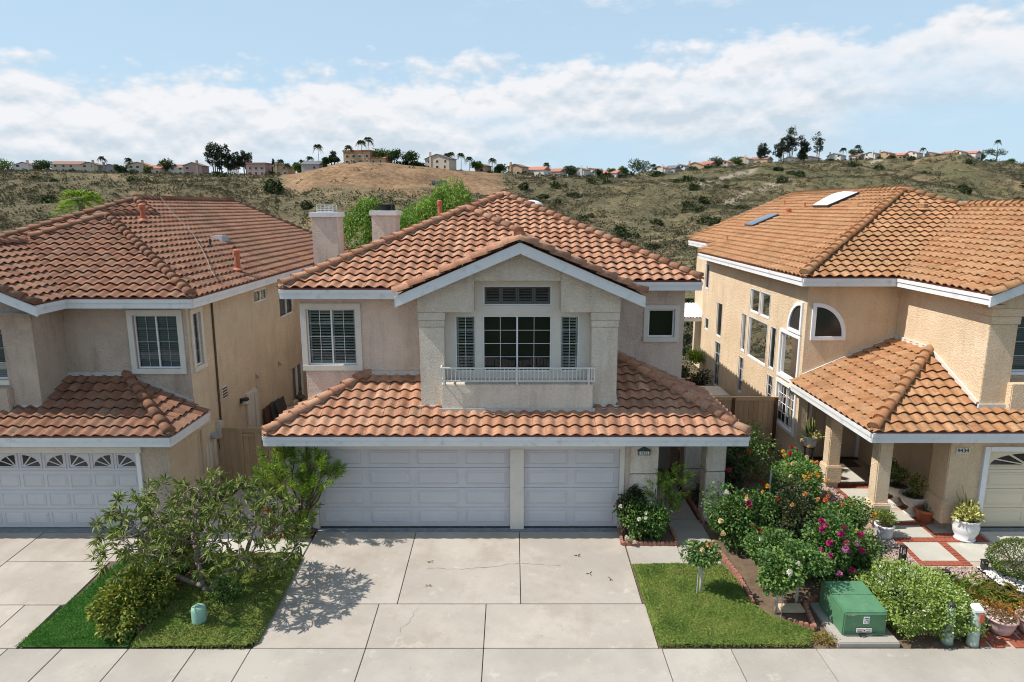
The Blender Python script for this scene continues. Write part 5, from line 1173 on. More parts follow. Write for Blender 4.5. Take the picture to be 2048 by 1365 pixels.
# ------------------------------------------------------------------ lawns
def in_poly(x, y, poly):
    c = False; n = len(poly)
    for i in range(n):
        (x0, y0), (x1, y1) = poly[i], poly[i - 1]
        if (y0 > y) != (y1 > y) and x < (x1 - x0) * (y - y0) / (y1 - y0) + x0: c = not c
    return c
def poly_dist(x, y, poly):
    d = 9e9
    for i in range(len(poly)):
        a, b = Vector(poly[i]), Vector(poly[i - 1]); p = Vector((x, y)); ab = b - a; t_ = max(0, min(1, (p - a).dot(ab) / ab.length_squared)); d = min(d, (p - a - ab * t_).length)
    return d
def carpet(name, poly, step, hfun, mat, blade, nb, bl, bw, label, cat, seed, lean=0.5):
    x0, x1 = min(p[0] for p in poly), max(p[0] for p in poly); y0, y1 = min(p[1] for p in poly), max(p[1] for p in poly)
    nx_, ny_ = int((x1 - x0) / step) + 2, int((y1 - y0) / step) + 2; V = []; id_ = {}; F = []
    def H(x, y): d = poly_dist(x, y, poly); return gz(y) + hfun(x, y, d)
    for j in range(ny_):
        for i in range(nx_):
            x, y = x0 + i * step, y0 + j * step
            if in_poly(x, y, poly) : id_[(i, j)] = len(V); V.append((x, y, H(x, y)))
    for (i, j) in id_:
        q = [(i, j), (i + 1, j), (i + 1, j + 1), (i, j + 1)]
        if all(k in id_ for k in q): F.append([id_[k] for k in q])
    base = array_mesh(name, np.array(V), np.array(F), mat, smooth=True)
    o = link(name, base); tag(o, label, cat, kind='stuff')
    g = np.random.default_rng(seed); P = []
    while len(P) < nb:
        x, y = x0 + (x1 - x0) * g.random(), y0 + (y1 - y0) * g.random()
        if in_poly(x, y, poly): P.append((x, y, H(x, y) - 0.006))
    P = np.array(P); D = g.normal(size=(nb, 3)) * lean; D[:, 2] = np.abs(D[:, 2]) * 0.3 + 0.8
    big = np.array([mnoise.noise(Vector((p[0] * 1.6, p[1] * 1.6, seed))) for p in P])
    leaves('blades', P, D, bl * (0.6 + 0.8 * g.random(nb)), bw, blade, o, rnd=np.clip(0.38 + big * 0.8 + g.normal(size=nb) * 0.18, 0, 0.99), seed=seed)
    return o
TP1 = [(-9.50, 11.66), (-7.25, 11.66), (-7.38, 14.82), (-9.0, 14.82), (-9.20, 14.3)]
carpet('artificial_lawn', TP1, 0.09, lambda x, y, d: 0.012, M['turf_base'], M['turf'], 30000, 0.045, 0.009, 'bright green artificial turf strip beside the neighbour driveway', 'lawn', 3)
def mossh(seed, hh):
    def f(x, y, d):
        n = mnoise.fractal(Vector((x * 4.2, y * 4.2, seed)), 1, 2, 3)
        return (hh + 0.035 * n) * min(1, (d / 0.11)) ** 0.5 + 0.012 * mnoise.noise(Vector((x * 17, y * 17, seed)))
    return f
MG1 = [(-7.28, 11.64), (-5.05, 11.60), (-4.88, 11.75), (-4.86, 13.2), (-4.90, 14.72), (-5.2, 14.84), (-7.1, 14.8), (-7.22, 13.2)]
carpet('ground_cover', MG1, 0.04, mossh(4.0, 0.14), M['moss_base'], M['moss'], 42000, 0.034, 0.015, 'thick mossy ground cover under the spreading frangipani', 'ground cover', 5, 1.0)
MG2 = [(2.80, 11.65), (5.70, 11.66), (5.95, 12.1), (5.35, 12.5), (5.02, 13.0), (4.98, 13.8), (4.86, 14.44), (2.75, 14.44)]
carpet('ground_cover', MG2, 0.04, mossh(8.0, 0.085), M['moss_base'], M['moss'], 46000, 0.034, 0.015, 'patchy mossy ground cover with one small rose tree on it', 'ground cover', 6, 1.0)
# ------------------------------------------------------------------ gravel and edging
def gravel(name, poly, n, size, mats, label, seed):
    g = np.random.default_rng(seed); x0, x1 = min(p[0] for p in poly), max(p[0] for p in poly); y0, y1 = min(p[1] for p in poly), max(p[1] for p in poly)
    oct_ = np.array([(1, 0, 0), (0, 1, 0), (-1, 0, 0), (0, -1, 0), (0, 0, 1), (0, 0, -1)], float); of = np.array([(0, 1, 4), (1, 2, 4), (2, 3, 4), (3, 0, 4), (1, 0, 5), (2, 1, 5), (3, 2, 5), (0, 3, 5)])
    V = []; F = []; k = 0
    while k < n:
        x, y = x0 + (x1 - x0) * g.random(), y0 + (y1 - y0) * g.random()
        if not in_poly(x, y, poly): continue
        s_ = size * (0.6 + 0.9 * g.random()); a = g.random() * 6.28; R2 = np.array([[math.cos(a), -math.sin(a), 0], [math.sin(a), math.cos(a), 0], [0, 0, 1]])
        V.append((oct_ * s_ * np.array([1.0, 0.75, 0.55]) * (0.8 + 0.4 * g.random((6, 1)))) @ R2.T + np.array([x, y, gz(y) + s_ * 0.25])); F.append(of + 6 * k); k += 1
    me = array_mesh(name, np.concatenate(V), np.concatenate(F), mats, np.repeat(g.random(n), 8)); o = link(name, me); return tag(o, label, 'gravel', kind='stuff')
M['pebble_pink'] = m_leaf('pebble_pinkish', [(0.22, 0.15, 0.125), (0.34, 0.25, 0.21), (0.44, 0.34, 0.29), (0.30, 0.19, 0.16), (0.50, 0.42, 0.36)], 0.0, 0.85, 0.2)
M['pebble_white'] = m_leaf('pebble_white', [(0.55, 0.54, 0.51), (0.66, 0.65, 0.62), (0.72, 0.71, 0.69), (0.60, 0.58, 0.55)], 0.0, 0.8, 0.2)
gravel('gravel', [(8.3, 13.5), (9.6, 13.5), (10.62, 13.9), (10.62, 14.36), (9.38, 14.36), (9.40, 16.4), (9.3, 19.2), (8.75, 19.4), (8.55, 16.4)], 7800, 0.03, M['pebble_pink'], 'pinkish gravel strip along the brick walk', 3)
gravel('gravel', [(10.66, 14.36), (11.65, 14.40), (12.2, 13.2), (11.4, 13.05), (10.7, 13.7)], 2200, 0.026, M['pebble_white'], 'white pebbles around the clipped ball shrub', 4)
def scallop(par, pts, w=0.105, hgt=0.10, th=0.07, lift=0.0):
    """row of round-topped edging bricks along a plan polyline; each a piece"""
    if 'scallop' not in BRK:
        b = B(); pr = [(-.05, -.12), (.05, -.12), (.05, .5 * hgt)] + [(0.05 * math.cos(PI * k / 6), .5 * hgt + 0.05 * math.sin(PI * k / 6)) for k in range(1, 6)] + [(-.05, .5 * hgt)]
        b.prism([(x, -th / 2, z) for x, z in pr], (0, th, 0)); BRK['scallop'] = b.mesh('edging_brick', M['edging'], bevel=0.006)
    for i in range(len(pts) - 1):
        a, b_ = Vector(pts[i]), Vector(pts[i + 1]); L = (b_ - a).length; n = max(1, round(L / w))
        for k in range(n):
            p = a + (b_ - a) * ((k + .5) / n); o = link('edging_brick', BRK['scallop'], par, Vector((p.x, p.y, gz(p.y) + lift)) - wloc(par))
            o.rotation_euler = (random.gauss(0, .04), random.gauss(0, .03), math.atan2(b_.y - a.y, b_.x - a.x) + random.gauss(0, .03)); o.scale = (L / n / 0.103, 1, random.uniform(.92, 1.08))
for lb, pts in (('scalloped red brick edging around the small bed by the garage', [(2.70, 16.0), (2.67, 15.30), (4.02, 15.30), (4.02, 16.0)]), ('scalloped red brick edging before the fern pine shrub', [(-6.15, 16.0), (-6.1, 15.64), (-4.98, 15.64)]),
               ('weathered brick edging between the right ground cover and the rose bed', [(4.93, 14.95), (5.06, 13.9), (5.06, 13.0)]), ('short curve of dark edging bricks in front of the transformer', [(5.55, 12.42), (6.0, 12.18), (6.12, 12.95), (6.5, 13.2)]), ('brick edging along the shaded front path', [(4.93, 16.35), (4.93, 18.4)]), ('low brown edging between the yellow hedge and ground cover', [(-7.32, 12.0), (-7.24, 13.0), (-7.24, 14.6)])):
    e = thing('brick_edging', lb, 'garden edging', (pts[0][0], pts[0][1], 0)); scallop(e, pts)
# ------------------------------------------------------------------ frangipani tree (space colonisation)
def colonise(base, first, attr, step=0.10, infl=0.9, kill=0.14, it=80, seed=2):
    g = np.random.default_rng(seed); nodes = [np.array(base)]; par = [-1]
    for pa, p in first: nodes.append(np.array(p)); par.append(pa)
    A = np.array(attr)
    for _ in range(it):
        if len(A) == 0: break
        Nn = np.array(nodes); d = np.linalg.norm(A[:, None] - Nn[None], axis=2); near = d.argmin(1); dm = d.min(1)
        grow = {}
        for a_, n_, dd in zip(A, near, dm):
            if dd < infl: grow.setdefault(n_, []).append((a_ - Nn[n_]) / dd)
        if not grow: break
        for n_, v in grow.items():
            dv = np.mean(v, 0) + g.normal(size=3) * 0.12; dv /= np.linalg.norm(dv) + 1e-9; q = Nn[n_] + dv * step
            if np.linalg.norm(np.array(nodes) - q, axis=1).min() > step * 0.35: nodes.append(q); par.append(int(n_))
        Nn = np.array(nodes); A = A[np.linalg.norm(A[:, None] - Nn[None], axis=2).min(1) > kill]
    return np.array(nodes), par
T1 = thing('frangipani_tree', 'spreading frangipani tree with leaning trunk and long narrow leaves in front of the left lawn', 'tree', (-6.37, 13.28, -0.1))
g = np.random.default_rng(21); A = []
while len(A) < 850:
    d = unit(g.normal(size=(1, 3)))[0]; t_ = g.random() ** 0.4
    p = np.array([-6.55, 13.25, 1.15]) + d * t_ * np.array([2.25, 1.35, 1.45])
    if p[2] > 0.72 + 0.22 * abs(p[0] + 6.5) * 0.3 and not (p[2] < 1.0 and abs(p[0] + 6.5) < 0.9) and p[2] < 2.72 - 0.12 * (p[0] + 6.1) ** 2: A.append(p)
for _ in range(26): A.append(np.array([-5.3 + g.random() * 0.7, 12.9 + g.random() * .6, 0.35 + g.random() * 0.35]))
nodes, par = colonise((-6.37, 13.28, -0.12), [(0, (-6.47, 13.28, -0.03)), (1, (-6.58, 13.27, 0.06)), (2, (-6.72, 13.26, 0.14)), (3, (-6.88, 13.24, 0.23)), (4, (-7.05, 13.22, 0.33)), (5, (-7.20, 13.18, 0.45)), (2, (-6.62, 13.30, 0.22)), (7, (-6.64, 13.33, 0.42)), (8, (-6.70, 13.36, 0.62)), (1, (-6.36, 13.33, 0.12)), (10, (-6.20, 13.38, 0.25)), (11, (-6.02, 13.42, 0.36)), (12, (-5.80, 13.40, 0.46))], A, seed=5)
kids = [[] for _ in nodes]
for i, p in enumerate(par):
    if p >= 0: kids[p].append(i)
rad = np.zeros(len(nodes))
for i in range(len(nodes) - 1, -1, -1): rad[i] = 0.0075 if not kids[i] else (sum(rad[k] ** 2.25 for k in kids[i])) ** (1 / 2.25)
rad = np.minimum(rad, 0.060)
tb_ = B()
for i in range(len(nodes)):
    for k in kids[i]:
        if k == kids[i][0] or True:
            tb_.tube([nodes[i], nodes[k]], [rad[k] * 1.05, rad[k]], 6, cap=True)
tb_.build('trunk', M['bark_grey'], T1, smooth=True)
tips = [i for i in range(len(nodes)) if not kids[i] or (len(kids[i]) == 1 and not kids[kids[i][0]] and g.random() < .65) or (len(kids[i]) == 1 and rad[i] < .016 and g.random() < .08)]
P = []; D = []
for i in tips:
    ax = nodes[i] - nodes[par[i]]; ax /= np.linalg.norm(ax); n = g.integers(13, 19)
    x = np.cross(ax, [0.3, 0.2, 1]); x /= np.linalg.norm(x) + 1e-9; y = np.cross(ax, x)
    for k in range(n):
        a_ = 2.4 * k + g.random(); P.append(nodes[i] + ax * (0.01 + 0.012 * (n - k) / n)); D.append(ax * (0.35 + 0.5 * g.random()) + (x * math.cos(a_) + y * math.sin(a_)) * 1.0)
P, D = np.array(P), np.array(D); dist = np.linalg.norm(P - np.array([0, 0, 8]), axis=1); o_ = np.argsort(dist); near = o_[:300]; far = o_[300:]
leaves('foliage', P[far] - np.array(T1.location), D[far], 0.18 * (0.75 + .5 * g.random(len(far))), 0.036, M['leaf_plum'], T1, droop=0.12, seed=2)
LM = [leaves('leaf', np.zeros((1, 3)), np.array([[0, 1.0, 0.1]]), 0.18, 0.037, M['leaf_plum'], False, droop=0.1 + .08 * q, seed=q, N=np.array([[0, 0, 1.0]])) for q in range(3)]
for i in near:
    o = link('leaf', LM[int(i) % 3], T1, Vector(P[i]) - T1.location); o.rotation_euler = Vector(D[i]).to_track_quat('Y', 'Z').to_euler(); q = 0.8 + .4 * random.random(); o.scale = (q, q, q)
# ------------------------------------------------------------------ hedges and shrubs
def hedge(name, label, cat, c, r, n, L, W, mat, seed, box=0.0, lump=0.22, heart=True, bark='bark_brown', shell=0.72, group=None):
    """clipped shrub: leaf mass on a lumpy body; c centre of its foot, r half sizes (z = full height)"""
    t_ = thing(name, label, cat, (c[0], c[1], c[2]), group); g = np.random.default_rng(seed)
    d = unit(g.normal(size=(n, 3)))
    if box: p_ = box; d = d / (np.sum(np.abs(d) ** p_, 1, keepdims=True) ** (1 / p_))
    fr_ = g.normal(size=(6, 3)) * 3.5; ph = g.random(6) * 6.3
    l_ = 1 + lump * sum(np.sin(d @ fr_[k] + ph[k]) for k in range(6)) / 3
    q = (shell + (1 - shell) * g.random(n)); p = d * (l_ * q)[:, None] * np.array([r[0], r[1], r[2] / 2]) + np.array([0, 0, r[2] / 2])
    p[:, 2] = np.maximum(p[:, 2], 0.02)
    dirs = d + g.normal(size=(n, 3)) * 0.7
    big = np.array([mnoise.noise(Vector(v * 2.2)) for v in p])
    leaves('foliage', p, dirs, L * (0.7 + 0.6 * g.random(n)), W, mat, t_, seed=seed, rnd=np.clip(0.42 + 0.5 * big + g.normal(size=n) * 0.2, 0, .99))
    if heart:
        b = stems((0, 0, -0.05), [(r[0] * .6 * math.cos(k), r[1] * .6 * math.sin(k), r[2] * .7) for k in np.linspace(0, 5.6, 9)], 0.02, seed); b.mesh
        o = link('stem', b.mesh('stem', M[bark]), t_)
    return t_
hedge('hedge', 'yellow-green leafy hedge between the artificial turf and the frangipani', 'hedge', (-7.72, 12.72, -0.19), (0.60, 0.92, 0.84), 8500, 0.085, 0.052, M['leaf_hedge_y'], 31, box=3.0)
hedge('hedge', 'darker end of the yellow hedge with orange leaves behind the frangipani', 'hedge', (-7.78, 14.3, -0.1), (0.50, 0.9, 0.92), 5600, 0.085, 0.052, M['leaf_hedge_y'], 32, box=2.6)
hedge('shrub', 'small dark shrub in the corner beside the left garage door', 'shrub', (-8.55, 15.45, -0.03), (0.32, 0.28, 0.5), 900, 0.06, 0.04, M['leaf_rose_dark'], 33)
hedge('shrub', 'upright rose shrub at the foot of the frangipani trunk', 'shrub', (-5.95, 12.95, -0.15), (0.36, 0.30, 0.72), 1100, 0.055, 0.036, M['leaf_rose'], 34, lump=0.5, shell=0.35)
hedge('hedge', 'broad pale variegated hedge beside the green transformer', 'hedge', (8.12, 12.62, -0.2), (0.86, 0.98, 0.82), 15000, 0.058, 0.040, M['leaf_hedge_v'], 35, box=3.2, lump=0.18)
hedge('hedge', 'low variegated hedge end around the two mint utility posts', 'hedge', (8.78, 12.35, -0.21), (0.38, 0.62, 0.62), 4600, 0.058, 0.040, M['leaf_hedge_v'], 36, box=3.0)
hedge('shrub', 'clipped ball shrub on the white pebbles', 'shrub', (11.35, 14.05, -0.12), (0.62, 0.60, 0.82), 7500, 0.042, 0.024, M['leaf_ball'], 37, lump=0.05, shell=0.85)
# strap-leaved orange lilies
def straps(name, label, c, rx, ry, n, L, mat, seed):
    t_ = thing(name, label, 'plant', c); g = np.random.default_rng(seed); p = np.stack([g.normal(size=n) * rx * .5, g.normal(size=n) * ry * .5, np.full(n, .02)], 1)
    d = g.normal(size=(n, 3)) * .7; d[:, 2] = .7 + .4 * g.random(n)
    big = np.array([mnoise.noise(Vector(v * 1.5)) for v in p])
    leaves('foliage', p, d, L * (.7 + .6 * g.random(n)), .026, mat, t_, droop=.5, seed=seed, rnd=np.clip(.45 + .6 * big + g.normal(size=n) * .18, 0, .99)); return t_
straps('lily_clump', 'tangled orange and green strap leaves behind the pink pots', (9.85, 13.05, -.17), .85, .62, 1500, .42, M['leaf_strap'], 41)
straps('lily_clump', 'green strap leaves spilling over the back of the variegated hedge', (9.2, 13.55, -.13), .75, .42, 900, .40, M['leaf_hedge_v'], 42)
# fern pines
def fern_pine(label, base, shoots, n, seed, mat, r0=.03, L=.105):
    t_ = thing('fern_pine', label, 'shrub', base); g = np.random.default_rng(seed); P = []; D = []
    for (x, y, z, r, h) in shoots:
        for k in range(max(3, int(r * h * 62))):       # bottle-brush plumes
            a0 = g.random() * 6.28; rr = r * math.sqrt(g.random()) * .9; q = np.array([x + rr * math.cos(a0), y + rr * math.sin(a0), z + (g.random() - .6) * h]); ax = np.array([math.cos(a0) * rr / r * .8, math.sin(a0) * rr / r * .8, .8]) + g.normal(size=3) * .18; ax /= np.linalg.norm(ax)
            m = int(n * .11); v = g.random(m); u_ = unit(np.cross(ax, g.normal(size=(m, 3)))); P.append(q + ax * (v * .34)[:, None]); D.append(ax * (.55 + .7 * v[:, None]) + u_ * .85)
    P, D = np.concatenate(P), np.concatenate(D); big = np.array([mnoise.noise(Vector(v * 3.0)) for v in P])
    leaves('foliage', P, D, L * 1.15 * (.6 + .7 * g.random(len(P))), .017, mat, t_, droop=.15, seed=seed, rnd=np.clip(.45 + .55 * big + g.normal(size=len(P)) * .18, 0, .99))
    b = stems((0, 0, -.05), [(s_[0], s_[1], s_[2]) for s_ in shoots], r0, seed); link('stem', b.mesh('stem', M['bark_brown']), t_); return t_
fern_pine('feathery bright green fern pine before the left garage pilaster', (-5.35, 15.85, -.02), [(-.52, -.02, 1.72, .30, .75), (-.35, -.12, 1.30, .30, .6), (.02, -.02, 1.90, .24, .6), (.18, -.1, 1.55, .26, .6), (.45, -.12, 1.95, .28, .5), (.62, -.2, 1.62, .30, .55), (.78, -.22, 1.80, .26, .45), (.98, -.24, 1.70, .2, .35), (.9, -.2, 1.5, .22, .35), (.30, -.18, 1.15, .22, .5), (.5, -.2, 1.3, .22, .4), (.15, -.16, .55, .26, .7), (.1, -.2, .3, .3, .5), (-.6, -.1, 1.4, .25, .5), (-.7, -.05, 1.6, .22, .5)], 620, 51, M['leaf_podo'], L=.125)
fern_pine('dark fern pine leaning out beside the house number pilaster', (3.75, 15.95, -.02), [(.05, -.05, 1.50, .26, .6), (-.05, -.05, 1.05, .30, .7), (.28, -.12, 1.25, .22, .4), (.42, -.18, 1.38, .16, .25), (.18, -.08, .75, .26, .6), (-.2, -.1, 1.2, .2, .4)], 430, 52, M['leaf_podo'])
# ------------------------------------------------------------------ roses
BLM = {}
def bloom_mesh(col):
    if col in BLM: return BLM[col]
    g = np.random.default_rng(len(BLM) + 3); P = []; D = []; Ls = []
    for ring, (m, tilt, L) in enumerate(((4, 1.6, .028), (6, .9, .036), (8, .35, .043), (8, -.05, .045))):
        for k in range(m): a_ = 6.28 * k / m + ring * .7; P.append((0, 0, .012 * (3 - ring))); D.append((math.cos(a_), math.sin(a_), tilt)); Ls.append(L)
    BLM[col] = leaves('rose_bloom', np.array(P, float), np.array(D, float), np.array(Ls), np.array(Ls) * 1.1, M['bloom_' + col], False, seed=len(BLM), fold=.12); return BLM[col]
def rose(label, base, r, h, n, seed, blooms, foot=.25, mat='leaf_rose', std=False, lump=.35, sz=1.0, name=None, bl=()):
    """rose bush: canes, leaf mass, each bloom a piece.  std: a grafted little tree on a bare stem. blooms: (colour, count)"""
    t_ = thing(name or ('rose_tree' if std else 'rose_bush'), label, 'rose', base); g = np.random.default_rng(seed)
    n = int(n * 1.35); c = (0, 0, foot + (h - foot) * .52); rr = (r, r * .95, (h - foot) * .52)
    p, d, q = blob_pts(n, c, rr, seed, .30, lump); big = np.array([mnoise.noise(Vector(v * 4.0 + np.array([seed, 0, 0]))) for v in p])
    leaves('foliage', p, d, .074 * (.7 + .6 * g.random(n)), .054, M[mat], t_, droop=.15, seed=seed, rnd=np.clip(.4 + .5 * big + g.normal(size=n) * .2, 0, .99))
    if std:
        b = B().tube([(0, 0, -.06), (.01, 0, foot * .5), (0, .01, foot + .12)], [.035, .03, .034], 8); link('stem', b.mesh('stem', M['bark_pale'], smooth=True), t_)
        b = stems((0, 0, foot), [(r * .7 * math.cos(k), r * .7 * math.sin(k), h * .85) for k in np.linspace(0, 5.3, 7)], .012, seed); link('cane', b.mesh('cane', M['bark_brown']), t_)
    else:
        b = stems((0, 0, -.04), [(r * .75 * math.cos(k) * g.uniform(.4, 1), r * .75 * math.sin(k) * g.uniform(.4, 1), h * g.uniform(.7, .95)) for k in np.linspace(0, 5.6, 8)], .014, seed); link('cane', b.mesh('cane', M['bark_brown']), t_)
    for col, m in blooms:
        for k in range(m):
            a_ = g.uniform(-2.9, -.3) if g.random() < .85 else g.uniform(0, 6.28); e_ = g.uniform(.0, 1.2)
            v = Vector((math.cos(a_) * math.cos(e_), math.sin(a_) * math.cos(e_), math.sin(e_)))
            o = link('rose_bloom', bloom_mesh(col), t_, Vector((c[0] + v.x * rr[0] * 1.08, c[1] + v.y * rr[1] * 1.08, c[2] + v.z * rr[2] * 1.1)))
            o.rotation_euler = (v + Vector((0, 0, .7)) + Vector(g.normal(size=3) * .3)).to_track_quat('Z', 'Y').to_euler(); s_ = sz * g.uniform(1.0, 1.6); o.scale = (s_, s_, s_)
    for col, (x, y, z), s_ in bl:
        o = link('rose_bloom', bloom_mesh(col), t_, Vector((x, y, z)) - Vector(base)); o.rotation_euler = (-.5 + random.gauss(0, .2), random.gauss(0, .3), 0); o.scale = (s_,) * 3
    return t_
def G3(x, y, d=0.02): return (x, y, gz(y) - d)
rose('small rose tree alone on the right ground cover', G3(4.02, 13.30), .31, 1.22, 900, 61, (('apricot', 1), ('cream', 1)), .68, std=True)
rose('rose tree with white-painted stem nearest the ground cover', G3(5.42, 12.72), .44, 1.28, 2100, 62, (('white', 2),), .58, std=True)
rose('rose tree with dark stem behind the edging bricks', G3(5.98, 13.05), .46, 1.28, 2000, 63, (('white', 1), ('pink', 1)), .55, std=True)
rose('rose bush with white and red blooms beside the porch column', G3(5.25, 15.15), .52, 1.42, 2600, 64, (('cream', 2), ('apricot', 2)), .12, bl=(('white', (5.02, 15.0, 1.42), 1.8), ('pink', (5.55, 14.9, 1.20), 2.1), ('cream', (4.92, 14.75, .52), 1.6)))
rose('rose bush with a large scarlet bloom in the bed centre', G3(5.98, 15.35), .48, 1.45, 2200, 65, (('red', 2), ('apricot', 1)), .12, bl=(('red', (5.78, 14.75, .55), 2.4), ('yellow', (6.1, 15.3, 1.45), 1.6), ('red', (5.6, 15.1, 1.0), 1.7)))
rose('yellow-green rose bush with small white blooms before the scarlet one', G3(5.72, 13.95), .50, 1.12, 2300, 66, (('white', 2), ('lilac', 1)), .2)
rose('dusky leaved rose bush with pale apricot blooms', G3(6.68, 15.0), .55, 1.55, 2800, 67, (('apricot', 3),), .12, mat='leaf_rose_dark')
rose('tall rose bush with yellow and cream blooms by the gravel', G3(7.35, 16.6), .70, 1.62, 3600, 68, (('yellow', 6), ('cream', 4), ('apricot', 3)), .12)
rose('green rose bush edging the pink gravel with orange blooms', G3(8.0, 15.35), .62, 1.22, 2900, 69, (('orange', 3), ('yellow', 2)), .1)
rose('rose bush in front of the portico column with red and yellow blooms', G3(7.9, 18.0), .66, 1.55, 3000, 70, (('red', 3), ('yellow', 4), ('cream', 2)), .1)
rose('tall leafy rose bush near the cedar fence', G3(6.75, 19.4), .80, 1.75, 3600, 71, (('orange', 1), ('pink', 1)), .1)
rose('leafy rose bush farthest back against the cedar fence', G3(6.0, 20.9), .75, 1.5, 2800, 72, (('red', 1),), .1)
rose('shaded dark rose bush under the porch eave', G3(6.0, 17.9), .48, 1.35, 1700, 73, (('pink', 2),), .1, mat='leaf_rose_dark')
rose('magenta flowering rose bush behind the green transformer', G3(7.02, 13.85), .56, 1.42, 3200, 74, (('magenta', 7), ('pink', 5), ('lilac', 2)), .1, sz=1.25, bl=(('lilac', (6.95, 13.25, .35), 1.7), ('magenta', (7.25, 13.3, .42), 1.5)))
rose('pale green bush with one pink bloom right of the magenta rose', G3(7.75, 14.15), .48, .92, 2000, 75, (('pink', 2),), .08)
rose('white rose bush in the brick-edged bed by the single garage door', G3(3.02, 15.68), .42, 1.0, 2000, 76, (('white', 3),), .08, bl=(('white', (2.62, 15.45, .88), 1.3), ('white', (2.78, 15.28, .15), 1.4), ('white', (2.95, 15.22, .05), 1.3)))
rose('second rose bush in the brick-edged bed beside the fern pine', G3(3.55, 15.62), .40, .82, 1600, 77, (), .08)
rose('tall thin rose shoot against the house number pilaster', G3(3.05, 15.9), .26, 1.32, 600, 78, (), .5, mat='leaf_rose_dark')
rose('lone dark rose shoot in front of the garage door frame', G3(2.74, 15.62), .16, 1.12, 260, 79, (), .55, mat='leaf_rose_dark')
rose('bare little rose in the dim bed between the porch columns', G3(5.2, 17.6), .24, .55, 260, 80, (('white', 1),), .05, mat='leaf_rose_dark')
for x, y, h_, lb in ((3.93, 13.22, 1.15, 'thin metal stake by the lone rose tree'), (5.50, 12.62, 1.0, 'thin metal stake before the white-stemmed rose tree'), (6.62, 14.0, 1.1, 'thin metal stake left of the magenta rose'), (7.75, 15.1, 1.0, 'thin metal stake behind the magenta rose'), (6.32, 15.75, 1.7, 'thick dark stake in the middle of the rose bed')):
    o = B().tube([(0, 0, -.05), (.01, 0, h_)], .022 if 'thick' in lb else .009, 6).mesh('garden_stake', M['metal_grey' if 'thick' in lb else 'stake']); q = link('garden_stake', o, None, (x, y, gz(y))); tag(q, lb, 'garden stake', 'garden stakes')
# orange bird-of-paradise flowers and pink bloom by the fern pine
for x, y, z, c_, lb in ((-5.62, 15.6, 1.25, 'orange', 'orange flower stalk among the fern pine shoots'), (-5.95, 15.55, .72, 'orange', 'low orange flowers left of the fern pine'), (-5.92, 16.1, 2.05, 'pink', 'pink bloom on top of the fern pine')):
    t_ = thing('flower_stalk', lb, 'flower', (x, y, gz(y))); link('stem', B().tube([(0, 0, -.02), (.03, 0, z * .6), (0, 0, z - gz(y))], .012, 6).mesh('stem', M['leaf_podo_dark']), t_)
    for k in range(3): o = link('bloom', bloom_mesh(c_), t_, (random.gauss(0, .06), random.gauss(0, .04), z - gz(y) + random.gauss(0, .05))); o.scale = (1.7,) * 3; o.rotation_euler = (-.6, random.gauss(0, .4), 0)
for x, y, r, lb in ((-5.75, 15.82, .16, 'silvery succulent clump left of the fern pine'), (-5.5, 15.75, .13, 'twiggy grey groundling by the left brick edging')):
    hedge('succulent', lb, 'plant', (x, y, -.02), (r, r, r * 1.6), 260, .06, .03, m_leaf('leaf_silver', [(.16, .2, .17), (.25, .3, .26), (.36, .4, .36)], .1) if 'silv' in lb else M['leaf_strap'], 81, heart=False, shell=.3)
# low flowers and leaf litter at the bed ends
hedge('groundling', 'small weedy clump with dry yellow leaves left of the transformer pad', 'plant', (6.02, 11.85, -.24), (.26, .16, .16), 420, .06, .016, M['leaf_strap'], 82, heart=False, shell=.2)
hedge('groundling', 'dark red seedling by the brick edging and transformer', 'plant', (6.95, 13.25, -.15), (.3, .12, .3), 300, .05, .03, m_leaf('leaf_dark_red', [(.12, .02, .025), (.2, .04, .04), (.1, .05, .03)], .2), 83, heart=False, shell=.2)
# ================================================================== fences
def board_fence(label, x0, x1, y, z1, bw, mat, pmat, posts, gate=None):
    t_ = thing('fence', label, 'fence', ((x0 + x1) / 2, y, 0)); n = round((x1 - x0) / bw); w = (x1 - x0) / n
    for k in range(n):
        h_ = z1 - 0.10
        B().box(x0 + k * w + .004, x0 + (k + 1) * w - .004, y, y + .02, 0.03, h_ + random.uniform(-.004, .004)).build('board', mat, t_)
    B().box(x0, x1, y - .03, y + .05, z1 - .035, z1).box(x0, x1, y - .022, y - .002, z1 - .13, z1 - .036).build('top_rail', mat, t_)
    B().box(x0, x1, y + .021, y + .06, .5, .6).box(x0, x1, y + .021, y + .06, 1.3, 1.4).build('back_rail', mat, t_)
    for p in posts: B().box(p - .05, p + .05, y - .05, y + .03, 0, z1 - .036).build('post', pmat, t_)
    return t_
f1 = board_fence('painted tan board gate fence between the left and middle houses', -8.48, -5.58, 18.72, 1.80, .185, M['fence_tan'], M['fence_tan'], (-7.78,))
B().box(-7.72, -7.40, 18.66, 18.70, 1.56, 1.63).build('gate_latch', M['fence_tan'], f1); B().box(-6.02, -5.90, 18.64, 18.70, 0, 1.70).build('end_post', M['post_dark'], f1)
f2 = board_fence('natural cedar board fence between the middle and right houses', 4.97, 8.88, 21.95, 1.82, .165, M['fence_cedar'], M['post_dark'], (6.1, 7.38, 8.80))
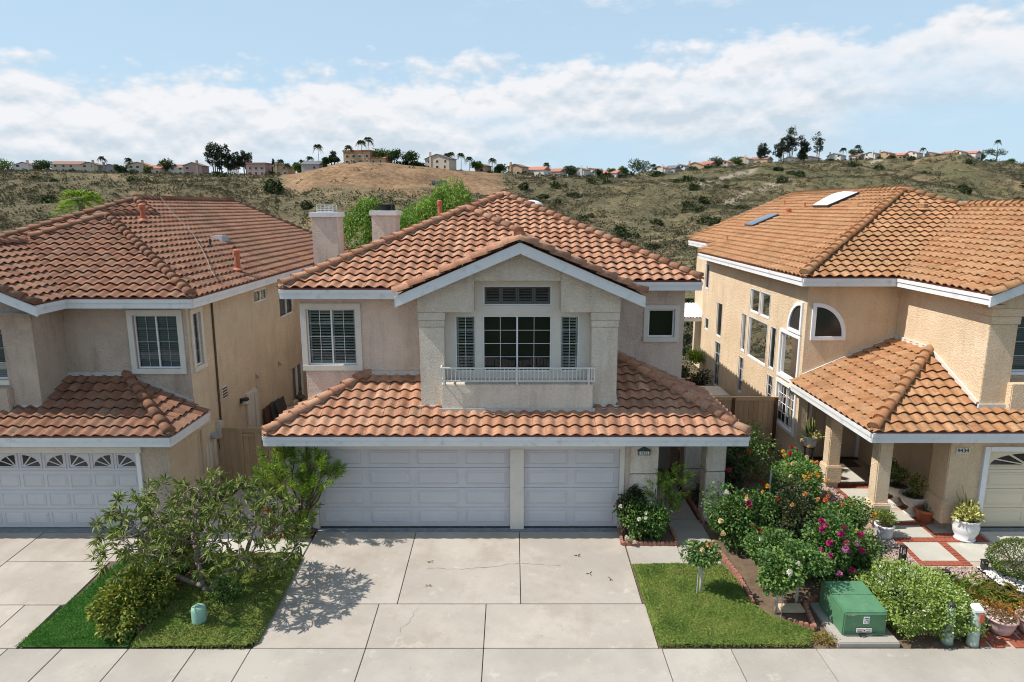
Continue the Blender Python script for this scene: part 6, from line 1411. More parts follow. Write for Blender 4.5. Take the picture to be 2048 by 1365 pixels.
# ================================================================== transformer
tr = thing('transformer_cabinet', 'green steel transformer cabinet with white stickers on a concrete pad', 'utility box', (6.82, 12.3, -.2))
prof = [(11.90, -.16), (11.88, .335), (11.93, .375), (12.88, .44), (12.93, .40), (12.93, -.16)]
M['xf_green'] = m_plain('transformer_paint', (0.08, 0.20, 0.105), .5, .14, 5, .05, spec=.4, grime=(.5, (.20, .29, .13)))
M['xf_green'].node_tree.nodes
B().prism([(6.40, y, z) for y, z in prof], (.84, 0, 0)).build('cabinet', M['xf_green'], tr, bevel=.022)
B().box(6.405, 6.50, 12.418, 12.430, .402, .412).box(7.13, 7.235, 12.418, 12.430, .402, .412).box(6.50, 7.13, 12.420, 12.428, .404, .411).build('lid_seam', M['ink'], tr)
B().box(6.42, 7.22, 11.868, 11.885, -.085, -.075).build('lower_seam', M['plaque_green'], tr)
sk = B().box(6.775, 6.885, 11.868, 11.878, .12, .265).build('sticker', M['sticker'], tr)
B().box(6.79, 6.87, 11.864, 11.868, .232, .248).build('print', M['ink_blue'], sk)
for x, z in ((6.80, .165), (6.835, .20), (6.86, .185), (6.862, .145)): B().box(x - .009, x + .009, 11.864, 11.868, z - .009, z + .009).build('print', M['ink'], sk)
sk2 = B().box(6.655, 6.95, 11.868, 11.878, -.06, .025).build('sticker', M['sticker'], tr)
B().box(6.665, 6.785, 11.864, 11.868, .006, .016).box(6.83, 6.94, 11.864, 11.868, .006, .016).build('print', M['orange_label'], sk2); B().box(6.67, 6.77, 11.864, 11.868, -.045, -.040).box(6.67, 6.75, 11.864, 11.868, -.03, -.025).box(6.84, 6.93, 11.864, 11.868, -.045, -.04).box(6.795, 6.815, 11.864, 11.868, -.035, -.01).build('print', M['ink'], sk2)
lk = B().box(6.73, 6.84, 11.85, 11.885, -.155, -.085).build('latch', M['metal_dark'], tr); B().tube([(6.775, 11.845, -.12), (6.775, 11.84, -.145), (6.80, 11.84, -.145), (6.80, 11.845, -.12)], .006, 6).build('padlock', M['metal_grey'], lk)
text_obj('number_print', '61108AT', .042, (6.47, 11.872, .30), (R_(90), 0, 0), M['ink_yellow'], tr, .001, 'LEFT')
B().box(6.24, 7.42, 11.68, 13.05, -.42, -.155).build('pad', M['concrete_walk'], tr, bevel=.015)
# ================================================================== utility posts, irrigation cover
gv = thing('utility_pedestal', 'rounded mint green utility pedestal standing in the left ground cover', 'utility pedestal', (-6.21, 12.25, -.21))
link('body', B().lathe([(.135, -.05), (.14, .10), (.142, .40), (.13, .45), (.08, .485), (.02, .495)], (0, 0, 0), 22).mesh('body', M['mint'], smooth=True), gv); link('collar', B().lathe([(.155, 0), (.155, .08)], (0, 0, 0), 22).mesh('collar', M['mint_pale'], smooth=False), gv)
for x, y, lb, cap in ((8.86, 11.78, 'mint marker post with white cap and orange label at the hedge end', True), (8.42, 11.86, 'mint utility post half hidden inside the variegated hedge', False)):
    t_ = thing('marker_post', lb, 'utility post', (x, y, -.24))
    link('post', B().lathe([(.115, -.05), (.105, .05), (.085, .66), (.08, .74)], (0, 0, 0), 14).mesh('post', M['mint_pale'], smooth=True), t_)
    if cap:
        link('cap', B().add([(-.10, -.09, .70), (.10, -.09, .70), (.10, .09, .76), (-.10, .09, .76), (-.10, -.09, .735), (.10, -.09, .735), (.07, .07, .83), (-.07, .07, .83)], [(0, 3, 2, 1), (4, 5, 6, 7), (0, 1, 5, 4), (1, 2, 6, 5), (2, 3, 7, 6), (3, 0, 4, 7)]).mesh('cap', M['pot_white'], bevel=.012), t_)
        link('label', B().box(.005, .082, -.100, -.080, .50, .68).mesh('label', M['orange_label']), t_)
    else: link('cap', B().lathe([(.085, .72), (.06, .80), (.02, .83)], (0, 0, 0), 12).mesh('cap', M['metal_dark']), t_)
# ================================================================== path lights
for x, y, h_, lb in ((8.86, 14.26, .62, 'black bollard light on the gravel behind the pale bush'), (9.55, 13.75, .30, 'short black path light poking through the lily leaves'), (10.76, 14.28, .22, 'small black path light left of the clipped ball')):
    t_ = thing('path_light', lb, 'path light', (x, y, gz(y)), 'path lights by the brick walk')
    b = B().box(-.055, .055, -.055, .055, -.05, h_ * .62)
    for sx_ in (-1, 1):
        for sy_ in (-1, 1): b.box(sx_ * .045 - .01, sx_ * .045 + .01, sy_ * .045 - .01, sy_ * .045 + .01, h_ * .62, h_ * .9)
    link('post', b.mesh('post', M['metal_dark']), t_); link('cap', B().box(-.07, .07, -.07, .07, h_ * .9, h_ * .9 + .03).mesh('cap', M['metal_dark'], bevel=.008), t_); link('lens', B().lathe([(.03, h_ * .62), (.03, h_ * .9)], (0, 0, 0), 10).mesh('lens', M['trim_cream']), t_)
# ================================================================== pots
def pot(label, c, prof, mat, soil_r, soil_z, fol, name='plant_pot', cat='plant pot', flute=0.0, seg=24):
    t_ = thing(name, label, cat, c); link('pot', B().lathe(prof, (0, 0, 0), seg, flute=flute).mesh('pot', mat, smooth=flute == 0), t_)
    link('potting_soil', B().lathe([(soil_r, soil_z - .01), (soil_r, soil_z)], (0, 0, 0), 16).mesh('potting_soil', M['soil']), t_)
    g = np.random.default_rng(int(abs(c[0] * 97 + c[1] * 31)))
    for (n, r, h_, L, W, mt, up, z0, ox) in fol:
        p, d, q = blob_pts(n, (ox, 0, soil_z + z0 + h_ / 2), (r, r, h_ / 2 + .01), int(c[0] * 100) + n, .2, .3); d[:, 2] += up
        leaves('foliage', p, d, L * (.7 + .6 * g.random(n)), W, M[mt], t_, droop=.1, seed=n)
    return t_
wp = [(.165, 0), (.185, .02), (.20, .10), (.215, .27), (.235, .29), (.235, .33), (.19, .33), (.18, .29)]
pot('white round pot with yellow-green leafy plant at the first column', G3(9.22, 15.70, 0), wp, M['pot_white'], .19, .31, [(700, .26, .36, .07, .03, 'leaf_hedge_y', .6, 0, 0)])
bp_ = [(.15, 0), (.24, .0), (.24, .03), (.20, .05), (.28, .20), (.30, .34), (.27, .46), (.30, .49), (.30, .52), (.24, .52), (.22, .46)]
pot('large white glazed pot overflowing with pale yellow leaves by the garage', G3(11.17, 15.62, 0), bp_, M['pot_white'], .24, .48, [(760, .36, .40, .10, .06, 'leaf_yellow', .5, .0, .02), (24, .12, .5, .35, .03, 'leaf_sans', 2.0, .0, 0)])
tp = [(.15, 0), (.17, .02), (.22, .28), (.245, .28), (.245, .34), (.20, .34), (.19, .28)]
pot('small terracotta pot beside the front urn', G3(10.72, 16.52, 0), tp, M['pot_terra'], .20, .29, [(40, .12, .14, .06, .02, 'leaf_rose_dark', .8, 0, 0)])
up_ = [(.20, 0), (.20, .04), (.12, .08), (.07, .16), (.08, .22), (.20, .28), (.285, .40), (.30, .48), (.34, .50), (.34, .54), (.28, .54), (.25, .48)]
for k, (x, y, lb) in enumerate(((10.62, 16.95, 'fluted white stone urn nearest the garage pier'), (10.58, 17.62, 'middle fluted urn with a leafy green plant'), (10.66, 18.3, 'dim rear urn half hidden by the portico column'))):
    pot(lb, (x, y, 0), up_, M['pot_stone'], .28, .50, [(420, .26, .5, .075, .035, 'leaf_rose' if k else 'leaf_hedge_y', .9, .05, .05), (160, .22, .12, .06, .03, 'leaf_rose_dark', .2, -.02, -.04)], 'stone_urn', 'urn', .05, 40)
pk = [(.14, 0), (.19, .03), (.245, .18), (.27, .30), (.29, .30), (.29, .335), (.25, .335), (.24, .28)]
for x, y, lb in ((9.62, 12.12, 'pink plastic pot of orange succulents by the marker post'), (10.22, 12.10, 'pink plastic pot with orange and white flowers at the frame edge')):
    t_ = pot(lb, G3(x, y, 0), pk, M['pot_pink'], .25, .30, [(620, .30, .32, .065, .022, 'leaf_orange', .9, .0, 0), (120, .30, .16, .06, .03, 'pebble_white', .2, -.02, .05 if x > 10 else -.1)])
# plant stand with the snake plant
t_ = thing('plant_stand', 'black wire plant stand left of the entry doors', 'plant stand', (9.12, 19.95, 0))
b = B().tube([(.17 * math.cos(k * PI / 8), .17 * math.sin(k * PI / 8), .80) for k in range(17)], .012, 6)
for a_ in (.4, 2.0, 3.6, 5.2): b.tube([(.17 * math.cos(a_), .17 * math.sin(a_), .80), (.12 * math.cos(a_), .12 * math.sin(a_), .4), (.20 * math.cos(a_), .20 * math.sin(a_), 0)], .010, 6)
link('frame', b.mesh('frame', M['metal_dark']), t_); link('shelf', B().lathe([(.17, .80), (.17, .812)], (0, 0, 0), 16).mesh('shelf', M['metal_dark']), t_)
t_ = pot('white pot with tall snake plant and pale spider plant on the stand', (9.12, 19.95, .815), wp, M['pot_white'], .19, .31, [(300, .25, .2, .12, .03, 'leaf_yellow', .3, -.05, .05)])
g = np.random.default_rng(5); p = np.stack([g.normal(size=22) * .06, g.normal(size=22) * .06, np.full(22, .30)], 1); d = g.normal(size=(22, 3)) * .12; d[:, 2] = 1
leaves('snake_leaves', p, d, .62 * (.7 + .5 * g.random(22)), .07, M['leaf_sans'], t_, seed=4)
tag(B().box(9.75, 10.95, 20.25, 20.95, .008, .022).build('doormat', m_plain('coir_mat', (.11, .08, .055), .95, .2, 30, .4), None, loc=(10.35, 20.6, .0)), 'brown doormat in front of the double entry doors', 'doormat')
for k, x in enumerate((10.86, 11.02)):
    o = B().lathe([(.05, 0), (.055, .03), (.04, .06), (.02, .065)], (0, 0, 0), 10).mesh('shoe', M['metal_dark'], smooth=True); q = link('shoe', o, None, (x, 19.45 + .05 * k, .012)); q.scale = (.9, 2.3, 1); q.rotation_euler = (0, 0, .5 - .3 * k)
    tag(q, 'black shoe left against the entry wall, %s of the pair' % ('outer one' if k == 0 else 'inner one'), 'shoe', 'pair of shoes')
hedge('shrub', 'pale dry shrub behind the rear portico column', 'shrub', (8.95, 19.6, 0), (.3, .35, .55), 700, .06, .03, M['leaf_hedge_v'], 84)
# loose stepping stone and screens leaning by the side wall
tag(B().box(5.55, 6.05, 12.72, 13.0, 0, .05).build('stepping_stone', M['pebble_pink'] if False else M['stucco_right'], None, bevel=.01, loc=(5.8, 12.86, 0)), 'flat peach stepping stone under the rose trees', 'stepping stone'); bpy.data.objects['stepping_stone'].location.z = gz(12.86) - .02
for k, (y, a_) in enumerate(((22.3, .10), (22.75, .16), (23.1, .22))):
    o = B().box(-.02, .02, -.02, .9, 0, 1.25).mesh('leaning_board', M['deck'] if k == 0 else M['frame_dark'], bevel=.004); q = link('leaning_board', o, None, (-8.30 + .12 * k, y, .05)); q.rotation_euler = (0, -a_, .0)
    tag(q, ('brown board', 'black framed screen', 'outer black framed screen')[k] + ' leaning on the tan side wall', 'board', 'boards leaning on the side wall')
tag(B().tube([(-7.9, 24.6, 0), (-7.9, 24.6, 1.25)], .07, 10).lathe([(.16, 1.0), (.2, 1.05), (.12, 1.14)], (-7.9, 24.6, 0), 10).build('flue_stub', M['bark_brown'], None, loc=(-7.9, 24.6, 0)), 'short brown flue stub behind the leaning boards', 'flue')
# ================================================================== behind the right fence
pc = thing('patio_cover', 'white corrugated patio cover behind the middle house', 'patio cover', (9.0, 34.5, 0))
b = B(); K = 34
for k in range(K): xa, xb = 7.6 + 2.6 * k / K, 7.6 + 2.6 * (k + 1) / K; za, zb = 2.62 + .03 * (k % 2), 2.62 + .03 * ((k + 1) % 2); b.quad((xa, 33.6, za), (xb, 33.6, zb), (xb, 35.6, zb + .45), (xa, 35.6, za + .45))
b.build('corrugated_roof', M['pot_white'], pc); B().box(7.6, 10.2, 33.62, 33.7, 2.42, 2.58).build('beam', M['trim_white'], pc)
for x in (7.7, 9.62): B().box(x - .05, x + .05, 33.62, 33.72, -2, 2.42).build('post', M['trim_white'], pc)
fi = thing('iron_fence', 'black iron picket fence behind the potted patio plants', 'fence', (10, 38, -1)); pm_ = B().box(-.012, .012, -.012, .012, 0, 1.5).mesh('picket', M['metal_dark'])
for k in range(36): link('picket', pm_, fi, (-2.4 + .12 * k, 0, .35))
link('rail', B().box(-2.4, 2.0, -.02, .02, 1.7, 1.74).box(-2.4, 2.0, -.02, .02, .5, .54).mesh('rail', M['metal_dark']), fi)
tag(B().box(7.75, 8.65, 26.1, 27.6, .0, .70).build('storage_chest', M['pot_stone'], None, bevel=.02, loc=(8.2, 26.85, 0)), 'pale storage chest behind the cedar fence', 'chest')
for x, y, z, r, h_, mt, lb in ((7.7, 30.5, 0, .55, 1.1, 'leaf_rose_dark', 'dark bushy patio plant nearest the middle house'), (8.3, 29.4, 0, .5, .9, 'leaf_rose_dark', 'reddish dark patio plant by the chest'), (8.55, 31.0, .9, .4, .55, 'leaf_podo', 'bright fern in a hanging basket by the right house'), (7.5, 33.0, 0, .5, 1.6, 'leaf_rose', 'tall leafy patio plant under the patio cover')):
    hedge('patio_plant', lb, 'plant', (x, y, z), (r, r, h_), 1100, .12, .05, M[mt], int(x * 10 + y), shell=.3, lump=.4)
# leaf stains on the driveway: fallen leaves and marks
for k, (x, y) in enumerate(((1.55, 14.85), (-1.83, 13.62), (2.2, 13.9), (-1.9, 14.6), (1.75, 14.1))):
    p = np.array([[x, y, gz(y) + .012]]); o = leaves('fallen_leaf', np.zeros((5, 3)), np.random.default_rng(k).normal(size=(5, 3)) * np.array([1, 1, .03]), .10, .022, M['leaf_strap'] if k % 2 else M['leaf_rose_dark'], None, seed=k, fold=.03, stuff=False); o.location = p[0]
    tag(o, ('dry leaf cluster on the upper driveway slab before the single door', 'dry leaf cluster on the middle slab just above the cross joint', 'dry leaf cluster near the right driveway edge', 'small dry leaf scrap high on the middle slab', 'small dry leaf scrap on the right upper slab')[k], 'leaf', 'fallen leaves on the driveway')
# ================================================================== trees beyond the roofs
def drooping_tree(label, base, H, lobes, n, seed):
    t_ = thing('pepper_tree', label, 'tree', base); g = np.random.default_rng(seed); P = []; D = []
    for (x, y, z, r) in lobes:
        m = int(n * r * r / sum(l_[3] ** 2 for l_ in lobes)); K = m // 9
        d = unit(g.normal(size=(K, 3))); d[:, 2] = np.abs(d[:, 2]) * 1.1 - .25; s0 = np.array([x, y, z]) + d * r * (.55 + .5 * g.random((K, 1))) * np.array([1, 1, .95])
        for k in range(K):
            L = r * g.uniform(.35, .9); a_ = d[k] * .22
            for q in range(9): P.append(s0[k] + np.array([a_[0] * q / 9 * L, a_[1] * q / 9 * L, -L * q / 9])); D.append(np.array([g.normal() * .7, g.normal() * .7, -.55]))
    P, D = np.array(P), np.array(D); big = np.array([mnoise.noise(Vector(v * .9)) for v in P])
    leaves('crown', P, D, .24 * (.7 + .6 * g.random(len(P))), .055, M['leaf_pepper'], t_, seed=seed, rnd=np.clip(.5 + .6 * big + g.normal(size=len(P)) * .15, 0, .99))
    b = B().tube([(0, 0, -.5), (.1, 0, H * .3), (0, .1, H * .55)], [.22, .18, .14], 8)
    for (x, y, z, r) in lobes: b.tube([(0, .1, H * .5), (x * .6, y * .6, z * .8), (x, y, z)], [.12, .08, .03], 6)
    link('trunk', b.mesh('trunk', M['bark_brown']), t_)
drooping_tree('bright green drooping pepper tree between the two chimneys', (-6.9, 36, -.4), 8.6, [(-.7, 0, 7.6, 1.5), (.9, .2, 7.3, 1.5), (0, 0, 5.6, 1.9), (1.6, 0, 5.6, 1.6), (-.5, 0, 8.5, .8)], 15000, 91)
drooping_tree('bright green drooping pepper tree right of the dark capped chimney', (-4.6, 40.5, -1.6), 10.6, [(1.1, 0, 10.4, 1.25), (.1, 0, 9.6, 1.3), (-1.0, 0, 9.0, 1.2), (2.0, 0, 9.2, 1.3), (-2.0, 0, 8.6, 1.1), (.4, 0, 7.9, 1.9)], 15000, 92)
def palm(label, base, H, r, nf, seed, leaf=None, cat='palm tree', thin=1.0, group=None, parts=True):
    t_ = thing('palm_tree', label, cat, base, group); g = np.random.default_rng(seed); P = []; D = []; Ls = []
    for k in range(nf):
        a_ = 2.4 * k; el_ = g.uniform(-.5, 1.2); d = np.array([math.cos(a_) * math.cos(el_), math.sin(a_) * math.cos(el_), math.sin(el_)]); n = 11
        for q in range(n):
            t = (q + 1) / n; c = d * r * t * .95 + np.array([0, 0, H - r * .75 * t * t]); sd = np.cross(d, [0, 0, 1]); sd /= np.linalg.norm(sd) + 1e-9
            for s_ in (-1, 1): P.append(c); D.append(d * .8 + sd * s_ * .7 + np.array([0, 0, -.25])); Ls.append(r * .42 * (1.1 - .6 * t))
    leaves('crown', np.array(P), np.array(D), np.array(Ls), np.array(Ls) * .20 * thin, leaf or M['leaf_far'], t_, seed=seed)
    link('trunk', B().tube([(0, 0, -1), (.02 * H, 0, H * .5), (0, 0, H)], [.045 * H ** .5 + .06, .13, .11], 7).mesh('trunk', M['bark_grey']), t_); return t_
palm('pale green palm crown peeking over the left roof', (-16.1, 26, 3.2), 5.1, 1.05, 18, 95, M['leaf_podo'])
# ================================================================== far ridge
def hp(px, dy=14):
    """foot on the ridge along the bearing of photo column px, dy metres behind the brink"""
    a = (px - 1024) / 1365.0; y = crest(a)[0] + dy; return (a * y, y, terr(a * y, y))
HM = dict(cream=m_plain('far_wall_cream', (.50, .43, .35), .9, .1), white=m_plain('far_wall_white', (.60, .57, .52), .9, .08), pink=m_plain('far_wall_pink', (.42, .29, .26), .9, .1), tan=m_plain('far_wall_tan', (.42, .30, .19), .9, .1), grey=m_plain('far_wall_grey', (.34, .33, .34), .9, .1),
          rust=m_plain('far_roof_rust', (.36, .15, .10), .9, .15, 1.5), brown=m_plain('far_roof_brown', (.25, .145, .11), .9, .15, 1.5), slate=m_plain('far_roof_slate', (.14, .14, .155), .9, .15, 1.5), red=m_plain('far_roof_red', (.42, .17, .115), .9, .15, 1.5))
def far_house(label, px, w, h, wall, roof, style, dy=12, ch=1, group='houses along the far ridge', rot=None, sink=0.0):
    base = hp(px, dy); rz = -math.atan2(base[0], base[1]) - .42 if rot is None else rot
    t_ = thing('ridge_house', label, 'house', (base[0], base[1], base[2] - .6 - sink), group); t_.rotation_euler = (0, 0, rz); rg = random.Random(px)
    hw, dp = w / 2, 5.0; wl_ = HM[wall]; rf = HM[roof]; rise = w * .17 if style == 'gable' else 1.7
    b = B().box(-hw, hw, -dp, dp, -2, h)
    if style == 'gable': b.prism([(-hw, -dp, h), (hw, -dp, h), (0, -dp, h + rise)], (0, 2 * dp, 0))
    link('wall', b.mesh('wall', wl_), t_); e = .5; b = B()
    if style == 'gable':
        k = rise / hw
        for sg in (-1, 1): b.prism([(sg * (hw + e), -dp - e, h - e * k), (0, -dp - e, h + rise), (0, -dp - e, h + rise + .25), (sg * (hw + e), -dp - e, h - e * k + .25)], (0, 2 * dp + 2 * e, 0))
    elif style == 'side': b.prism([(-hw - e, -dp - e, h), (-hw - e, dp + e, h), (-hw - e, 0, h + rise + .4)], (w + 2 * e, 0, 0))
    elif style == 'hip':
        A_ = [(-hw - e, -dp - e, h), (hw + e, -dp - e, h), (hw + e, dp + e, h), (-hw - e, dp + e, h), (-hw * .45, 0, h + rise + .4), (hw * .45, 0, h + rise + .4)]; b.add(A_, [(0, 1, 5, 4), (1, 2, 5), (2, 3, 4, 5), (3, 0, 4), (0, 3, 2, 1)])
    else: b.box(-hw - .3, hw + .3, -dp - .3, dp + .3, h, h + .8)
    link('roof', b.mesh('roof', rf), t_)
    for st in range(2 if h > 4.5 else 1):
        n = max(2, int(w / 3.6))
        for k in range(n):
            if rg.random() < .12: continue
            x = -hw + w * (k + .5) / n + rg.uniform(-.3, .3); z = .9 + 2.75 * st; ww = rg.uniform(.5, .85); win = link('window', B().box(x - ww - .12, x + ww + .12, -dp - .06, -dp + .02, z - .12, z + 1.32).mesh('window', HM['white']), t_)
            link('pane', B().box(x - ww, x + ww, -dp - .09, -dp - .06, z, z + 1.2).mesh('pane', M['dark_glass']), win)
    for k in range(ch):
        x = hw * (.55 if k == 0 else -.5) * (1 if px % 2 else -1); link('chimney', B().box(x - .55, x + .55, -dp - .45, -dp + .3, -1, h + rise + 1.2).mesh('chimney', wl_), t_)
    return t_
FH = [(83, 10, 4.6, 'white', 'rust', 'gable', 'white gabled house at the far left of the ridge'), (168, 16, 5.2, 'cream', 'brown', 'side', 'long cream house right of the round tree'), (211, 9, 5, 'cream', 'brown', 'gable', 'cream gabled house left of the ridge palm'), (250, 10, 4.2, 'grey', 'brown', 'gable', 'grey house with low gable on the left ridge'), (305, 11, 5, 'cream', 'rust', 'gable', 'rust roofed house behind the left ridge trees'), (335, 8, 3.4, 'cream', 'rust', 'side', 'low rust roofed house beside the dark cypress clump'),
      (379, 9, 4.8, 'white', 'brown', 'side', 'white house just left of the pink two-storey one'), (411, 10.5, 5.6, 'pink', 'brown', 'gable', 'pink two-storey house left of the eucalyptus'), (534, 11, 6.6, 'pink', 'rust', 'flat', 'boxy pink-brown house right of the eucalyptus'), (582, 9, 5, 'tan', 'brown', 'gable', 'tan gabled house by the narrow cypress'), (640, 10, 3.2, 'grey', 'slate', 'side', 'low grey house left of the bare knoll'), (731, 15, 6.6, 'tan', 'red', 'flat', 'tall tan house on top of the bare knoll'), (770, 9, 3.2, 'tan', 'rust', 'side', 'low wing beside the tan knoll house'),
      (886, 14, 5.6, 'cream', 'slate', 'gable', 'cream house with slate roof on the knoll right end'), (968, 6, 4, 'tan', 'brown', 'gable', 'small tan house down the knoll'), (1036, 9, 4.8, 'tan', 'brown', 'gable', 'tan gabled house above the main roof peak'), (1071, 14, 3.6, 'white', 'red', 'side', 'low white house with a long red roof'), (1110, 9, 3.4, 'cream', 'rust', 'side', 'low cream house left of the dark tree'), (1159, 7.5, 5.4, 'white', 'brown', 'gable', 'narrow white two-storey house with chimney'), (1182, 8.5, 5.4, 'white', 'rust', 'gable', 'white two-storey house left of the long red roof'),
      (1212, 15, 3.4, 'white', 'red', 'side', 'long low house with bright red roof'), (1315, 9, 4.6, 'white', 'rust', 'gable', 'white gabled house right of the big ridge tree'), (1337, 7, 4.2, 'grey', 'slate', 'side', 'house with dark slate roof among gables'), (1356, 7.5, 4.6, 'white', 'slate', 'gable', 'white gable beside the slate roof'), (1384, 14, 4.2, 'tan', 'red', 'gable', 'wide house with large red gable roof'), (1405, 8, 5, 'tan', 'rust', 'side', 'tan house behind the large red gable'), (1438, 8, 4.8, 'cream', 'rust', 'gable', 'cream house between two ridge trees'), (1473, 12, 5.6, 'cream', 'rust', 'gable', 'cream house with tall chimney left of the eucalyptus'), (1507, 14, 4.4, 'tan', 'brown', 'side', 'long brown roofed house under the eucalyptus'),
      (1565, 9, 3.8, 'white', 'brown', 'gable', 'white house behind the eucalyptus trunks'), (1606, 9, 4, 'white', 'rust', 'gable', 'white gabled house right of the lone tall eucalyptus'), (1652, 11, 4.6, 'white', 'slate', 'gable', 'white house with slate gable on the right ridge'), (1691, 8, 3.4, 'white', 'brown', 'side', 'low white house under the flat topped tree'), (1721, 9, 5, 'white', 'slate', 'gable', 'white house with dark gable above the bare bank'), (1748, 10, 4.6, 'tan', 'rust', 'gable', 'tan gabled house above the bare bank'), (1772, 12, 3.2, 'tan', 'red', 'side', 'low red roof above the cactus slope'),
      (1800, 10, 4.6, 'white', 'rust', 'gable', 'white gabled house above the cactus slope'), (1838, 8, 3.6, 'pink', 'brown', 'gable', 'pinkish brown gable on the right ridge'), (1873, 12, 3.8, 'white', 'rust', 'side', 'white house with long pale roof on the right ridge'), (1888, 8, 4.8, 'white', 'rust', 'gable', 'white gable right of the long pale roof'), (1911, 12, 4.2, 'white', 'red', 'side', 'last white house left of the umbrella pine')]
for i, (px, w, h_, wa, ro, stl, lb) in enumerate(FH): far_house(lb, px, w, h_, wa, ro, stl, dy=4 + (i * 5) % 8, ch=1 if stl == 'gable' else 0)
rv = thing('motorhome', 'white motorhome parked on the knoll below the slate roofed house', 'motorhome', tuple(Vector(hp(893, 1)) + Vector((0, 0, .3))))
link('body', B().box(-4, 3.2, -1.2, 1.2, .5, 3.3).add([(3.2, -1.2, .5), (4.3, -1.2, .5), (4.3, -1.2, 1.6), (3.6, -1.2, 2.6), (3.2, -1.2, 2.6), (3.2, 1.2, .5), (4.3, 1.2, .5), (4.3, 1.2, 1.6), (3.6, 1.2, 2.6), (3.2, 1.2, 2.6)], [(0, 1, 2, 3, 4), (5, 9, 8, 7, 6), (1, 6, 7, 2), (2, 7, 8, 3), (3, 8, 9, 4), (0, 5, 6, 1)]).mesh('body', HM['white'], bevel=.1), rv)
for x in (-2.6, 2.6): link('wheel', B().tube([(x, -1.3, .45), (x, -1.0, .45)], .45, 12).mesh('wheel', M['metal_dark']), rv)
for x in (-2.8, -.6, 1.6): link('window', B().box(x - .6, x + .6, -1.26, -1.19, 1.8, 2.6).mesh('window', M['dark_glass']), rv)
yc = crest((880 - 1024) / 1365)[0]; a = (882 - 1024) / 1365; y = yc - 62; cn = thing('shipping_container', 'blue-grey container on the bare knoll slope', 'container', (a * y, y, terr(a * y, y)))
link('body', B().box(-3.4, 3.4, -1.2, 1.2, -.5, 2.3).mesh('body', m_plain('container_blue_grey', (.13, .15, .19), .7, .1), bevel=.05), cn)
for k in range(9): link('rib', B().box(-3.2 + .8 * k - .08, -3.2 + .8 * k + .08, -1.28, -1.2, -.2, 2.2).mesh('rib', M['metal_grey']), cn)
def far_tree(label, px, H, W, kind, dy=4, group=None, sink=0.0):
    base = hp(px, dy); base = (base[0], base[1], base[2] - .3 - sink)
    if kind == 'palm': return palm(label, base, H * .78, W * 1.2, 26, px, M['leaf_far'], thin=1.6, group='palms on the far ridge')
    nm = {'round': 'broadleaf_tree', 'bright': 'broadleaf_tree', 'euc': 'eucalyptus_tree', 'cypress': 'cypress_tree', 'pine': 'umbrella_pine'}[kind]
    t_ = thing(nm, label, 'tree', base, 'trees on the far ridge'); g = np.random.default_rng(px); mat = {'round': 'leaf_far', 'bright': 'leaf_far_b', 'euc': 'leaf_euc', 'cypress': 'leaf_scrub_d', 'pine': 'leaf_far'}[kind]
    tr_b = B(); P = []; D = []
    if kind == 'euc':
        nt = max(2, int(W / 2.2))
        for k in range(nt):
            tx = (k - (nt - 1) / 2) * W / nt * .7; hh = H * g.uniform(.75, 1.0); tr_b.tube([(tx * .6, 0, -1), (tx * .8, 0, hh * .5), (tx, 0, hh * .92)], [.4, .26, .1], 6)
            for q in range(9):
                z = hh * g.uniform(.38, 1.0); c = np.array([tx + g.normal() * W * .14 + (z / hh - .5) * 0, g.normal() * 1.5, z]); r = g.uniform(.9, 1.9) * H / 22; p, d, _ = blob_pts(70, c, (r * 1.15, r, r * .8), px * 31 + k * 17 + q, .2, .5); P.append(p); D.append(d); tr_b.tube([(tx, 0, z * .85), tuple(c)], [.1, .04], 5)
        L = .95
    elif kind == 'cypress':
        p, d, _ = blob_pts(420, (0, 0, H / 2), (W / 2, W / 2, H / 2), px, .5, .1); P.append(p); D.append(d + np.array([0, 0, 1.2])); tr_b.tube([(0, 0, -1), (0, 0, H * .4)], [.25, .15], 6); L = .7
    elif kind == 'pine':
        tr_b.tube([(0, 0, -1), (.4, 0, H * .5), (0, 0, H * .75)], [.5, .35, .2], 7)
        for q in range(13): c = np.array([g.uniform(-.42, .42) * W, g.normal() * W * .15, H * g.uniform(.66, .86)]); p, d, _ = blob_pts(90, c, (W * .16, W * .16, H * .13), px * 7 + q, .3, .3); P.append(p); D.append(d); tr_b.tube([(0, 0, H * .5), tuple(c)], [.15, .05], 5)
        L = .8
    else:
        tr_b.tube([(0, 0, -1), (.1, 0, H * .35), (0, 0, H * .6)], [.35, .25, .15], 6); nl = 10
        for q in range(nl):
            a_ = 2.4 * q; rr = W * .33 * math.sqrt((q + .5) / nl); c = np.array([rr * math.cos(a_), rr * math.sin(a_), H * (.42 + .38 * g.random() * (1 - rr / W))]); r = W * g.uniform(.15, .24); p, d, _ = blob_pts(120, c, (r * 1.1, r, min(r, H * .24)), px * 13 + q, .3, .35); P.append(p); D.append(d); tr_b.tube([(0, 0, H * .4), tuple(c)], [.12, .04], 5)
        L = .95
    P, D = np.concatenate(P), np.concatenate(D); n = len(P)
    leaves('crown', P, D, L * (.7 + .7 * g.random(n)), L * .62, M[mat], t_, seed=px); link('trunk', tr_b.mesh('trunk', M['bark_grey']), t_); return t_
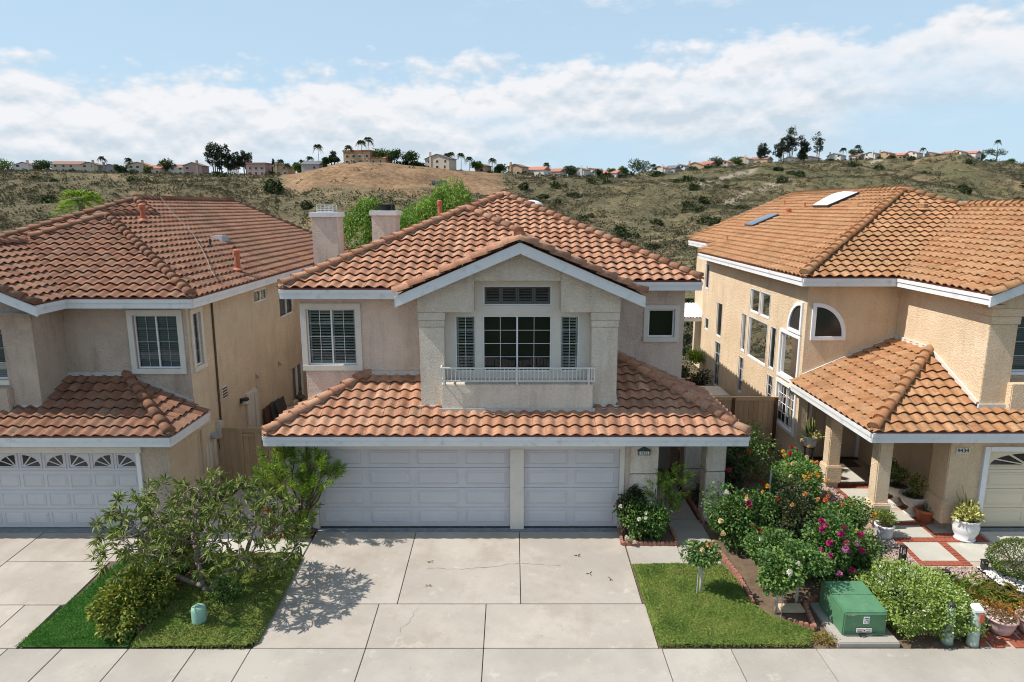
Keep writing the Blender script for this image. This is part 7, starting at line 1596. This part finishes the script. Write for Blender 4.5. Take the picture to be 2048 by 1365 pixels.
FT = [(30, 9, 17, 'bright', 'airy spreading tree at the far left of the ridge'), (115, 8.5, 12, 'round', 'dense round tree left of the long cream house'), (263, 5, 7, 'round', 'low dark tree below the grey ridge house'), (290, 6.5, 9, 'bright', 'bright green tree before the rust roofed house'), (321, 4, 6, 'bright', 'small bright shrub tree on the left brink'), (352, 9, 10, 'round', 'dark dense tree left of the white ridge house'), (452, 19, 12, 'euc', 'tallest eucalyptus clump on the left ridge'), (482, 13, 14, 'euc', 'broad low eucalyptus mass right of the tallest'), (508, 15, 8, 'euc', 'open eucalyptus beside the boxy pink house'), (561, 9.5, 1.6, 'cypress', 'narrow dark cypress on the left ridge'),
      (612, 5.5, 8, 'bright', 'green tree at the left foot of the knoll'), (664, 5.5, 4, 'round', 'small tree on the knoll left shoulder'), (677, 8, 6, 'euc', 'thin feathery tree left of the knoll house'), (773, 8.5, 9, 'bright', 'bright tree right of the knoll house'), (796, 9.5, 8.5, 'round', 'rounded tree in the middle of the knoll'), (827, 9, 9, 'round', 'dark tree in the middle of the knoll'), (955, 7, 6, 'bright', 'tree on the knoll right end'), (1001, 6, 7, 'round', 'dark tree right of the knoll palms'), (1136, 8, 9, 'round', 'dark tree between low ridge houses'), (1190, 6, 7, 'round', 'low tree behind the white gables'),
      (1217, 7, 6, 'bright', 'bright tree left of the big dark tree'), (1240, 9, 6, 'bright', 'bright shrubby tree against the big dark tree'), (1272, 13, 16, 'round', 'biggest dark tree at the ridge centre'), (1320, 5, 5, 'bright', 'small bright tree before a white gable'), (1420, 10, 11, 'round', 'dark tree right of the large red gable'), (1458, 9, 11, 'bright', 'bright tree left of the chimneyed cream house'), (1508, 17, 10, 'euc', 'dark eucalyptus at the left of the grove'), (1545, 20, 9, 'euc', 'second eucalyptus of the right grove'), (1562, 27, 9, 'euc', 'tallest eucalyptus of the right grove'), (1587, 22, 9, 'euc', 'fourth eucalyptus of the right grove'), (1616, 25, 6.5, 'euc', 'lone tall eucalyptus right of the grove'), (1586, 8, 9, 'round', 'dark shrubby tree under the eucalyptus grove'),
      (1684, 9, 13, 'pine', 'flat topped tree on the right ridge'), (1962, 13, 20, 'pine', 'umbrella pine at the right end of the ridge'), (1990, 6, 9, 'bright', 'bright tree right of the umbrella pine'), (1930, 6, 9, 'round', 'low tree left of the umbrella pine')]
for px, h_, w, k, lb in FT: far_tree(lb, px, h_, w, k, dy=2 if h_ < 6 else 6)
for px, h_, lb in ((230, 11, 'tall palm before the cream gabled house'), (280, 10, 'palm behind the left ridge trees'), (575, 10, 'palm right of the narrow cypress'), (588, 7, 'short palm by the tan gabled house'), (606, 7, 'left of two low palms by the knoll'), (618, 7.5, 'right of two low palms by the knoll'), (632, 8.5, 'palm over the low grey house'), (649, 15, 'tall slender palm at the left knoll foot'), (708, 11, 'broad palm left of the knoll house'), (733, 14, 'tall palm in front of the knoll house'), (747, 16, 'tallest palm in front of the knoll house'), (898, 10, 'palm before the slate roofed house'), (906, 11, 'second palm before the slate roofed house'), (925, 11, 'palm at the knoll right end'), (941, 9, 'short palm at the knoll right end'), (986, 9.5, 'lone palm right of the knoll'), (1091, 9, 'palm over the long red roof'), (1664, 12, 'palm over the white slate gable'), (1692, 14, 'palm behind the flat topped tree'), (1818, 10, 'palm above the cactus slope'), (1961, 24, 'palm rising behind the umbrella pine'), (1298, 9, 'palm at the right of the big dark tree')):
    far_tree(lb, px, h_, 2.3 if h_ < 12 else 2.6, 'palm', dy=5)
# ------------------------------------------------------------------ chaparral
def bush_template(n, seed, flat=.62):
    p, d, _ = blob_pts(n, (0, 0, .35), (1, 1, flat), seed, .45, .5); p = p[p[:, 2] > -.1] if False else p; return p, d
def scatter(n, seed, cond):
    g = np.random.default_rng(seed); out = []; tries = 0
    while len(out) < n and tries < n * 40:
        tries += 1; y = 98 + (560 - 98) * g.random() ** 1.35; a = g.uniform(-.82, .82); yc, zc = crest(a); t = (y - 96) / (yc - 96)
        if t > 1.03: continue
        x = a * y; c = cond(x, y, a, t)
        if g.random() < c: out.append((x, y, terr(x, y)))
    return out
def cover(x, y, a, t):
    p = a * 1365 + 1024; lo = .60 + .10 * ((p - 760) / 250.0) ** 2
    if 575 < p < 1010 and t > lo: return .015
    n = mnoise.fractal(Vector((x / 38, y / 45, 2.2)), 1, 2, 4)
    return min(1, max(.14, .56 + n * .9))
g = np.random.default_rng(77); BT = [bush_template(20, 300 + k) for k in range(6)]
def scrub_mass(name, n, seed, rmin, rmax, mat, label):
    pts = scatter(n, seed, cover); V = []; D = []; Ls = []; rn = []
    for k, (x, y, z) in enumerate(pts):
        p, d = BT[k % 6]; r = g.uniform(rmin, rmax) * (.8 + y / 700); V.append(p * np.array([r * 1.2, r, r * .8]) + np.array([x, y, z])); D.append(d); Ls.append(np.full(len(p), r * .55)); rn.append(np.clip(g.random() * .9 + g.normal(size=len(p)) * .07, 0, .99))
    Ls = np.concatenate(Ls); o = leaves(name, np.concatenate(V), np.concatenate(D), Ls, Ls * .8, mat, None, seed=seed, rnd=np.concatenate(rn)); tag(o, label, 'scrub', kind='stuff')
scrub_mass('scrub', 25000, 401, .4, 1.15, M['leaf_scrub'], 'grey-green chaparral scrub covering the dry hillside')
SPR = []
for k in range(4):
    p, d, _ = blob_pts(260, (0, 0, .45), (1.2, 1.1, .7), 500 + k, .35, .35); t_ = thing('chaparral_shrub', 'dark green shrub on the dry hillside', 'shrub', (0, 0, -50), 'dark shrubs dotting the far hillside'); leaves('foliage', p, d, .42, .30, M['leaf_scrub_d'], t_, seed=k); link('stem', B().tube([(0, 0, -.4), (0, 0, .5)], [.12, .06], 5).mesh('stem', M['bark_brown']), t_); SPR.append(t_)
def dcond(x, y, a, t):
    p = a * 1365 + 1024
    if 585 < p < 1000 and t > .55: return .004
    w = .25 + .9 * max(0, mnoise.fractal(Vector((x / 30, y / 36, 6.6)), 1, 2, 3)) + .5 * math.exp(-(((x - .30 * y + 20) / 16.0) ** 2)); return w * (.45 if p < 1000 else 1.0)
ds = scatter(190, 402, dcond)
for k, (x, y, z) in enumerate(ds):
    r = g.uniform(1.0, 2.3) * (.75 + y / 600)
    if k < 4: o = SPR[k]; o.location = (x, y, z); o.scale = (r, r, r * .9)
    else: copy_tree(SPR[k % 4], (x, y, z), random.uniform(0, 6.28), (r * random.uniform(.8, 1.3), r, r * random.uniform(.7, 1.0)))
for k in range(100):
    px = random.uniform(-60, 2100); dy = random.uniform(-6, 10)
    if 680 < px < 960 and dy < 2: continue
    x, y, z = hp(px, dy); r = random.uniform(.9, 2.2); copy_tree(SPR[k % 4], (x, y, z - .2), random.uniform(0, 6.28), (r * 1.3, r, r))
for (px, py_t, w, lb) in ((622, .52, 1.9, 'lone dark bush below the bare knoll'), (560, .62, 3.4, 'green bushy clump at the left edge of the bare knoll')):
    a = (px - 1024) / 1365; y = 96 + py_t * (crest(a)[0] - 96); c = copy_tree(SPR[1], (a * y, y, terr(a * y, y)), .3, w, lb); c['group'] = ''
